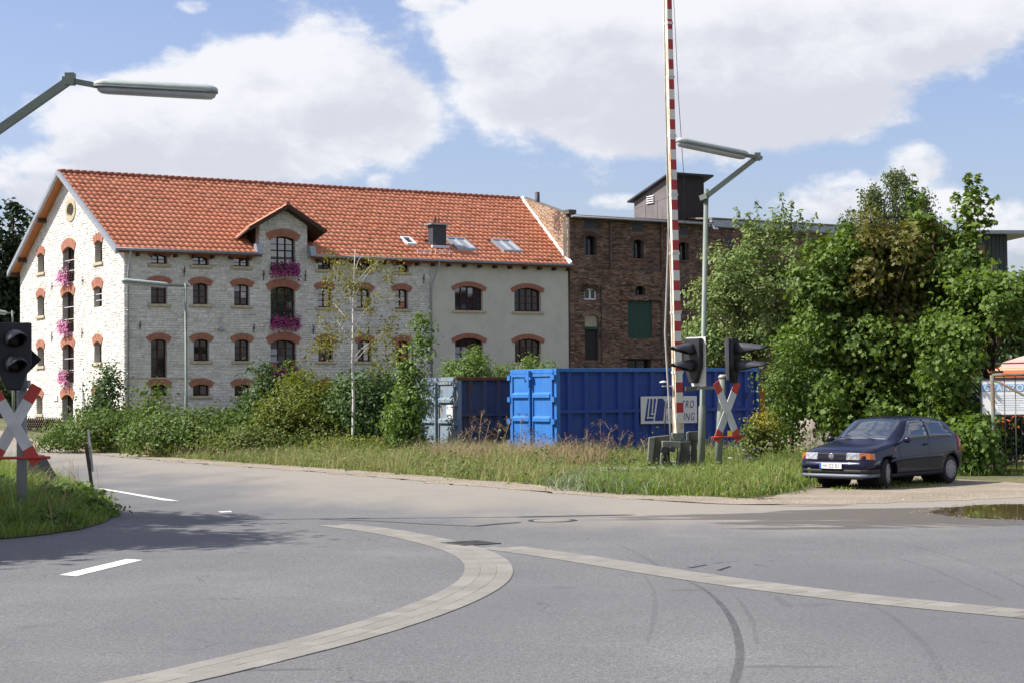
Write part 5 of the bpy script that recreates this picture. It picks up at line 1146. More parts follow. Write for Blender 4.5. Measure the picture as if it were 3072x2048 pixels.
for k, (a, b_, h_) in enumerate(((870, 1100, 60), (893, 1135, 46), (818, 1110, 40), (783, 1130, 40))):
    t, x = plant('red_tipped_shoot', a, 58.2+.2*k, ['tallest red tipped shoot in front of the tall window', 'red tipped shoot leaning right of its taller neighbour', 'red tipped shoot at the left of the window', 'leftmost red tipped shoot over the dark bush'][k], 'shrub', SG)
    crown(t, ell(t, [(a, b_+h_*.8, 12, h_*1.3, .2, 0)], 58.2+.2*k), 380, .11, LM['light'], 'oval', 30+k, clump=12, cr=.1, shell=0); crown(t, ell(t, [(a, b_-6, 6, 14, .1, 0)], 58.2+.2*k), 60, .09, LM['red'], 'oval', 40+k, clump=12, cr=.06, shell=0, name='shoot_tip')
    q = P(a, b_, 58.2); limbs(t, np.zeros((0, 3)), q[2]-.1, .02, 0, 50+k, 'twig', name='stem')
shrub('yellow_green_bush', 880, 55, [(870, 1230, 80, 70, 1.0, 0), (940, 1200, 80, 60, 1.0, .8), (900, 1150, 60, 40, .8, 1.0), (830, 1260, 60, 40, .9, -.4), (950, 1270, 80, 50, .9, -.3), (990, 1170, 40, 40, .6, 1)], 8200, .115, 'yellow', 'oval', 24, 'yellow green bush in front of the mill beside the birch sapling', 'shrub', SG, 1.8, .04, 30, cr=.24, shell=.4)
shrub('yellow_green_bush', 740, 54, [(760, 1310, 90, 40, .9, 0), (850, 1320, 90, 36, .9, 0), (660, 1330, 80, 26, .8, 0), (960, 1320, 70, 30, .8, 0)], 5000, .10, 'bramble', 'oval', 25, 'low tangled greenery at the foot of the yellow green bush', 'shrub', SG, .6, .02, 12, cr=.22, shell=.4)
shrub('dark_bush', 1090, 54.5, [(1080, 1210, 80, 80, 1.0, 0), (1150, 1180, 70, 70, 1.0, .6), (1010, 1230, 60, 60, .9, .4), (1190, 1240, 70, 80, 1.0, .2), (1110, 1280, 90, 40, .9, -.3), (1040, 1150, 40, 30, .6, .8)], 8000, .13, 'dark', 'oval', 26, 'dark shady bush around the foot of the birch sapling', 'shrub', SG, 2.0, .04, 30, cr=.26, shell=.4)
shrub('poplar_shoot', 1232, 51.5, [(1264, 960, 9, 40, .2, 0), (1260, 1030, 18, 40, .3, 0), (1228, 1110, 36, 60, .6, 0), (1228, 1190, 42, 70, .7, 0), (1205, 1250, 50, 60, .8, 0), (1275, 1075, 14, 26, .2, 0), (1215, 1310, 42, 40, .6, 0)], 3600, .14, 'poplar', 'oval', 27, 'bright leafy poplar shoot beside the rusty container', 'tree', None, 3.9, .05, 34, clump=24, cr=.2, shell=.1, droop=.4)
shrub('tall_weeds', 1130, 52, [(1120, 1330, 120, 22, .6, 0), (1230, 1330, 60, 24, .5, 0), (1000, 1340, 80, 18, .5, 0)], 2600, .10, 'yellow', 'small', 28, 'pale tall weeds in front of the dark shady bush', 'plant', SG, .4, .01, 8, clump=20, cr=.16)
# birch sapling
bs, bx_ = plant('birch_sapling', 1057, 53.5, 'slim white stemmed birch sapling with sparse yellowing leaves', 'tree')
q0 = P(1055, 1300, 53.5); q1 = P(1068, 738, 53.5); H = q1[2]-.1
tb = MB(); rs = random.Random(3); npt = 12; stem = [(x, 0, z) for x, z in [((P(1057+[0, 1, 2, 3, 2, 0, 2, 3, 4, 6, 8, 11][i], 1100, 53.5)[0]-bx_), H*i/(npt-1)) for i in range(npt)]]
tb.tube(stem, [.06*(1-.8*i/(npt-1)) for i in range(npt)], 8); tb.build('trunk', MATS['birch_bark'], bs)
lb = MB(); tips = []
for (a, b_, z0, lp) in ((1000, 800, 985, 0), (1040, 860, 940, 0), (1120, 800, 900, 0), (1150, 775, 860, 0), (1000, 910, 1000, 0), (1130, 900, 985, 0), (990, 1010, 1060, 0), (1150, 1010, 1090, 0), (960, 1040, 1080, 0), (1190, 1000, 1060, 0), (1040, 830, 980, 0), (1090, 760, 830, 0), (1010, 960, 1060, 0), (1110, 1040, 1075, 0)):
    s = P(1060, z0, 53.5); e = P(a, b_, 53.5+rs.uniform(-.7, .7)); s = s-np.array([bx_, 53.5, 0]); e = e-np.array([bx_, 53.5, 0]); m_ = (s+e)/2+np.array([0, 0, .12]); lb.tube([s, m_, e], [.011, .007, .003], 5); tips += [e, (e+m_)/2, e+np.array([rs.uniform(-.4, .4), rs.uniform(-.3, .3), -.25])]
lb.build('limbs', MATS['birch_bark'], bs)
tips = np.array(tips); r = np.random.default_rng(60); NC = 120; idx = r.integers(0, len(tips), NC); cl = tips[idx]+r.normal(0, .26, (NC, 3)); idx = np.repeat(np.arange(NC), 22); Pt = cl[idx]+r.normal(0, .11, (len(idx), 3))*np.array([1.1, 1, 1.1]); N_ = rand_dirs(len(idx), r)
fastmesh('crown', leaf_cloud(Pt, N_, .085*r.uniform(.7, 1.3, len(idx)), DIAM, r, .5), DIAM_F, len(idx), 4, r.random(len(idx)), LM['birch'], bs, 'stuff')
# sprouts behind the containers
for k, (a, b_, w_, h_, n_) in enumerate(((1420, 1090, 70, 40, 900), (1510, 1105, 60, 26, 420), (1592, 1085, 30, 26, 330), (1350, 1100, 40, 24, 300), (1640, 1100, 50, 20, 260), (1425, 1060, 14, 30, 200))):
    t, x = plant('sprouting_bush', a, 58+.3*k, ['largest leafy sprouts above the rusty container', 'low sprouts above the gap between both containers', 'light sprouts under the right stucco window', 'small sprouts above the left end of the rusty container', 'thin sprouts above the blue container corner', 'highest single sprout in front of the lower stucco window'][k], 'shrub', 'sprouts behind the containers')
    _, C = crown(t, ell(t, [(a, b_+30, w_, h_+24, .6, 0), (a, b_, w_*.6, h_, .4, 0)], 58+.3*k), n_*2, .10, LM['poplar'], 'oval', 70+k, clump=16, cr=.16, shell=.1, droop=.3); limbs(t, C, 2.6, .03, 14, 80+k, 'twig', name='stem')
# conifers and hedge beyond the left gable
for k, (a, Y_, top, w_) in enumerate(((40, 118, 632, 60), (85, 122, 665, 50), (-40, 116, 640, 60))):
    t, x = plant('fir_tree', a, Y_, ['tall dark fir left of the gable', 'dark fir half hidden behind the gable roof edge', 'dark fir cut off by the left picture edge'][k], 'tree', 'dark firs beyond the gable')
    zt_ = P(a, top, Y_)[2]-.7; sp = []
    for i in range(9): f = i/8; sp.append((0, 0, zt_*(.12+.85*f), (1-f*.8)*w_*Y_/FOC*1.15, (1-f*.8)*1.3, zt_*.08))
    _, C = crown(t, sp, 13000, .42, LM['conifer'], 'small', 90+k, clump=40, cr=.45, shell=.25, droop=.5); limbs(t, C, zt_, .2, 25, 95+k)
shrub('garden_hedge', 20, 108, [(0, 1180, 90, 70, 1.0, 0), (-60, 1150, 80, 90, 1.0, 0), (40, 1220, 60, 50, 1, 0)], 3500, .2, 'dark', 'small', 98, 'dark hedge left of the gable below the firs', 'hedge', None, 2.5, .06, 10, cr=.4)
# tree out of the picture on the left: its crown shades the road and the near signal
sh_t = empty('roadside_tree', (-15.5, 22.7, 0), 0, 'roadside tree standing left of the picture', 'tree')
_, C = crown(sh_t, [(0.2, -1.2, 7.2, 2.6, 2.6, 2.2), (-1.0, 1.8, 8.2, 2.6, 2.6, 2.4), (.6, 3.2, 6.4, 1.9, 2.0, 1.6), (2.3, -.9, 7.0, 1.4, 1.2, .8), (-2, -1, 6.5, 2.4, 2.4, 2), (1.8, .6, 8.6, 1.5, 1.5, 1.2), (2.9, -.1, 8.6, .9, .7, .5), (1.7, 3.9, 8.6, 1.0, 1.2, 1.6), (-.4, 4.6, 7.2, 1.7, 1.7, 1.3), (-1.5, 4.2, 8.8, 1.8, 1.6, 1.2), (-1.8, 5.2, 10.2, 1.5, 1.4, 1.0)], 46000, .26, LM['maple'], 'oval', 99, cr=.40, shell=.1); limbs(sh_t, C, 8, .22, 50, 99)

# ------------------------------------------------------------------ grass
mk('grass_green', (.1, .15, .03), .7, cols=[(.14, .215, .04), (.19, .265, .06), (.11, .175, .032), (.23, .28, .08)], trans=.3)
mk('grass_pale', (.2, .2, .08), .8, cols=[(.22, .25, .085), (.30, .29, .13), (.17, .215, .065), (.34, .31, .16)], trans=.3)
mk('grass_straw', (.3, .24, .14), .85, cols=[(.34, .28, .16), (.40, .33, .20), (.27, .20, .12), (.32, .24, .16)], trans=.25)
mk('seed_brown', (.12, .07, .045), .9, cols=[(.13, .075, .05), (.09, .05, .035), (.19, .12, .075)])
def in_poly(p, poly):
    x, y = p[:, 0], p[:, 1]; c = np.zeros(len(p), bool); n = len(poly)
    for i in range(n):
        x0, y0 = poly[i]; x1, y1 = poly[(i+1) % n]
        c ^= ((y0 > y) != (y1 > y)) & (x < (x1-x0)*(y-y0)/(y1-y0+1e-12)+x0)
    return c
def scatter(poly, n, r, dens=None):
    poly = np.array(poly); lo, hi = poly.min(0), poly.max(0); out = []; got = 0
    while got < n:
        p = r.uniform(lo, hi, (n*3, 2)); p = p[in_poly(p, poly)]
        if dens is not None: p = p[r.random(len(p)) < dens(p)]
        out.append(p); got += len(p)
        if len(p) == 0: break
    return np.concatenate(out)[:n]
def grass(name, P2, h, w, lean, mat, r, z=0.0, tuft=None):
    n = len(P2); a = r.uniform(0, 2*pi, n); d = np.stack([np.cos(a), np.sin(a)], 1); L_ = np.abs(r.normal(lean, lean*.5, n)); b2 = r.uniform(0, 2*pi, n); e = np.stack([np.cos(b2), np.sin(b2)], 1)
    V = np.zeros((n, 5, 3)); z0 = hgt(P2[:, 0], P2[:, 1])+z; hw = (w*r.uniform(.6, 1.3, n))[:, None]/2
    V[:, 0, :2] = P2-d*hw; V[:, 1, :2] = P2+d*hw; m = P2+e*(L_*h*.35)[:, None]; V[:, 2, :2] = m+d*hw*.8; V[:, 3, :2] = m-d*hw*.8; V[:, 4, :2] = P2+e*(L_*h*1.2)[:, None]
    V[:, 0, 2] = z0; V[:, 1, 2] = z0; V[:, 2, 2] = z0+h*.6; V[:, 3, 2] = z0+h*.6; V[:, 4, 2] = z0+h*(1-.25*np.minimum(L_, 1.5))
    return fastmesh(name, V, [(0, 1, 2, 3), (3, 2, 4)], n, 5, r.random(n), mat, None, 'stuff')
r = np.random.default_rng(101)
GE = [tuple(e+nn*.9) for e, nn in zip(ED[::6], nrm[::6]) if -19 < e[0] < 5.6]
GE[-1] = tuple(gnd(2330, 1480)); GE.append(tuple(gnd(2432, 1452)))
BACK = [(6.5, 40), (9.5, 45), (8, 50), (1.2, 49.5), (-2.5, 54), (-7, 58), (-12, 66), (-20, 76)]
VP_ = np.array(GE+BACK)
def dE(p): return dist_edge(p)
p = scatter(VP_, 85000, r, lambda p: np.clip(1.25-np.maximum(0, p[:, 1]-44)/30, .25, 1)*np.clip((dE(p)-.75)/.5, .15, 1)); d = dE(p)
rt = np.clip((p[:, 0]+1)/5, 0, 1); nz = .5+.5*np.sin(p[:, 0]*1.7+1.3*np.sin(p[:, 1]*.9))*np.cos(p[:, 1]*1.3)
near_m = np.exp(-((p[:, 0]-3.2)/2.6)**2-((p[:, 1]-41.5)/3.5)**2); cl_ = .55+.9*np.clip(.5+.5*np.sin(p[:, 0]*5.1+2*np.sin(p[:, 1]*2.3))*np.sin(p[:, 1]*4.3+1.7*np.sin(p[:, 0]*3.1)), 0, 1)**1.5; hh = (np.clip(.10+d*.08, .10, .38)+.10*nz)*(1-.85*near_m)*cl_*r.uniform(.5, 1.4, len(p)); gsel = r.random(len(p)) < np.clip(.48+.4*rt-.12*nz, .3, .92)
grass('green_grass', p[gsel], hh[gsel], .014, .5, MATS['grass_green'], r); grass('pale_grass', p[~gsel], hh[~gsel]*1.05, .012, .5, MATS['grass_pale'], r)
# low broad leaved weeds through the verge
pw = scatter(VP_, 640, r); k_ = np.repeat(np.arange(640), 34); cs_ = r.uniform(.08, .30, 640); Pt = np.zeros((len(k_), 3)); Pt[:, :2] = pw[k_]+r.normal(0, 1, (len(k_), 2))*cs_[k_][:, None]; Pt[:, 2] = hgt(Pt[:, 0], Pt[:, 1])+np.abs(r.normal(0, 1, len(k_)))*cs_[k_]*(1.1-.8*np.exp(-((Pt[:, 0]-3.4)/2.2)**2-((Pt[:, 1]-41.5)/4)**2))+.02
N_ = rand_dirs(len(k_), r)*.6+np.array([0, -.2, .8]); N_ /= np.linalg.norm(N_, axis=1, keepdims=True); fastmesh('verge_weeds', leaf_cloud(Pt, N_, r.uniform(.05, .12, len(k_)), OVAL, r, .2), OVAL_F, len(k_), 6, np.clip(r.random(640)[k_]*.6+r.random(len(k_))*.4, 0, .99), LM['bramble'], None, 'stuff')
# lush tufts round the signal poles
p = scatter([tuple(gnd(1760, 1478)), tuple(gnd(2000, 1487)), tuple(gnd(2330, 1480)), tuple(gnd(2430, 1452)), tuple(gnd(2380, 1400)), tuple(gnd(2120, 1410)), tuple(gnd(1900, 1425))], 26000, r)
p = p+r.normal(0, .22, p.shape); p = p[dE(p) > .45]; grass('lush_grass', p, r.uniform(.4, 1.4, len(p))*np.interp(p[:, 1], [32, 34, 37, 39.5, 41, 43], [.16, .32, .28, .15, .07, .06]), .017, .75, MATS['grass_green'], r)
p = scatter([tuple(gnd(1700, 1468)), tuple(gnd(1960, 1485)), tuple(gnd(1990, 1440)), tuple(gnd(1760, 1430))], 3500, r)
mk('grass_blue', (.16, .2, .12), .6, cols=[(.15, .20, .10), (.20, .25, .15), (.12, .17, .08)], trans=.25); grass('couch_grass', p+r.normal(0, .3, p.shape), r.uniform(.14, .40, len(p)), .02, 1.0, MATS['grass_blue'], r)
# tall straw in front of the containers
p = scatter([(-1.5, 44.6), (.3, 43.4), (2.2, 43.4), (2.5, 45.5), (2.2, 46.6), (1.3, 48.3), (-1.2, 49.5), (-3, 48.6)], 5200, r); grass('straw_grass', p, r.uniform(.25, .85, len(p)), .010, .35, MATS['grass_straw'], r)
p = scatter(VP_, 9000, r); grass('straw_grass', p, r.uniform(.2, .62, len(p))*(1-.75*np.exp(-((p[:, 0]-3.6)/2.2)**2-((p[:, 1]-41.5)/4)**2)), .010, .5, MATS['grass_straw'], r)
# left island
ISL = np.array([gnd(*q) for q in [(-420, 1640), (-60, 1622), (120, 1606), (240, 1588), (315, 1566), (344, 1545), (330, 1520), (290, 1490), (230, 1462), (150, 1432), (60, 1408), (-80, 1395), (-420, 1380)]])
ir = resample(np.vstack([ISL, ISL[:1]]), .3)[:-1]; bm = bmesh.new(); vs = [bm.verts.new((x, y, .012)) for x, y in ir]; bm.faces.new(vs); bmesh.ops.triangulate(bm, faces=bm.faces[:]); me = bpy.data.meshes.new('grass_island'); bm.to_mesh(me); bm.free(); link('grass_island', me, mats=[MSOIL], kind='structure')
p = scatter(ISL, 60000, r); cen = ISL.mean(0); dI = np.min(np.linalg.norm(p[:, None]-ir[None, ::2], axis=2), axis=1)
hh = np.clip(.12+dI*.28, .1, .5)*r.uniform(.45, 1.35, len(p))*(.6+.8*np.clip(.5+.5*np.sin(p[:, 0]*4.7)*np.sin(p[:, 1]*3.9), 0, 1)); grass('green_grass', p, hh, .017, .8, MATS['grass_green'], r, .01)
p2 = scatter(ISL, 700, r); grass('straw_grass', p2, r.uniform(.4, .95, len(p2)), .010, .3, MATS['grass_straw'], r)
grp = 'leafy weeds on the left grass island'
for k, (a, b_, w_, h_, mt) in enumerate(((235, 1490, 60, 40, 'light'), (150, 1570, 60, 22, 'bramble'), (20, 1480, 60, 50, 'dark'), (160, 1500, 50, 40, 'dark'), (280, 1530, 40, 24, 'light'), (-60, 1500, 60, 60, 'dark'))):
    g_ = gnd(a, b_+h_*.8); t = empty('leafy_weed', (g_[0], g_[1], 0), 0, ['bright leafy weed beside the thin leaning post', 'broad leaved weed at the front edge of the left grass island', 'dark weed behind the left crossbuck pole', 'dark weed below the slanted concrete stump', 'light weed at the right tip of the grass island', 'dark weed at the left picture edge'][k], 'plant', grp)
    _, C = crown(t, ell(t, [(a, b_, w_, h_, .5, 0)], g_[1]), 650, .11, LM[mt], 'oval', 110+k, clump=16, cr=.14, shell=.1); limbs(t, C, .3, .012, 10, 120+k, 'twig', name='stem')
# thin grass in the yard
p = scatter([(6.4, 36.5), (8, 38.5), (9.3, 39), (16, 39.2), (18, 42), (6.4, 44)], 9000, r); grass('green_grass', p, r.uniform(.06, .22, len(p)), .012, .6, MATS['grass_green'], r)
p = scatter([(6.0, 33.6), (8.2, 34.4), (9.4, 37.2), (8.4, 37.6), (6.6, 35.4)], 1600, r); grass('green_grass', p, r.uniform(.03, .10, len(p)), .012, .7, MATS['grass_green'], r)
# single tall dead weeds
DW_ = [(1445, 1235, 46.5), (1425, 1275, 46.3), (1470, 1262, 46.6), (1400, 1290, 46.0), (1500, 1290, 46.8), (1560, 1240, 46.0), (1530, 1262, 45.6), (1600, 1290, 45.8), (1575, 1300, 45.4), (1625, 1310, 45.4), (1700, 1310, 45.0), (1760, 1290, 44.8), (1730, 1325, 44.6), (1800, 1260, 44.6), (1835, 1280, 44.6), (1870, 1290, 44.6), (1890, 1315, 44.4), (1930, 1320, 44.2), (1780, 1330, 44.2), (1850, 1330, 44.2), (1375, 1300, 46), (1340, 1310, 46.4), (2140, 1320, 46), (2170, 1340, 45), (1910, 1345, 44), (1960, 1345, 44)]
rs = random.Random(11)
for k, (a, b_, Y_) in enumerate(DW_):
    q = P(a, b_, Y_); bx = q[0]-rs.uniform(-.1, .35); lb_w = 'tallest dry branching weed before the dark side of the rusty container' if k == 0 else 'dry weed stalk in the grass before the rusty container' if a < 1515 and k != 5 else 'dry weed stalk before the bright doors of the blue container' if a < 1660 else 'dry weed stalk seen between the crossing signal poles' if a > 2100 else 'dry weed stalk with seed heads before the dark long side of the blue container'; t = empty('dead_weed', (bx, Y_, 0), 0, lb_w, 'plant', 'dry weeds in front of the containers' if k else None)
    H = q[2]; sb = MB(); top = (q[0]-bx, 0, H); sb.tube([(0, 0, 0), (top[0]*.35, 0, H*.5), top], [.010, .008, .004], 5); heads = [top]
    for i in range(7):
        f = rs.uniform(.5, .95); s = (top[0]*f*f, 0, H*f); e = (s[0]+rs.uniform(-.22, .22), rs.uniform(-.2, .2), s[2]+rs.uniform(.08, .22)); sb.tube([s, e], [.005, .003], 4); heads.append(e)
    sb.build('stalk', MATS['grass_straw'], t)
    rr2 = np.random.default_rng(200+k); hd = np.array(heads); idx = np.repeat(np.arange(len(hd)), 16); C = hd[idx]+rr2.normal(0, .028, (len(idx), 3)); fastmesh('seed_head', leaf_cloud(C, rand_dirs(len(idx), rr2), rr2.uniform(.02, .045, len(idx)), DIAM, rr2), DIAM_F, len(idx), 4, rr2.random(len(idx)), MATS['seed_brown'], t, 'stuff')
# white yarrow by the crossbuck
mk('yarrow', (.75, .75, .70), .8); mk('stem_green', (.07, .11, .03), .8)
for k, (a, b_) in enumerate(((2232, 1348), (2262, 1345), (2215, 1362), (2250, 1372), (2240, 1360), (2190, 1372), (2280, 1342))):
    q = P(a, b_, 40.2+.05*k); t = empty('yarrow', (q[0], q[1], 0), 0, 'white flat topped yarrow in the grass right of the crossbuck pole', 'flower', 'white yarrow by the crossbuck'); b = MB().tube([(0, 0, 0), (0, 0, q[2])], .006, 5); b.build('stem', MATS['stem_green'], t)
    rr2 = np.random.default_rng(300+k); C = np.stack([rr2.normal(0, .022, 60), rr2.normal(0, .022, 60), q[2]+rr2.normal(0, .008, 60)], 1); N_ = np.tile([0, -.3, .95], (60, 1)); fastmesh('flower_head', leaf_cloud(C, N_, np.full(60, .018), DIAM, rr2), DIAM_F, 60, 4, rr2.random(60), MATS['yarrow'], t, 'stuff')
# gravel heap behind the car
gh = MB(); hq = P(2425, 1300, 49); rr2 = np.random.default_rng(17); nn = 22; 
hv = []; 
for j in range(9):
    for i in range(nn): f = j/8; a = 2*pi*i/nn; hv.append((hq[0]+2.3*(1-f)*cos(a)+rr2.normal(0, .06), 49+1.6*(1-f)*sin(a)+rr2.normal(0, .06), (sstep(f))*1.15*(1 if j else 0)+rr2.normal(0, .035)*(j > 0)))
gh.add(hv, [(j*nn+i, j*nn+(i+1) % nn, (j+1)*nn+(i+1) % nn, (j+1)*nn+i) for j in range(8) for i in range(nn)], smooth=True)
mk('heap_soil', (.3, .26, .22), .97, col2=(.2, .165, .13), scale=4, bump=.9, bscale=18, world=True); tag(gh.build('gravel_heap', MATS['heap_soil']), 'low heap of gravel and soil behind the grass left of the car', 'gravel heap')
# ------------------------------------------------------------------ street furniture
mk('lamp_green', (.17, .20, .168), .5, col2=(.13, .158, .135), scale=3, rust=(.16, .12, .08), rscale=5, rlo=.68, rhi=.78)
mk('lamp_cover', (.42, .46, .45), .45, col2=(.33, .37, .36), scale=6, stretch=(1, 3, 3))
mk('lamp_glass', (.42, .42, .43), .25, spec=.5, col2=(.34, .33, .34), scale=2)
mk('signal_black', (.011, .011, .014), .55, col2=(.018, .018, .022), scale=4)
mk('hood_grey', (.05, .05, .06), .5, col2=(.035, .035, .042), scale=5)
mk('sign_white', (.62, .62, .60), .55, col2=(.5, .5, .48), scale=3, grime=.2)
mk('sign_red', (.50, .045, .030), .5, col2=(.40, .05, .035), scale=3)
mk('lens_dark', (.018, .007, .007), .25, spec=.25)
mk('machine_green', (.20, .22, .175), .6, col2=(.11, .125, .10), scale=3, rust=(.15, .08, .04), rscale=4, rlo=.6, rhi=.75)
mk('machine_dark', (.065, .075, .06), .7, col2=(.08, .075, .055), scale=4)
mk('boom_white', (.66, .65, .60), .55, rust=(.32, .14, .045), rscale=2.2, rlo=.58, rhi=.74, stretch=(3, 3, 1))
mk('boom_rusty', (.66, .62, .54), .6, rust=(.42, .20, .06), rscale=2.6, rlo=.44, rhi=.66, stretch=(3, 3, .8))
mk('boom_red', (.44, .03, .035), .5, col2=(.36, .04, .04), scale=3, rust=(.28, .14, .06), rscale=3, rlo=.68, rhi=.8)
mk('rod_grey', (.40, .40, .38), .5, col2=(.3, .29, .27), scale=4)
mk('concrete', (.30, .28, .24), .95, col2=(.2, .185, .16), scale=3, bump=.4)
mk('concrete_shaded', (.09, .085, .078), .95, col2=(.06, .056, .05), scale=3, bump=.4)  # darker copy of concrete, the tree's shade put into its colour

def luminaire(root, p0, p1, hw=.13):
    """long fluorescent head from the arm end p0 to the tip p1 (local points)."""
    p0 = Vector([float(c) for c in p0]); p1 = Vector([float(c) for c in p1]); d = (p1-p0).normalized(); r = d.cross(Vector((0, 0, 1))).normalized(); u = r.cross(d); L_ = (p1-p0).length
    def body(prof, lo, hi, m, name):
        b = MB(); rings = []
        st = [(0, .55), (.03, .8), (.08, 1), (.5, 1), (.90, 1), (.96, .85), (.99, .6), (1, .35)]
        for s, k in st:
            c = p0+d*(L_*(lo+(hi-lo)*s)); rings.append([c+r*(x*k)+u*(z*k if z > 0 else z*min(1, k*1.15)) for x, z in prof])
        n = len(prof); vs = [q for rg in rings for q in rg]; fs = [(i*n+k, i*n+(k+1) % n, (i+1)*n+(k+1) % n, (i+1)*n+k) for i in range(len(st)-1) for k in range(n)]
        b.add(vs, fs, 0, True); b.f += [list(range(n))[::-1], [len(vs)-n+k for k in range(n)]]; b.m += [0, 0]; b.sm += [False, False]
        return b.build(name, m, root)
    body([(-hw, .0), (-hw*.98, .05), (-hw*.62, .10), (0, .115), (hw*.62, .10), (hw*.98, .05), (hw, .0)], .0, 1.0, MATS['lamp_cover'], 'lamp_cover')
    body([(-hw*1.03, .004), (-hw*1.03, -.028), (hw*1.03, -.028), (hw*1.03, .004)], .0, 1.0, MATS['lamp_green'], 'lamp_rim')
    body([(-hw*.9, -.028), (-hw*.8, -.085), (-hw*.4, -.115), (hw*.4, -.115), (hw*.8, -.085), (hw*.9, -.028)], .03, .985, MATS['lamp_glass'], 'lamp_diffuser')
def lamp(name, label, base, pole_top, arm, head, thick_to=1.6, r=.065, r0=.09, group='green street lamps round the level crossing'):
    """base (x, y), arm: list of world points from pole to the joint, head: (p0, p1) world."""
    z0 = float(hgt(base[0], base[1])); o = np.array([base[0], base[1], z0]); t = empty(name, o, 0, label, 'street lamp', group); b = MB()
    tt = np.array(pole_top)-o; k = thick_to/tt[2]; m = tt*k
    b.tube([(0, 0, -.1), m, m*1.002+np.array([0, 0, .03]), tt], [r0, r0*.97, r, r*.9], 14); b.build('pole', MATS['lamp_green'], t)
    if arm:
        a = MB()
        for p, q in zip(arm[:-1], arm[1:]): a.bar(np.array(p)-o, np.array(q)-o, .10, .12)
        a.build('arm', MATS['lamp_green'], t)
    j0 = np.array(arm[-1])-o if arm else tt-np.array([0, 0, .1]); h0, h1 = np.array(head[0])-o, np.array(head[1])-o
    d = (h1-j0)/np.linalg.norm(h1-j0); MB().bar(j0-d*.12, h0+d*.1, .07, .08).build('head_bracket', MATS['lamp_green'], t)
    if arm: MB().bar(j0-np.array([0, 0, .08]), j0+np.array([0, 0, .10]), .14, .14).build('joint_block', MATS['lamp_green'], t)
    luminaire(t, h0, h1); return t
LB = gnd(2103, 1417); LY = LB[1]; LT = P(2119, 568, LY)
lamp('street_lamp', 'tall green street lamp between the raised barrier and the right crossbuck', LB, LT, [P(2101, 596, LY-.02), P(2122, 588, LY-.11), P(2272, 472, LY-.11)], (P(2243, 468, LY-.3), P(2030, 424, LY-1.0)), 1.55, .062, .088)
LY2 = 27.0; bx2 = P(-46, 1500, LY2)[0]
lamp('street_lamp', 'big street lamp head reaching in from the upper left edge', (bx2, LY2), (bx2, LY2, 6.0), [P(-62, 424, LY2-.1), P(-46, 420, LY2-.1), P(211, 240, LY2-.1)], (P(282, 258, LY2-.1), P(654, 278, LY2+.15)), 1.55, .062, .088)
b3 = P(559, 1235, 68); lamp('street_lamp', 'small slim street lamp in front of the mill wall', (b3[0], 68), P(557, 850, 68), None, (P(506, 857, 67.9), P(364, 843, 67.2)), 1.9, .055, .075)
b4 = P(41, 1240, 89); lamp('street_lamp', 'distant street lamp at the left edge beside the gable', (b4[0], 89), P(37, 932, 89), None, (P(22, 940, 89), P(-80, 926, 88.2)), 1.9, .055, .075)

# ------------------------------------------------------------------ crossing signals
def signal_head(root, loc, rz, white=True, hood=.62):
    b = MB(); out = [(-.27, .0), (-.27, -.62), (-.10, -1.02), (.10, -1.02), (.27, -.62), (.27, .0)]
    b.prism(out, lambda a, z, d: (a, d, z), -.09, .04); h = b.build('signal_head', MATS['signal_black'], root, loc=[float(c) for c in loc], rot=(0, 0, rz), bevel=.02)
    if white: MB().prism([(-.335, .03), (-.335, -.60), (-.15, -1.09), (.33, -1.09), (.335, .03)], lambda a, z, d: (a, d, z), .05, .062).build('backing_board', MATS['sign_white'], h)
    for z in (-.24, -.62):
        MB().lathe([(.125, .0), (.125, .06), (.10, .075), (.05, .085)], lambda x, y, q, z=z: (x, -.09-q, z+y), 18).build('lens', MATS['lens_dark'], h)
        hb = MB(); n = 17; vs = []
        for j, (dd, rr_, dz) in enumerate(((0, .13, 0), (hood*.25, .131, -.012), (hood*.55, .13, -.036), (hood*.8, .128, -.06), (hood, .124, -.08))):
            for i in range(n):
                lo, sp = ((-75, 330), (-40, 260), (-6, 192), (14, 152), (36, 108))[j]; a = radians(lo+sp*i/(n-1)); vs.append((rr_*cos(a), -.09-dd, z+dz+rr_*sin(a)))
        hb.add(vs, [(j*n+i, j*n+i+1, (j+1)*n+i+1, (j+1)*n+i) for j in range(4) for i in range(n-1)], 0, True)
        ho = hb.build('hood', MATS['hood_grey'], h); s = ho.modifiers.new('thick', 'SOLIDIFY'); s.thickness = .012
    return h
def crossbuck(root, c, rz, L_=1.36, w=.175, ang=29, bar=.56):
    a = radians(ang); f = lambda x, z, q: (x, q, z); cm = MB(); tips = []; h = L_/2
    for sg, dep in ((1, 0.0), (-1, -.014)):
        d = np.array([sin(a)*sg, cos(a)]); n_ = np.array([d[1], -d[0]])
        def qd(s0, s1): return [tuple(d*s0-n_*w/2), tuple(d*s0+n_*w/2), tuple(d*s1+n_*w/2), tuple(d*s1-n_*w/2)]
        cm.prism(qd(-h+.27, h-.27), f, dep-.006, dep+.006)
        for s0, s1 in ((-h, -h+.27), (h-.27, h)): tips.append(MB().prism(qd(s0, s1), f, dep-.0065, dep+.0065))
    cb = cm.build('crossbuck', MATS['sign_white'], root, loc=[float(q) for q in c], rot=(0, 0, rz))
    for q in tips: q.build('red_tip', MATS['sign_red'], cb)
    z = -cos(a)*L_/2+.09; MB().tube([(-bar, -.04, z), (bar, -.04, z)], .022, 8).build('tie_bar', MATS['sign_red'], cb)
    return cb
mk('post_grey', (.25, .26, .25), .6, col2=(.2, .21, .2), scale=3)
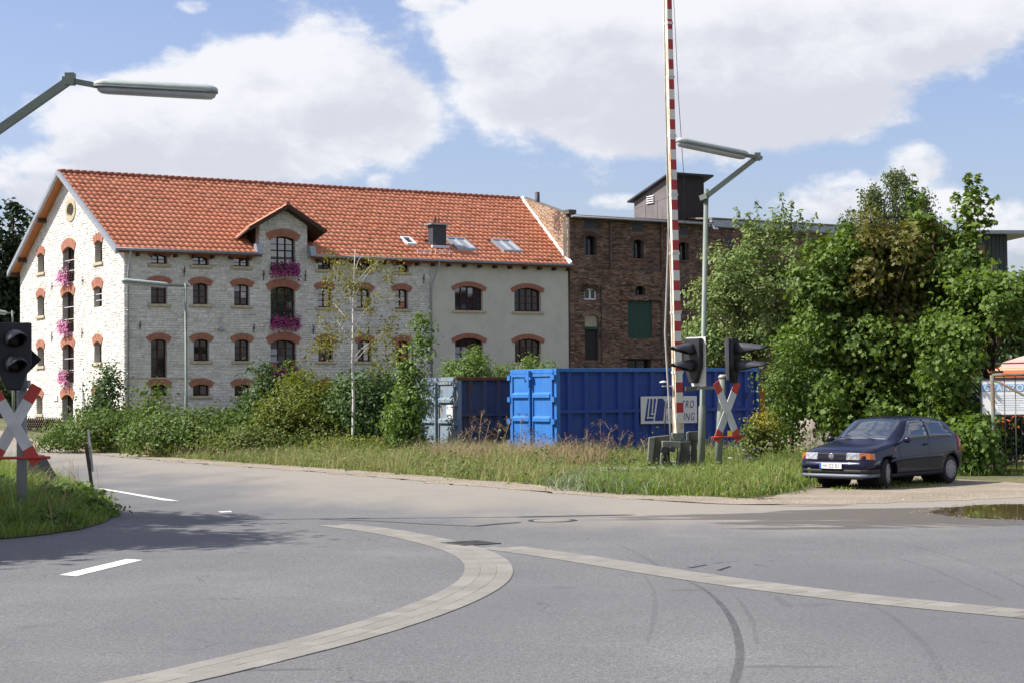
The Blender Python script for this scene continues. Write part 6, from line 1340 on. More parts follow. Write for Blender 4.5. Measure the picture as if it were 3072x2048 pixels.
# near left signal, in the shade of the roadside tree
lb_ = gnd(66, 1567); YL = lb_[1]
sg1 = empty('crossing_signal', (lb_[0], YL, 0), 0, 'near left crossing signal with crossbuck standing in the tree shade', 'crossing signal', 'level crossing signals')
loc = lambda px_, py, Y_, t: P(px_, py, Y_)-np.array(t.location)
MB().tube([(0, 0, -.1), (0, 0, 2.6)], [.082, .078], 14).build('pole', MATS['post_grey'], sg1)
signal_head(sg1, loc(38, 968, YL-.2, sg1), .45, white=False, hood=.58)
q = loc(64, 1078, YL+.12, sg1); MB().prism([(0, -.26), (.27, 0), (0, .26), (-.27, 0)], lambda a, z, d: (q[0]+a+.04, q[1]+d, q[2]+z), -.012, .012).build('diamond_plate', MATS['signal_black'], sg1)
MB().box(-.03, .12, -.10, .06, loc(0, 1165, YL, sg1)[2], loc(0, 1140, YL, sg1)[2]).build('clamp', MATS['post_grey'], sg1)
crossbuck(sg1, loc(43, 1273, YL-.14, sg1), .03, L_=1.36, w=.175, ang=30, bar=.55)
# right hand signals: one post, two heads, crossbuck
rb_ = gnd(2152, 1424); YR = rb_[1]
sg2 = empty('crossing_signal', (rb_[0], YR, 0), 0, 'right crossing signal with two hooded lamp heads and a turned crossbuck', 'crossing signal', 'level crossing signals')
top2 = loc(2168, 1130, YR, sg2); MB().tube([(0, 0, -.1), top2], [.09, .085], 14).build('pole', MATS['lamp_green'], sg2)
MB().lathe([(.10, 0), (.10, .05), (.06, .09)], lambda x, y, h: (top2[0]+x, top2[1]+y, top2[2]-.03+h), 12).build('pole_cap', MATS['rod_grey'], sg2)
signal_head(sg2, loc(2196, 1014, YR-.05, sg2), 1.18, white=False, hood=.72)
hb2 = loc(2178, 1014, YR, sg2); MB().hexa([(hb2[0]-.03, -.3, hb2[2]-.95), (hb2[0]+.02, -.33, hb2[2]-.95), (hb2[0]+.06, .25, hb2[2]-.95), (hb2[0]+.0, .28, hb2[2]-.95), (hb2[0]-.03, -.3, hb2[2]), (hb2[0]+.02, -.33, hb2[2]), (hb2[0]+.06, .25, hb2[2]), (hb2[0]+.0, .28, hb2[2])]).build('backing_plate', MATS['hood_grey'], sg2)
a0 = loc(2072, 1163, YR+.25, sg2); a1 = loc(2158, 1161, YR+.05, sg2); MB().bar(a0, a1, .07, .07).build('bracket_arm', MATS['lamp_green'], sg2); MB().box(a0[0]-.12, a0[0]+.2, a0[1]-.08, a0[1]+.08, a0[2]-.06, a0[2]+.04).build('bracket_foot', MATS['machine_dark'], sg2)
signal_head(sg2, loc(2082, 1015, YR+.25, sg2), -.95, white=True, hood=.56)
crossbuck(sg2, loc(2181, 1233, YR-.22, sg2), .70, L_=1.52, w=.20, ang=29, bar=.55)
q = loc(2190, 1297, YR-.15, sg2); MB().box(q[0]-.05, q[0]+.05, q[1]-.01, q[1]+.01, q[2]-.07, q[2]+.05).build('yellow_tag', mk('tag_yellow', (.55, .42, .03), .5), sg2)

# slanted concrete stumps
def stump(name, label, a, b_, s, mat, seed):
    g = gnd(a, b_); t = MB(); pr = [(-.06*s, -.02), (-.17*s, .30*s), (-.20*s, .48*s), (-.13*s, .54*s), (.0, .52*s), (.10*s, .34*s), (.36*s, -.02)]
    t.prism(pr, lambda x, z, d: (x, d, z), -.15*s, .15*s); o = t.build(name, mat, bevel=.03, loc=(g[0], g[1], 0), rot=(0, 0, -.15)); tag(o, label, 'concrete stump', 'concrete stumps by the crossing signals'); return o
stump('concrete_stump', 'shaded slanted concrete stump behind the left crossbuck pole', 122, 1492, 1.55, MATS['concrete_shaded'], 1)
stump('concrete_stump', 'pale slanted concrete stump in the grass right of the right crossbuck', 2252, 1408, 1.1, MATS['concrete'], 2)
# leaning marker post on the grass island
g = gnd(284, 1514); mp_ = empty('marker_post', (g[0], g[1], 0), 0, 'thin dark leaning post with a pale top at the tip of the grass island', 'post')
tp_ = P(258, 1330, g[1])-np.array([g[0], g[1], 0]); tt_ = P(263, 1288, g[1]+.05)-np.array([g[0], g[1], 0])
MB().bar((0, 0, -.05), tp_*.62, .05, .05).bar(tp_*.6, tp_, .055, .055).build('shaft', mk('post_rust', (.06, .035, .028), .8, col2=(.035, .02, .02), scale=8), mp_); MB().bar(tp_*.55+np.array([.05, 0, 0]), tt_+np.array([.01, 0, 0]), .035, .035).build('pale_slat', MATS['rod_grey'], mp_)
for k, (a, b_, h) in enumerate(((963, 1338, 19), (1080, 1338, 22))):
    g = gnd(a, b_); tag(MB().box(-.04, .04, -.04, .04, -.05, h*g[1]/FOC+.04).build('wooden_stake', mk('stake_%d' % k, [(.45, .32, .10), (.34, .17, .09)][k], .8, col2=(.25, .16, .07), scale=9), loc=(g[0], g[1], 0), rot=(0, 0, .3)), ['short yellow wooden stake in the pale grass', 'short reddish wooden stake below the dark bush'][k], 'stake', 'wooden stakes in the verge')

# ------------------------------------------------------------------ level crossing barrier, raised
gb = gnd(2030, 1408); YB = gb[1]; M = FOC/YB
bar_ = empty('level_crossing_barrier', (gb[0], YB, 0), 0, 'raised red and white striped barrier boom on a green machine', 'barrier')
lc = lambda px_, py, dy=0.0: P(px_, py, YB+dy)-np.array([gb[0], YB, 0])
Zb = lambda zx, zy, dy=0.0: lc(1900+zx/5.228, 1150+zy/5.228, dy)
p0 = Zb(708, 770); p1 = lc(2003, -60)
wb0, wb1 = .205, .13
n_ = int(np.linalg.norm(p1-p0)/.243); rzb = radians(-24)
ax = (p1-p0)/np.linalg.norm(p1-p0); rx = np.array([cos(rzb), -sin(rzb), 0]); rx -= ax*(rx@ax); rx /= np.linalg.norm(rx); ry = np.cross(ax, rx)
def sect(mb, t0, t1, x0, x1, y0, y1, m=0):
    vs = []
    for t in (t0, t1):
        c = p0+(p1-p0)*t; w = wb0+(wb1-wb0)*t
        for (x, y) in ((x0, y0), (x1, y0), (x1, y1), (x0, y1)): vs.append(c+rx*(x*w)+ry*(y*w))
    mb.add(vs, [(3, 2, 1, 0), (4, 5, 6, 7), (0, 1, 5, 4), (1, 2, 6, 5), (2, 3, 7, 6), (3, 0, 4, 7)], m)
ys = -1 if ry[1] > 0 else 1      # which side of the boom looks at the camera
boom = MB(); sect(boom, 0, 1, -.5, .5, -.45, .45); bo = boom.build('boom', MATS['boom_rusty'], bar_)
for i in range(n_):
    a_, b_ = i/n_, (i+1)/n_
    if i < 1: continue
    s = MB(); y0, y1 = (-.475, -.452) if ys < 0 else (.452, .475); sect(s, a_, b_, -.5, .5, y0, y1)
    s.build('stripe', MATS['boom_red'] if i % 2 == 0 else MATS['boom_white'], bo)
for t in (.13, .26, .39, .52, .65, .78, .9):
    s = MB(); sect(s, t, t+.006, -.55, .62, -.52, .52); s.build('clamp_band', MATS['sign_white'], bo)
MB().tube([Zb(590, 985, -.2), Zb(560, 330, -.1), lc(1995, 1000, -.05), lc(2006, 700, 0), lc(1997, 330, .05), lc(1990, -60, .05)], .022, 8).build('stay_rod', MATS['rod_grey'], bar_)
MB().tube([Zb(497, 800), Zb(505, 290)], .014, 6).tube([Zb(610, 620, .1), lc(2013, 1020, .1), lc(2000, 700, .1)], .009, 5).tube([Zb(640, 700, .1), lc(2020, 1060, .1), lc(2014, 800, .1)], .007, 5).build('cable', MATS['iron'], bar_)
MB().tube([lc(2021, 0, .1), lc(2036, 300, .1), lc(2046, 450, .1), lc(2052, 540, .1), lc(2062, 1000, .1), Zb(740, 780, .1)], .008, 5).build('hanging_wire', MATS['iron'], bar_)
MB().tube([lc(1986, 1157), lc(2018, 1157)], .02, 6).lathe([(.10, 0), (.08, .03), (.02, .05)], lambda x, y, h: tuple(lc(1990, 1147)+np.array([x, y, h])), 12).build('bell', MATS['sign_white'], bar_)
def zbox(mb, zx0, zx1, zy0, zy1, d0, d1, m=0):
    a, b_ = Zb(zx0, zy1), Zb(zx1, zy0); mb.box(a[0], b_[0], d0, d1, a[2], b_[2], m); return mb
def zpoly(name, pts, d0, d1, mat): return MB().prism([(Zb(*p)[0], Zb(*p)[2]) for p in pts], lambda x, z, d: (x, d, z), d0, d1).build(name, mat, bar_, bevel=.012)
zpoly('counterweight', [(340, 828), (560, 805), (570, 1330), (300, 1330), (290, 1270)], -.10, .35, MATS['machine_dark'])
zpoly('counterweight_end', [(243, 838), (338, 826), (290, 1272), (220, 1190)], -.16, .10, MATS['machine_green'])
zpoly('cross_head', [(436, 890), (725, 900), (722, 1000), (436, 995)], -.34, -.05, MATS['machine_green'])
zpoly('stand_leg', [(690, 1000), (722, 1000), (680, 1350), (645, 1350)], -.36, -.06, MATS['machine_green'])
zpoly('stand_leg', [(415, 1075), (452, 1075), (425, 1370), (392, 1370)], -.40, -.20, MATS['machine_green'])
zpoly('drive_box', [(728, 905), (890, 895), (905, 1370), (690, 1370)], -.22, .22, MATS['machine_dark'])
zpoly('side_box', [(890, 880), (985, 880), (1000, 1370), (905, 1370)], -.12, .30, MATS['machine_dark'])
zpoly('top_box', [(862, 745), (1040, 742), (1040, 890), (862, 890)], -.16, .2, MATS['machine_dark'])
zpoly('top_box_end', [(818, 770), (860, 742), (862, 888), (820, 885)], -.2, .1, MATS['machine_green'])
zpoly('boom_socket', [(602, 772), (780, 765), (790, 795), (770, 890), (620, 895), (598, 800)], -.14, .16, MATS['machine_green'])
MB().lathe([(.09, 0), (.09, .2)], lambda x, y, h: tuple(Zb(470, 1030)+np.array([x, -.42+h, y])), 14).lathe([(.07, 0), (.07, .2)], lambda x, y, h: tuple(Zb(590, 1020)+np.array([x, -.42+h, y])), 14).build('pivot', MATS['iron'], bar_)
b = MB()
for (zx, zy, zx2, zy2) in ((738, 1010, 725, 1110), (900, 970, 893, 1110), (897, 1140, 895, 1210), (520, 1100, 545, 1240)): b.bar(Zb(zx, zy, -.24), Zb(zx2, zy2, -.24), .02, .02, up=(0, 1, 0))
b.build('lever', MATS['rod_grey'], bar_)
g = gnd(1930, 1418); sl_o = MB().box(-.95, .55, -.35, .45, -.05, .13).build('concrete_slab', MATS['concrete'], loc=(g[0], g[1], 0), rot=(0, 0, .05), bevel=.02); tag(sl_o, 'flat concrete slab in the grass left of the barrier machine', 'slab')
zq = gnd(2020, 1402); tag(MB().box(-.30, .35, -.25, .3, -.05, .17).build('foundation_block', MATS['concrete'], loc=(zq[0]-.05, zq[1]-.05, 0), bevel=.03), 'concrete foundation block under the barrier machine', 'slab')
g = gnd(1795, 1402); tag(MB().box(-.55, .45, -.2, .2, -.03, .07).build('plank', mk('grey_plank', (.34, .30, .24), .9, col2=(.22, .19, .15), scale=3, stretch=(1, 8, 1)), loc=(g[0], g[1], .02), rot=(0, 0, -.1)), 'weathered plank lying in the grass before the blue container', 'plank')

# ------------------------------------------------------------------ containers
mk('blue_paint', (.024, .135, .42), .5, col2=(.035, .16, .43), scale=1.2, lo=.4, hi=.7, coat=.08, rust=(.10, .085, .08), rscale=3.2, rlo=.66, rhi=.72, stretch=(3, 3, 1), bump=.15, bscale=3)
mk('blue_shaded', (.020, .06, .28), .6, col2=(.03, .07, .27), scale=.9, lo=.4, hi=.7, rust=(.06, .055, .09), rscale=3.0, rlo=.62, rhi=.70, stretch=(3, 3, .7), bump=.15, bscale=3)  # darker copy of blue_paint, shade of the long side put into its colour
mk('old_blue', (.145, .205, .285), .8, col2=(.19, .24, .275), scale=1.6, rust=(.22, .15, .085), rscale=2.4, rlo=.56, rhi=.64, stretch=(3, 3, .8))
mk('old_shaded', (.045, .065, .14), .85, col2=(.065, .08, .135), scale=1.1, rust=(.085, .05, .035), rscale=1.5, rlo=.50, rhi=.64, stretch=(1, 1, .7))  # darker copy of old_blue with more rust, side shade put into the colour
mk('rust', (.15, .065, .035), .9, col2=(.09, .045, .03), scale=4, bump=.3)
mk('sticker_white', (.68, .68, .68), .5)
mk('sticker_blue', (.022, .045, .22), .5)
mk('ink', (.02, .02, .03), .6)
CAZ = .52
def container(name, label, corner_px, Y, L_, Wd, top_py, mats, seed, group):
    p = P(corner_px, 1300, Y); H = P(corner_px, top_py, Y)[2]; t = empty(name, (p[0], Y, 0), CAZ, label, 'container', group)
    md, ms, mf = mats; z0 = .22
    MB().box(.06, L_, .06, Wd-.06, z0, z0+.12).build('floor', ms, t)
    # long near side: sheet, ribs, rails
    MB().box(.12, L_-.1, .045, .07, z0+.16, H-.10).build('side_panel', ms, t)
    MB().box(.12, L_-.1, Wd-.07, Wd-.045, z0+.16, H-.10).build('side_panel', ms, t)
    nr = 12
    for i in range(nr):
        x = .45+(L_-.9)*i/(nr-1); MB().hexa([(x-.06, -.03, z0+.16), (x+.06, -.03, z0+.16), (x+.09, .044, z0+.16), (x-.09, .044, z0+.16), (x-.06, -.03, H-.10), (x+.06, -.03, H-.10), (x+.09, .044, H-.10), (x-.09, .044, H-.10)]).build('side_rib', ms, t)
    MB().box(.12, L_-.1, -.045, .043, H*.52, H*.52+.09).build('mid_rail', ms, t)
    MB().box(.0, L_, -.06, .10, z0, z0+.16).box(0, L_, Wd-.1, Wd+.06, z0, z0+.16).build('bottom_rail', ms, t)
    MB().box(.0, L_, -.06, .09, H-.10, H).box(0, L_, Wd-.09, Wd+.06, H-.10, H).box(L_-.09, L_, .092, Wd-.092, H-.10, H-.003).build('top_rail', mf, t, bevel=.01)
    for x0, x1 in ((0, .12), (L_-.1, L_)):
        for y0, y1 in ((-.06, .08), (Wd-.08, Wd+.06)): MB().box(x0, x1, y0+.002, y1-.002, z0+.002, H-.102).build('corner_post', ms if x0 else md, t)
    MB().box(L_-.06, L_-.03, .09, Wd-.09, z0, H-.1).build('end_panel', ms, t)
    # door end (looks towards -x)
    MB().box(-.02, .10, .092, Wd-.092, H-.12, H).box(-.01, .10, .082, Wd-.082, z0, z0+.14).build('door_frame', md, t, bevel=.01)
    for k in (0, 1):
        y0, y1 = (.085, Wd/2-.006) if k == 0 else (Wd/2+.006, Wd-.085)
        d = MB().box(-.015, .02, y0, y1, z0+.145, H-.125).build('door', md, t)
        fr_ = MB(); fr_.box(-.055, -.016, y0, y0+.09, z0+.15, H-.13); fr_.box(-.055, -.016, y1-.09, y1, z0+.15, H-.13); fr_.box(-.055, -.016, y0+.09, y1-.09, H-.21, H-.13); fr_.build('door_edge', md, d)
        for zz in (.42, .70):
            z = z0+(H-z0)*zz-.05; MB().hexa([(-.085, y0+.10, z-.04), (-.016, y0+.10, z-.05), (-.016, y1-.10, z-.05), (-.085, y1-.10, z-.04), (-.085, y0+.10, z+.05), (-.016, y0+.10, z+.11), (-.016, y1-.10, z+.11), (-.085, y1-.10, z+.05)]).build('door_rib', md, d)
        for zz in (.12, .38, .64, .9):
            z = z0+(H-z0)*zz; yy = (.0, .085) if k == 0 else (Wd-.085, Wd)
            MB().box(-.09, -.02, yy[0]-.07 if k == 0 else yy[0], yy[1] if k == 0 else yy[1]+.07, z-.07, z+.07).build('hinge', md, d)
    return t, H
cb_, CH_ = container('blue_container', 'bright blue roll off container with a white recycling sign', 1667, 48.6, 7.0, 2.45, 1104, (MATS['blue_paint'], MATS['blue_shaded'], MATS['blue_paint']), 1, 'containers on the verge')
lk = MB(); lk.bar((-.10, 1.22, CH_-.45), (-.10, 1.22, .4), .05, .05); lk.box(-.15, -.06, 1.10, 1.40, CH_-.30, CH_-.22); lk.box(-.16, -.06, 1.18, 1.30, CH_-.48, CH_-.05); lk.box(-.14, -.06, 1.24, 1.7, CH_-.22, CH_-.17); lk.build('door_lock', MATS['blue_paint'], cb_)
ro_, RH_ = container('rusty_container', 'older rusty pale blue container left of the bright blue one', 1372, 51.8, 6.2, 2.35, 1130, (MATS['old_blue'], MATS['old_shaded'], MATS['rust']), 2, 'containers on the verge')
MB().bar((-.10, 1.18, RH_-.15), (-.10, 1.18, .4), .06, .06).build('lock_rod', MATS['old_blue'], ro_)
# paper notice on the rusty door
nb_ = MB().box(-.026, -.016, .18, .62, 1.05, 1.58).build('paper_notice', MATS['sticker_white'], ro_)
ln_ = MB(); rs = random.Random(2)
for i in range(7): w = rs.uniform(.18, .34); ln_.box(-.0275, -.0262, .40-w/2, .40+w/2, 1.50-.062*i, 1.512-.062*i)
ln_.box(-.0275, -.0262, .34, .5, 1.27, 1.30); ln_.build('notice_lines', MATS['ink'], nb_)
def text(body, size, mat, parent, m4, shear=0.0, sx=1.0, extrude=.002, name='lettering', align='LEFT', spacing=1.0):
    c = bpy.data.curves.new('txt', 'FONT'); c.body = body; c.size = size; c.shear = shear; c.extrude = extrude; c.align_x = align; c.space_character = spacing; c.resolution_u = 3
    o = bpy.data.objects.new('txt', c); COL.objects.link(o); dg = bpy.context.evaluated_depsgraph_get(); dg.update()
    me = bpy.data.meshes.new_from_object(o.evaluated_get(dg)); bpy.data.objects.remove(o); me.materials.clear(); me.materials.append(mat)
    me.transform(m4 @ Matrix.Diagonal((sx, 1, 1, 1))); x = bpy.data.objects.new(name, me); COL.objects.link(x); x.parent = parent; return x
# sign on the long side: positions from its corners
def side_x(px_, py):     # container-side coordinates of a picture point
    d = ray(px_, py); o = np.array(cb_.location); du = np.array([cos(CAZ), sin(CAZ), 0]); dn = np.array([-sin(CAZ), cos(CAZ), 0])
    t = ((o-.055*dn-CO)@dn)/(d@dn); q = CO+d*t; return (q-o)@du, q[2]
sx0, sz1 = side_x(1922, 1188); sx1, sz0 = side_x(2091, 1267)
sg_ = MB().box(sx0, sx1, -.062, -.046, sz0, sz1).build('sign_board', MATS['sticker_white'], cb_)
w_, h_ = sx1-sx0, sz1-sz0; pt = lambda a, b_: (sx0+w_*a, sz0+h_*b_); f_ = lambda x, z, d: (x, d, z)
def sp(poly, d=.0, m='sticker_blue'): return MB().prism([pt(*q) for q in poly], f_, -.0645-d, -.0622-d)
# sheared block with the circuit tracks
sp([(.06, .10), (.12, .92), (.27, .92), (.215, .10)]).build('logo_block', MATS['sticker_blue'], sg_); sp([(.24, .10), (.30, .92), (.385, .92), (.43, .80), (.39, .10)]).build('logo_block', MATS['sticker_blue'], sg_)
lg = MB()
for q in ([(.145, .88), (.165, .88), (.13, .26), (.11, .26)], [(.205, .88), (.225, .88), (.205, .38), (.185, .38)], [(.115, .25), (.115, .20), (.225, .20), (.225, .25)], [(.19, .38), (.19, .33), (.235, .33), (.235, .38)]): lg.prism([pt(*p) for p in q], f_, -.067, -.0648)
for (a, b_) in ((.155, .89), (.215, .89), (.115, .22), (.185, .36)): lg.lathe([(.028, 0), (.028, .0022)], lambda x, y, q, a=a, b_=b_: (pt(a, b_)[0]+x, -.0648-q, pt(a, b_)[1]+y), 14)
lg.build('logo_tracks', MATS['sticker_white'], sg_)
RX = Matrix.Rotation(pi/2, 4, 'X')
for body, zz in (('ELECTRO', .56), ('CYCLING', .10)):
    x, z = pt(.44, zz); text(body, h_*.40, MATS['sticker_blue'], sg_, Matrix.Translation((x, -.0635, z)) @ RX, .25, .66, spacing=1.18)
x, z = side_x(2226, 1185); text('07', .26, mk('stencil', (.012, .02, .12), .6), cb_, Matrix.Translation((x, -.058, z-.1)) @ RX, 0, .9)
# orange board container behind
q = P(2268, 1200, 52.6); t = empty('orange_skip', (q[0]-.3, 52.6, 0), .1, 'orange skip with a brown rim peeping out behind the blue container', 'container'); mk('orange_paint', (.52, .19, .035), .6, col2=(.40, .14, .03), scale=2); zt_ = P(2280, 1144, 52.6)[2]
MB().box(-.6, .58, .0, 3, .25, zt_-.08).build('body', MATS['orange_paint'], t); MB().box(-.65, .66, -.06, 3.05, zt_-.08, zt_).build('rim', MATS['rust'], t)
for x in (-.3, .2): MB().box(x-.04, x+.04, -.05, -.002, .25, zt_-.085).build('rib', MATS['orange_paint'], t)

# ------------------------------------------------------------------ lattice fence by the gable
fa = P(70, 1280, 80.0); fb = P(192, 1280, 77.5); fl_ = np.linalg.norm(fb[:2]-fa[:2]); fz = float(hgt(fa[0], 79)); fe = empty('lattice_fence', (fa[0], fa[1], fz), atan2(fb[1]-fa[1], fb[0]-fa[0]), 'low dark crossed slat garden fence in front of the white gable', 'fence')
mk('fence_wood', (.075, .045, .03), .85, col2=(.045, .028, .02), scale=6); mk('fence_post', (.30, .25, .18), .9)
hF = P(100, 1253, 79)[2]-fz; nS = int(fl_/.19)
for i in range(-2, nS):
    for sg, y in ((1, 0), (-1, .03)):
        x0 = i*.19; x1 = x0+sg*.50; 
        if sg < 0: x0 += .5; x1 = x0-.5
        MB().bar((x0, y, .06), (x1, y, hF), .028, .05, up=(0, 1, 0)).build('slat', MATS['fence_wood'], fe)
for z in (.24, hF-.16): MB().bar((0, .062, z), (fl_, .062, z), .035, .05).build('rail', MATS['fence_wood'], fe)
for x in (.02, fl_*.55, fl_): MB().box(x-.045, x+.045, .082, .17, -.1, hF-.05).build('post', MATS['fence_post'], fe)

# ------------------------------------------------------------------ gate, sign board, railing, lorry on the right
gg = gnd(2986, 1420); YG = gg[1]; gt = empty('iron_gate', (gg[0], YG, 0), 0, 'rusty pale green steel tube gate standing open at the right edge', 'gate')
mk('gate_paint', (.16, .18, .14), .7, col2=(.13, .15, .115), scale=2, rust=(.15, .068, .034), rscale=2.4, rlo=.46, rhi=.6, stretch=(1, 1, .5))
lg_ = lambda a, b_, dy=0.0: P(a, b_, YG+dy)-np.array([gg[0], YG, 0])
gw = 1.9; tt = lg_(2976, 1124); MB().tube([(0, 0, -.05), (tt[0], 0, tt[2])], .048, 12).build('gate_post', MATS['gate_paint'], gt)
xr = gw; MB().tube([(tt[0], 0, tt[2]), (xr, -.25, tt[2]+.02)], .042, 10).build('top_tube', MATS['gate_paint'], gt); MB().tube([(.0, 0, .07), (xr, -.25, .07)], .04, 10).build('bottom_tube', MATS['gate_paint'], gt); MB().tube([(xr, -.25, 0), (xr, -.25, tt[2]+.05)], .042, 10).build('gate_post', MATS['gate_paint'], gt)
MB().tube([(tt[0]+.03, -.01, tt[2]-.10), (xr, -.26, tt[2]-1.15)], .028, 8).build('brace', MATS['gate_paint'], gt); MB().tube([(.05, -.01, .10), (xr, -.26, 1.05)], .028, 8).build('brace', MATS['gate_paint'], gt)
for i in range(1, 8): x = gw*i/8; MB().tube([(x, -.25*x/gw+.035, .1), (x, -.25*x/gw+.035, tt[2])], .011, 6).build('bar', MATS['gate_paint'], gt)
MB().box(tt[0]-.02, tt[0]+.25, -.03, .03, tt[2]+.04, tt[2]+.10).build('top_bracket', MATS['rust'], gt)
YS = 41.2; s0, s1 = P(2946, 1242, YS), P(2946, 1140, YS); sb_ = empty('notice_board', (s0[0], YS, 0), -.30, 'white notice board with a blue name band behind the iron gate', 'sign'); wd, z0, z1 = 1.75, s0[2], s1[2]
mk('board_white', (.80, .80, .80), .45); mk('band_blue', (.22, .40, .62), .5)
MB().box(0, wd, 0, .03, z0, z1).build('board', MATS['board_white'], sb_); MB().box(-.03, wd+.03, -.012, .042, z0-.04, z0-.002).box(-.03, wd+.03, -.012, .042, z1+.002, z1+.04).box(-.04, -.002, -.012, .042, z0-.04, z1+.04).build('board_frame', MATS['iron'], sb_)
MB().box(.01, wd-.01, -.004, -.001, z1-.26, z1-.09).build('name_band', MATS['band_blue'], sb_); text('GRANZOW', .20, MATS['board_white'], sb_, Matrix.Translation((.05, -.006, z1-.245)) @ RX, 0, 1.02, spacing=1.05)
ln_ = MB(); rs = random.Random(9)
for i in range(7): ln_.box(.35, .35+rs.uniform(.5, 1.1), -.003, -.001, z1-.36-.055*i, z1-.352-.055*i)
ln_.build('small_print', mk('print_blue', (.3, .42, .6), .6), sb_)
for x in (.2, wd-.2): MB().box(x-.04, x+.04, .045, .12, -.1, z1-.05).build('board_post', MATS['iron'], sb_)
YF = 42.3; x0 = P(2790, 1300, YF)[0]; rl = empty('iron_railing', (x0, YF, 0), -.05, 'dark iron railing half swallowed by the maples behind the notice board', 'fence')
for i in range(44): MB().bar((i*.12, 0, 0), (i*.12, 0, 1.95), .022, .022).build('railing_bar', MATS['iron'], rl)
for z in (.3, 1.8): MB().bar((0, .0, z), (44*.12, 0, z), .03, .045).build('rail', MATS['iron'], rl)
mk('lorry_orange', (.62, .13, .035), .4, col2=(.55, .11, .03), scale=2, coat=.4); mk('lorry_white', (.60, .42, .36), .5, coat=.3); mk('rubber', (.02, .02, .021), .85)
YO = 48.5; ox = P(2952, 1130, YO)[0]; zc = P(2960, 1104, YO)[2]; lo = empty('orange_lorry', (ox, YO, 0), -.9, 'orange lorry cab with a pale roof deflector behind the notice board', 'lorry')
MB().prism([(0, .55), (0, 1.5), (.12, zc), (2.2, zc), (2.2, .55)], lambda y, z, d: (d, y, z), 0, 2.4).build('cab', MATS['lorry_orange'], lo, bevel=.06)
MB().box(.18, 2.22, -.02, .004, 1.25, zc-.25).build('windscreen', MATS['pane_dark'], lo)
df = MB(); n = 12; vs = []
for i in range(n+1):
    a = pi*i/n; 
    for (y, k) in ((.25, .55), (.9, .9), (2.1, 1.0)): vs.append((1.2-1.05*cos(a)*(.75+.25*k), y, zc+(.42*k)*sin(a)**.7))
df.add(vs, [(i*3+j, i*3+j+1, (i+1)*3+j+1, (i+1)*3+j) for i in range(n) for j in range(2)], 0, True); df.add([vs[i*3] for i in range(n+1)], [tuple(range(n+1))]); df.build('roof_deflector', MATS['lorry_white'], lo)
MB().bar((.3, -.15, zc+.12), (2.1, -.15, zc+.12), .04, .04).bar((.4, -.15, zc+.1), (.4, .15, zc-.05), .03, .03).bar((2.0, -.15, zc+.1), (2.0, .15, zc-.05), .03, .03).build('sun_visor', MATS['iron'], lo)
MB().box(-.22, -.02, -.1, .05, 1.3, 1.75).build('mirror', MATS['iron'], lo); MB().box(.0, 2.4, -.08, -.002, .4, .75).build('bumper', MATS['iron'], lo)
MB().box(.1, 2.3, 2.3, 7.0, 1.0, 2.2).build('load_body', MATS['lorry_orange'], lo)
for x in (.15, 2.0):
    for y in (1.0, 5.6): MB().lathe([(.48, 0), (.48, .26)], lambda a, c, h, x=x, y=y: (x+h, y+a, .48+c), 18).build('wheel', MATS['rubber'], lo)
# ------------------------------------------------------------------ small dark blue hatchback
mk('car_paint', (.0045, .0055, .026), .28, coat=.35, spec=.25); mk('car_glass', (.022, .032, .05), .03, spec=.9); MATS['car_glass'].node_tree.nodes['Principled BSDF'].inputs['IOR'].default_value = 1.9; mk('car_plastic', (.018, .018, .02), .7); mk('chrome', (.6, .6, .62), .18, metal=.9)
mk('lamp_clear', (.24, .25, .27), .10, metal=.3, spec=.8, col2=(.42, .44, .46), scale=16, lo=.42, hi=.58); mk('amber', (.42, .11, .01), .2, spec=.6); mk('tail_red', (.35, .02, .015), .2, spec=.6); mk('lip_grey', (.11, .125, .165), .5); mk('plate_white', (.72, .73, .74), .4); mk('plate_blue', (.03, .12, .42), .4); mk('rim_grey', (.26, .25, .25), .5, metal=.3); mk('interior', (.03, .032, .04), .8); mk('freshener', (.6, .55, .12), .6)
def pchip(xs, ys, x):
    xs = np.asarray(xs, float); ys = np.asarray(ys, float); h = np.diff(xs); d = np.diff(ys)/h; m = np.zeros_like(ys)
    for i in range(1, len(xs)-1):
        if d[i-1]*d[i] > 0: w1, w2 = 2*h[i]+h[i-1], h[i]+2*h[i-1]; m[i] = (w1+w2)/(w1/d[i-1]+w2/d[i])
    m[0], m[-1] = d[0], d[-1]; i = int(np.clip(np.searchsorted(xs, x)-1, 0, len(h)-1)); t = (x-xs[i])/h[i]
    return (2*t**3-3*t**2+1)*ys[i]+(t**3-2*t**2+t)*h[i]*m[i]+(-2*t**3+3*t**2)*ys[i+1]+(t**3-t**2)*h[i]*m[i+1]
ST = [ # x, zb, half width, shoulder z, (y5 z5) (y6 z6) z7
    (1.86, .24, .70, .56, .62, .60, .44, .62, .63), (1.83, .20, .755, .60, .66, .655, .46, .685, .695), (1.74, .19, .785, .66, .69, .72, .48, .755, .768), (1.55, .19, .805, .71, .71, .775, .50, .81, .825), (1.1, .19, .82, .79, .73, .855, .52, .89, .905),
    (.80, .19, .825, .85, .745, .905, .62, .935, .955), (.45, .19, .825, .885, .735, 1.01, .615, 1.15, 1.185), (.08, .19, .825, .90, .715, 1.13, .57, 1.355, 1.395), (-.5, .19, .825, .91, .71, 1.145, .565, 1.385, 1.42), (-1.1, .20, .82, .92, .70, 1.14, .56, 1.365, 1.40),
    (-1.45, .22, .81, .93, .69, 1.11, .555, 1.285, 1.32), (-1.74, .26, .79, .93, .67, 1.00, .54, 1.03, 1.05), (-1.83, .28, .76, .80, .64, .86, .5, .88, .89), (-1.86, .30, .70, .62, .58, .70, .44, .73, .74)]
SA = np.array(ST)[::-1]
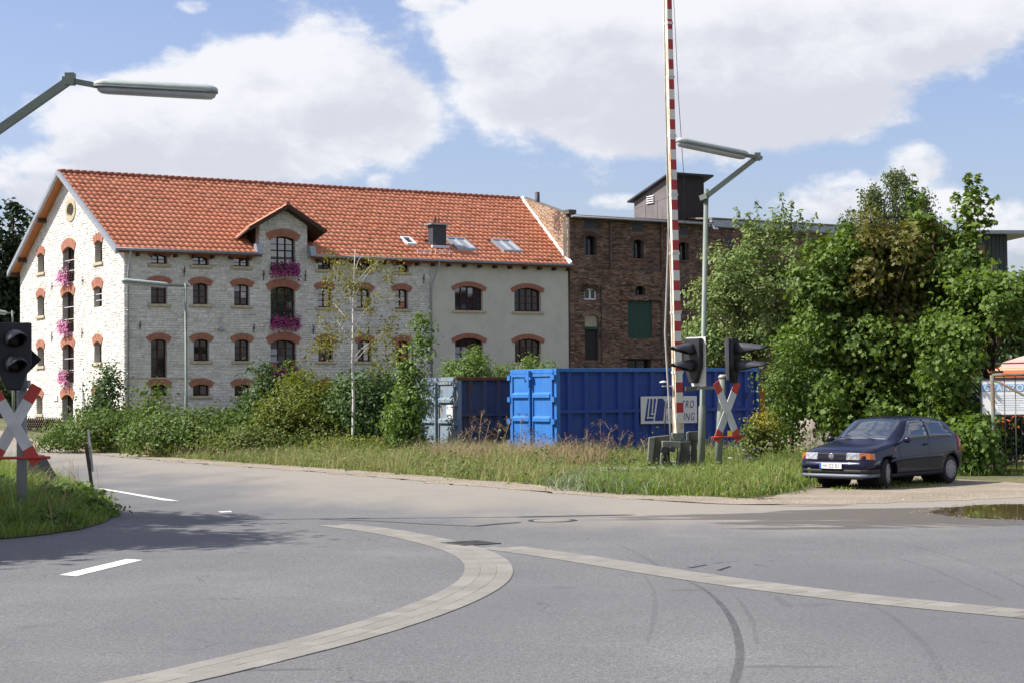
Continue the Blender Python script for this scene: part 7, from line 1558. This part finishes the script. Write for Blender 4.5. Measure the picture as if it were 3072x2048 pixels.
def sect_at(x):
    v = [pchip(SA[:, 0], SA[:, k], x) for k in range(1, 9)]; zb, w, zs, y5, z5, y6, z6, z7 = v
    return np.array([(0, zb), (w*.86, zb), (w-.02, zb+.10), (w, .5*(zb+zs)+.03), (w-.035, zs), (y5, z5), (y6, z6), (0, z7)])
def surf(x, k):
    p = sect_at(x); p = np.vstack([[-p[1, 0], p[1, 1]], p, [-p[6, 0], p[6, 1]]]); i = min(int(k), 6); t = k-i; a, b_, c, d = p[i], p[i+1], p[i+2], p[i+3]
    q = .5*((2*b_)+(c-a)*t+(2*a-5*b_+4*c-d)*t*t+(3*b_-3*c+d-a)*t**3); lin = b_+(c-b_)*t
    q = lin*.45+q*.55
    return np.array([x, max(q[0], 0), q[1]])
car = empty('parked_car', (0, 0, 0), 0, 'parked dark navy small hatchback with a white number plate', 'car')
xs = np.concatenate([np.linspace(-1.86, -1.7, 6)[:-1], np.linspace(-1.7, 1.7, 36), np.linspace(1.7, 1.86, 9)[1:]]); ks = np.linspace(0, 7, 29)
cb = MB(); n = len(ks); grid = []
for x in xs:
    ring = [surf(x, k) for k in ks]; full = [(p[0], p[1], p[2]) for p in ring]+[(p[0], -p[1], p[2]) for p in ring[-2:0:-1]]; grid.append(full)
N_ = len(grid[0]); cb.add([q for g in grid for q in g], [(j*N_+i, j*N_+(i+1) % N_, (j+1)*N_+(i+1) % N_, (j+1)*N_+i) for j in range(len(xs)-1) for i in range(N_)], 0, True)
cb.f += [list(range(N_))[::-1], [(len(xs)-1)*N_+i for i in range(N_)]]; cb.m += [0, 0]; cb.sm += [False, False]
body = cb.build('body', MATS['car_paint'], car)
AX = (1.09, -1.32)
cut = MB()
for ax in AX: cut.lathe([(.335, -1.2), (.335, 1.2)], lambda a, c, h, ax=ax: (ax+a, h, .30+c), 28, smooth=False)
co = cut.build('cutter', MATS['car_plastic']); bmod = body.modifiers.new('arch', 'BOOLEAN'); bmod.operation = 'DIFFERENCE'; bmod.object = co; bmod.solver = 'EXACT'
dg = bpy.context.evaluated_depsgraph_get(); dg.update(); nm = bpy.data.meshes.new_from_object(body.evaluated_get(dg)); body.modifiers.clear()
if len(nm.polygons) > 500: body.data = nm
bpy.data.objects.remove(co)
def nrm_at(x, k, s):
    a = surf(x+.004, k)-surf(x-.004, k); b_ = surf(x, min(k+.01, 7))-surf(x, max(k-.01, 0)); n_ = np.cross(a, b_); n_ = n_/(np.linalg.norm(n_)+1e-9)
    if n_[1] < -.001 or (abs(n_[1]) <= .001 and n_[2] < 0): n_ = -n_
    return n_
def patch(fx, fk, ns, nt, off, side):
    """fx(s,t), fk(s,t) -> points of the skin pushed out by off; side +1 left, -1 right, 0 both across the roof line"""
    vs = []
    for i in range(ns+1):
        for j in range(nt+1):
            s, t = i/ns, j/nt; x = fx(s, t); k = fk(s, t); sg = side
            if side == 0: kk = k; sg = 1 if kk <= 7 else -1; k = kk if kk <= 7 else 14-kk
            p = surf(x, k); n_ = nrm_at(x, k, 1); 
            if k > 6.98: n_[1] = 0
            p = p+n_*off; vs.append((p[0], p[1]*sg, p[2]))
    m = MB(); m.add(vs, [(i*(nt+1)+j, i*(nt+1)+j+1, (i+1)*(nt+1)+j+1, (i+1)*(nt+1)+j) for i in range(ns) for j in range(nt)], 0, True); return m
def lerp(a, b_, t): return a+(b_-a)*t
def solid(o, th): s = o.modifiers.new('thick', 'SOLIDIFY'); s.thickness = th; s.offset = -1; return o
G_ = MATS['car_glass']
solid(patch(lambda s, t: lerp(.76, .13, s), lambda s, t: lerp(6.06, 7.94, t), 8, 12, .006, 0).build('windscreen', G_, car), .004)
solid(patch(lambda s, t: lerp(-1.36, -1.68, s), lambda s, t: lerp(6.1, 7.9, t), 6, 10, .006, 0).build('rear_window', G_, car), .004)
for sd in (1, -1):
    solid(patch(lambda s, t: lerp(lerp(.70, .08, t), -.44, s), lambda s, t: lerp(4.28, 5.80, t), 10, 6, .006, sd).build('side_window', G_, car), .004)
    solid(patch(lambda s, t: lerp(-.52, lerp(-1.46, -1.12, t), s), lambda s, t: lerp(4.28, 5.78, t), 8, 6, .006, sd).build('side_window', G_, car), .004)
    solid(patch(lambda s, t: lerp(1.02, -1.0, s), lambda s, t: lerp(2.92, 3.12, t), 24, 2, .016, sd).build('side_moulding', MATS['car_paint'], car), .014)
    sm_ = patch(lambda s, t: lerp(.66, .667, s), lambda s, t: lerp(1.8, 4.1, t), 1, 8, .002, sd); sm_.build('door_gap', MATS['car_plastic'], car)
    patch(lambda s, t: lerp(-.485, -.478, s), lambda s, t: lerp(1.8, 4.2, t), 1, 8, .002, sd).build('door_gap', MATS['car_plastic'], car)
    solid(patch(lambda s, t: lerp(-.25, -.40, s), lambda s, t: lerp(3.72, 3.84, t), 3, 2, .018, sd).build('door_handle', MATS['car_plastic'], car), .015)
    solid(patch(lambda s, t: lerp(.86, .80, s), lambda s, t: lerp(3.62, 3.74, t), 2, 2, .010, sd).build('side_repeater', MATS['amber'], car), .008)
    solid(patch(lambda s, t: lerp(1.0, -1.05, s), lambda s, t: lerp(1.15, 1.9, t), 16, 3, .006, sd).build('sill', MATS['car_plastic'], car), .005)
    mb = MB(); mb.lathe([(.03, 0), (.075, .02), (.085, .06), (.07, .10), (.02, .12)], lambda a, c, h, sd=sd: (.56-h*.9+.05, sd*(.83+.09+a*1.05), .955+c*.75), 14); mb.bar((.54, sd*.80, .925), (.53, sd*.90, .94), .03, .03); mb.build('wing_mirror', MATS['car_paint'], car)
    solid(patch(lambda s, t: lerp(-1.62, -1.80, s), lambda s, t: lerp(3.2, 4.6, t), 3, 6, .008, sd).build('tail_light', MATS['tail_red'], car), .006)
    # headlight with indicator
    y0, y1, y2 = .34*sd, .64*sd, .745*sd
    MB().hexa([(1.74, y0, .565), (1.895, y0, .58), (1.872, y1, .58), (1.70, y1, .565), (1.70, y0, .715), (1.862, y0, .722), (1.838, y1, .718), (1.66, y1, .70)]).build('headlight', MATS['lamp_clear'], car, bevel=.012)
    MB().hexa([(1.68, y1+.002*sd, .568), (1.871, y1+.002*sd, .582), (1.74, y2+.075*sd, .588), (1.55, y2+.07*sd, .572), (1.66, y1+.002*sd, .70), (1.837, y1+.002*sd, .716), (1.71, y2+.06*sd, .705), (1.52, y2+.04*sd, .70)]).build('indicator', MATS['amber'], car, bevel=.01)
    for ax in AX:
        MB().lathe([(.33, .0), (.33, .45)], lambda a, c, h, ax=ax, sd=sd: (ax+a, sd*(.70-h), .30+c), 24, smooth=False).build('wheel_arch', MATS['void'], car)
hp = MB()
gr = MB().hexa([(1.75, -.335, .57), (1.75, .335, .57), (1.892, .335, .585), (1.892, -.335, .585), (1.70, -.335, .70), (1.70, .335, .70), (1.858, .335, .708), (1.858, -.335, .708)]).build('grille', MATS['car_plastic'], car)
for i in range(4):
    z = .605+.026*i; x = 1.892-.28*(z-.585)*1.0; MB().box(x-.01, x+.012, -.33, .33, z-.005, z+.005).build('grille_slat', MATS['car_paint'], gr)
em = MB(); ex, ez = 1.882, .648
em.lathe([(.062, 0), (.062, .012), (.05, .012), (.05, .004)], lambda a, c, h: (ex+h, a, ez+c), 22)
for p, q in (((-.024, .042), (0, .004)), ((0, .004), (.024, .042)), ((-.046, .015), (-.022, -.043)), ((-.022, -.043), (0, -.002)), ((0, -.002), (.022, -.043)), ((.022, -.043), (.046, .015))): em.bar((ex+.01, p[0], ez+p[1]), (ex+.01, q[0], ez+q[1]), .010, .010, up=(1, 0, 0))
em.build('grille_emblem', MATS['chrome'], car)
# bumper, intake, lip and plate
bp = MB(); prof = [(-.84, 1.46), (-.832, 1.66), (-.805, 1.79), (-.75, 1.87), (-.62, 1.905), (-.35, 1.92), (0, 1.925), (.35, 1.92), (.62, 1.905), (.75, 1.87), (.805, 1.79), (.832, 1.66), (.84, 1.46)]
def band(z0, z1, o0, o1, mat, name, th=.03):
    vs = []; 
    for (y, x) in prof: vs += [(x+o0-.02, y, z0), (x+o1-.02, y, z1)]
    m = MB().add(vs, [(2*i, 2*i+2, 2*i+3, 2*i+1) for i in range(len(prof)-1)], 0, True); return solid(m.build(name, mat, car), th)
band(.395, .56, 0.0, -.02, MATS['car_paint'], 'bumper', .1); band(.30, .39, -.02, -.005, MATS['car_plastic'], 'air_intake', .06); band(.235, .298, -.0, -.012, MATS['lip_grey'], 'bumper_lip', .05)
pl = MB().box(1.918, 1.930, -.26, .26, .405, .515).build('number_plate', MATS['plate_white'], car); MB().box(1.9305, 1.9325, -.26, -.215, .407, .513).build('country_band', MATS['plate_blue'], pl)
text('HE ZZ 83', .105, MATS['ink'], pl, Matrix.Translation((1.931, -.19, .425)) @ Matrix.Rotation(pi/2, 4, 'Z') @ Matrix.Rotation(pi/2, 4, 'X'), 0, .92, .001)
MB().lathe([(.012, 0), (.012, .002)], lambda a, c, h: (1.9308+h, -.045+a, .46+c), 10).build('seal', MATS['amber'], pl)
# wheels
for ax in AX:
    for sd in (1, -1):
        st = radians(22) if ax > 0 else 0; R3 = Matrix.Translation((ax, sd*.70, .29)) @ Matrix.Rotation(st, 4, 'Z')
        f = lambda a, c, h: tuple(R3 @ Vector((a, sd*h, c)))
        wh = MB().lathe([(.20, -.08), (.275, -.085), (.29, -.06), (.29, .06), (.275, .085), (.205, .088)], f, 28).build('wheel', MATS['rubber'], car)
        MB().lathe([(.20, .06), (.20, .092), (.185, .104), (.15, .098), (.07, .112), (.03, .116)], f, 24).build('hub_cap', MATS['rim_grey'], wh)
        sp_ = MB()
        for i in range(10): a = 2*pi*i/10; q = [(.158*cos(a+da)*1.0 if da else 0, 0) for da in (0,)]; p = [R3 @ Vector((r_*cos(a+d_), sd*.1035, r_*sin(a+d_))) for r_, d_ in ((.135, -.07), (.17, -.07), (.17, .07), (.135, .07))]; sp_.add([tuple(x) for x in p], [(0, 1, 2, 3)])
        sp_.build('hub_slot', MATS['void'], wh)
for y in (-.25, .3): MB().bar((.79, y*1.0, .966), (.70, y-.36, 1.0), .012, .02).build('wiper', MATS['car_plastic'], car)
MB().tube([(-.95, 0, 1.41), (-1.08, 0, 1.62)], .006, 6).build('aerial', MATS['car_plastic'], car)
patch(lambda s, t: lerp(-1.46, -1.70, s), lambda s, t: lerp(5.3, 6.05, t), 5, 4, .003, 1).build('rear_pillar', MATS['car_paint'], car)
fwc = gnd(2652, 1464); hd = radians(180+45.5); car.rotation_euler = (0, 0, hd); Rm = Matrix.Rotation(hd, 3, 'Z'); o_ = Rm @ Vector((AX[0], .70, 0)); o_ *= .965; car.scale = (.965,)*3; car.location = (fwc[0]-o_.x, fwc[1]-o_.y, .012)
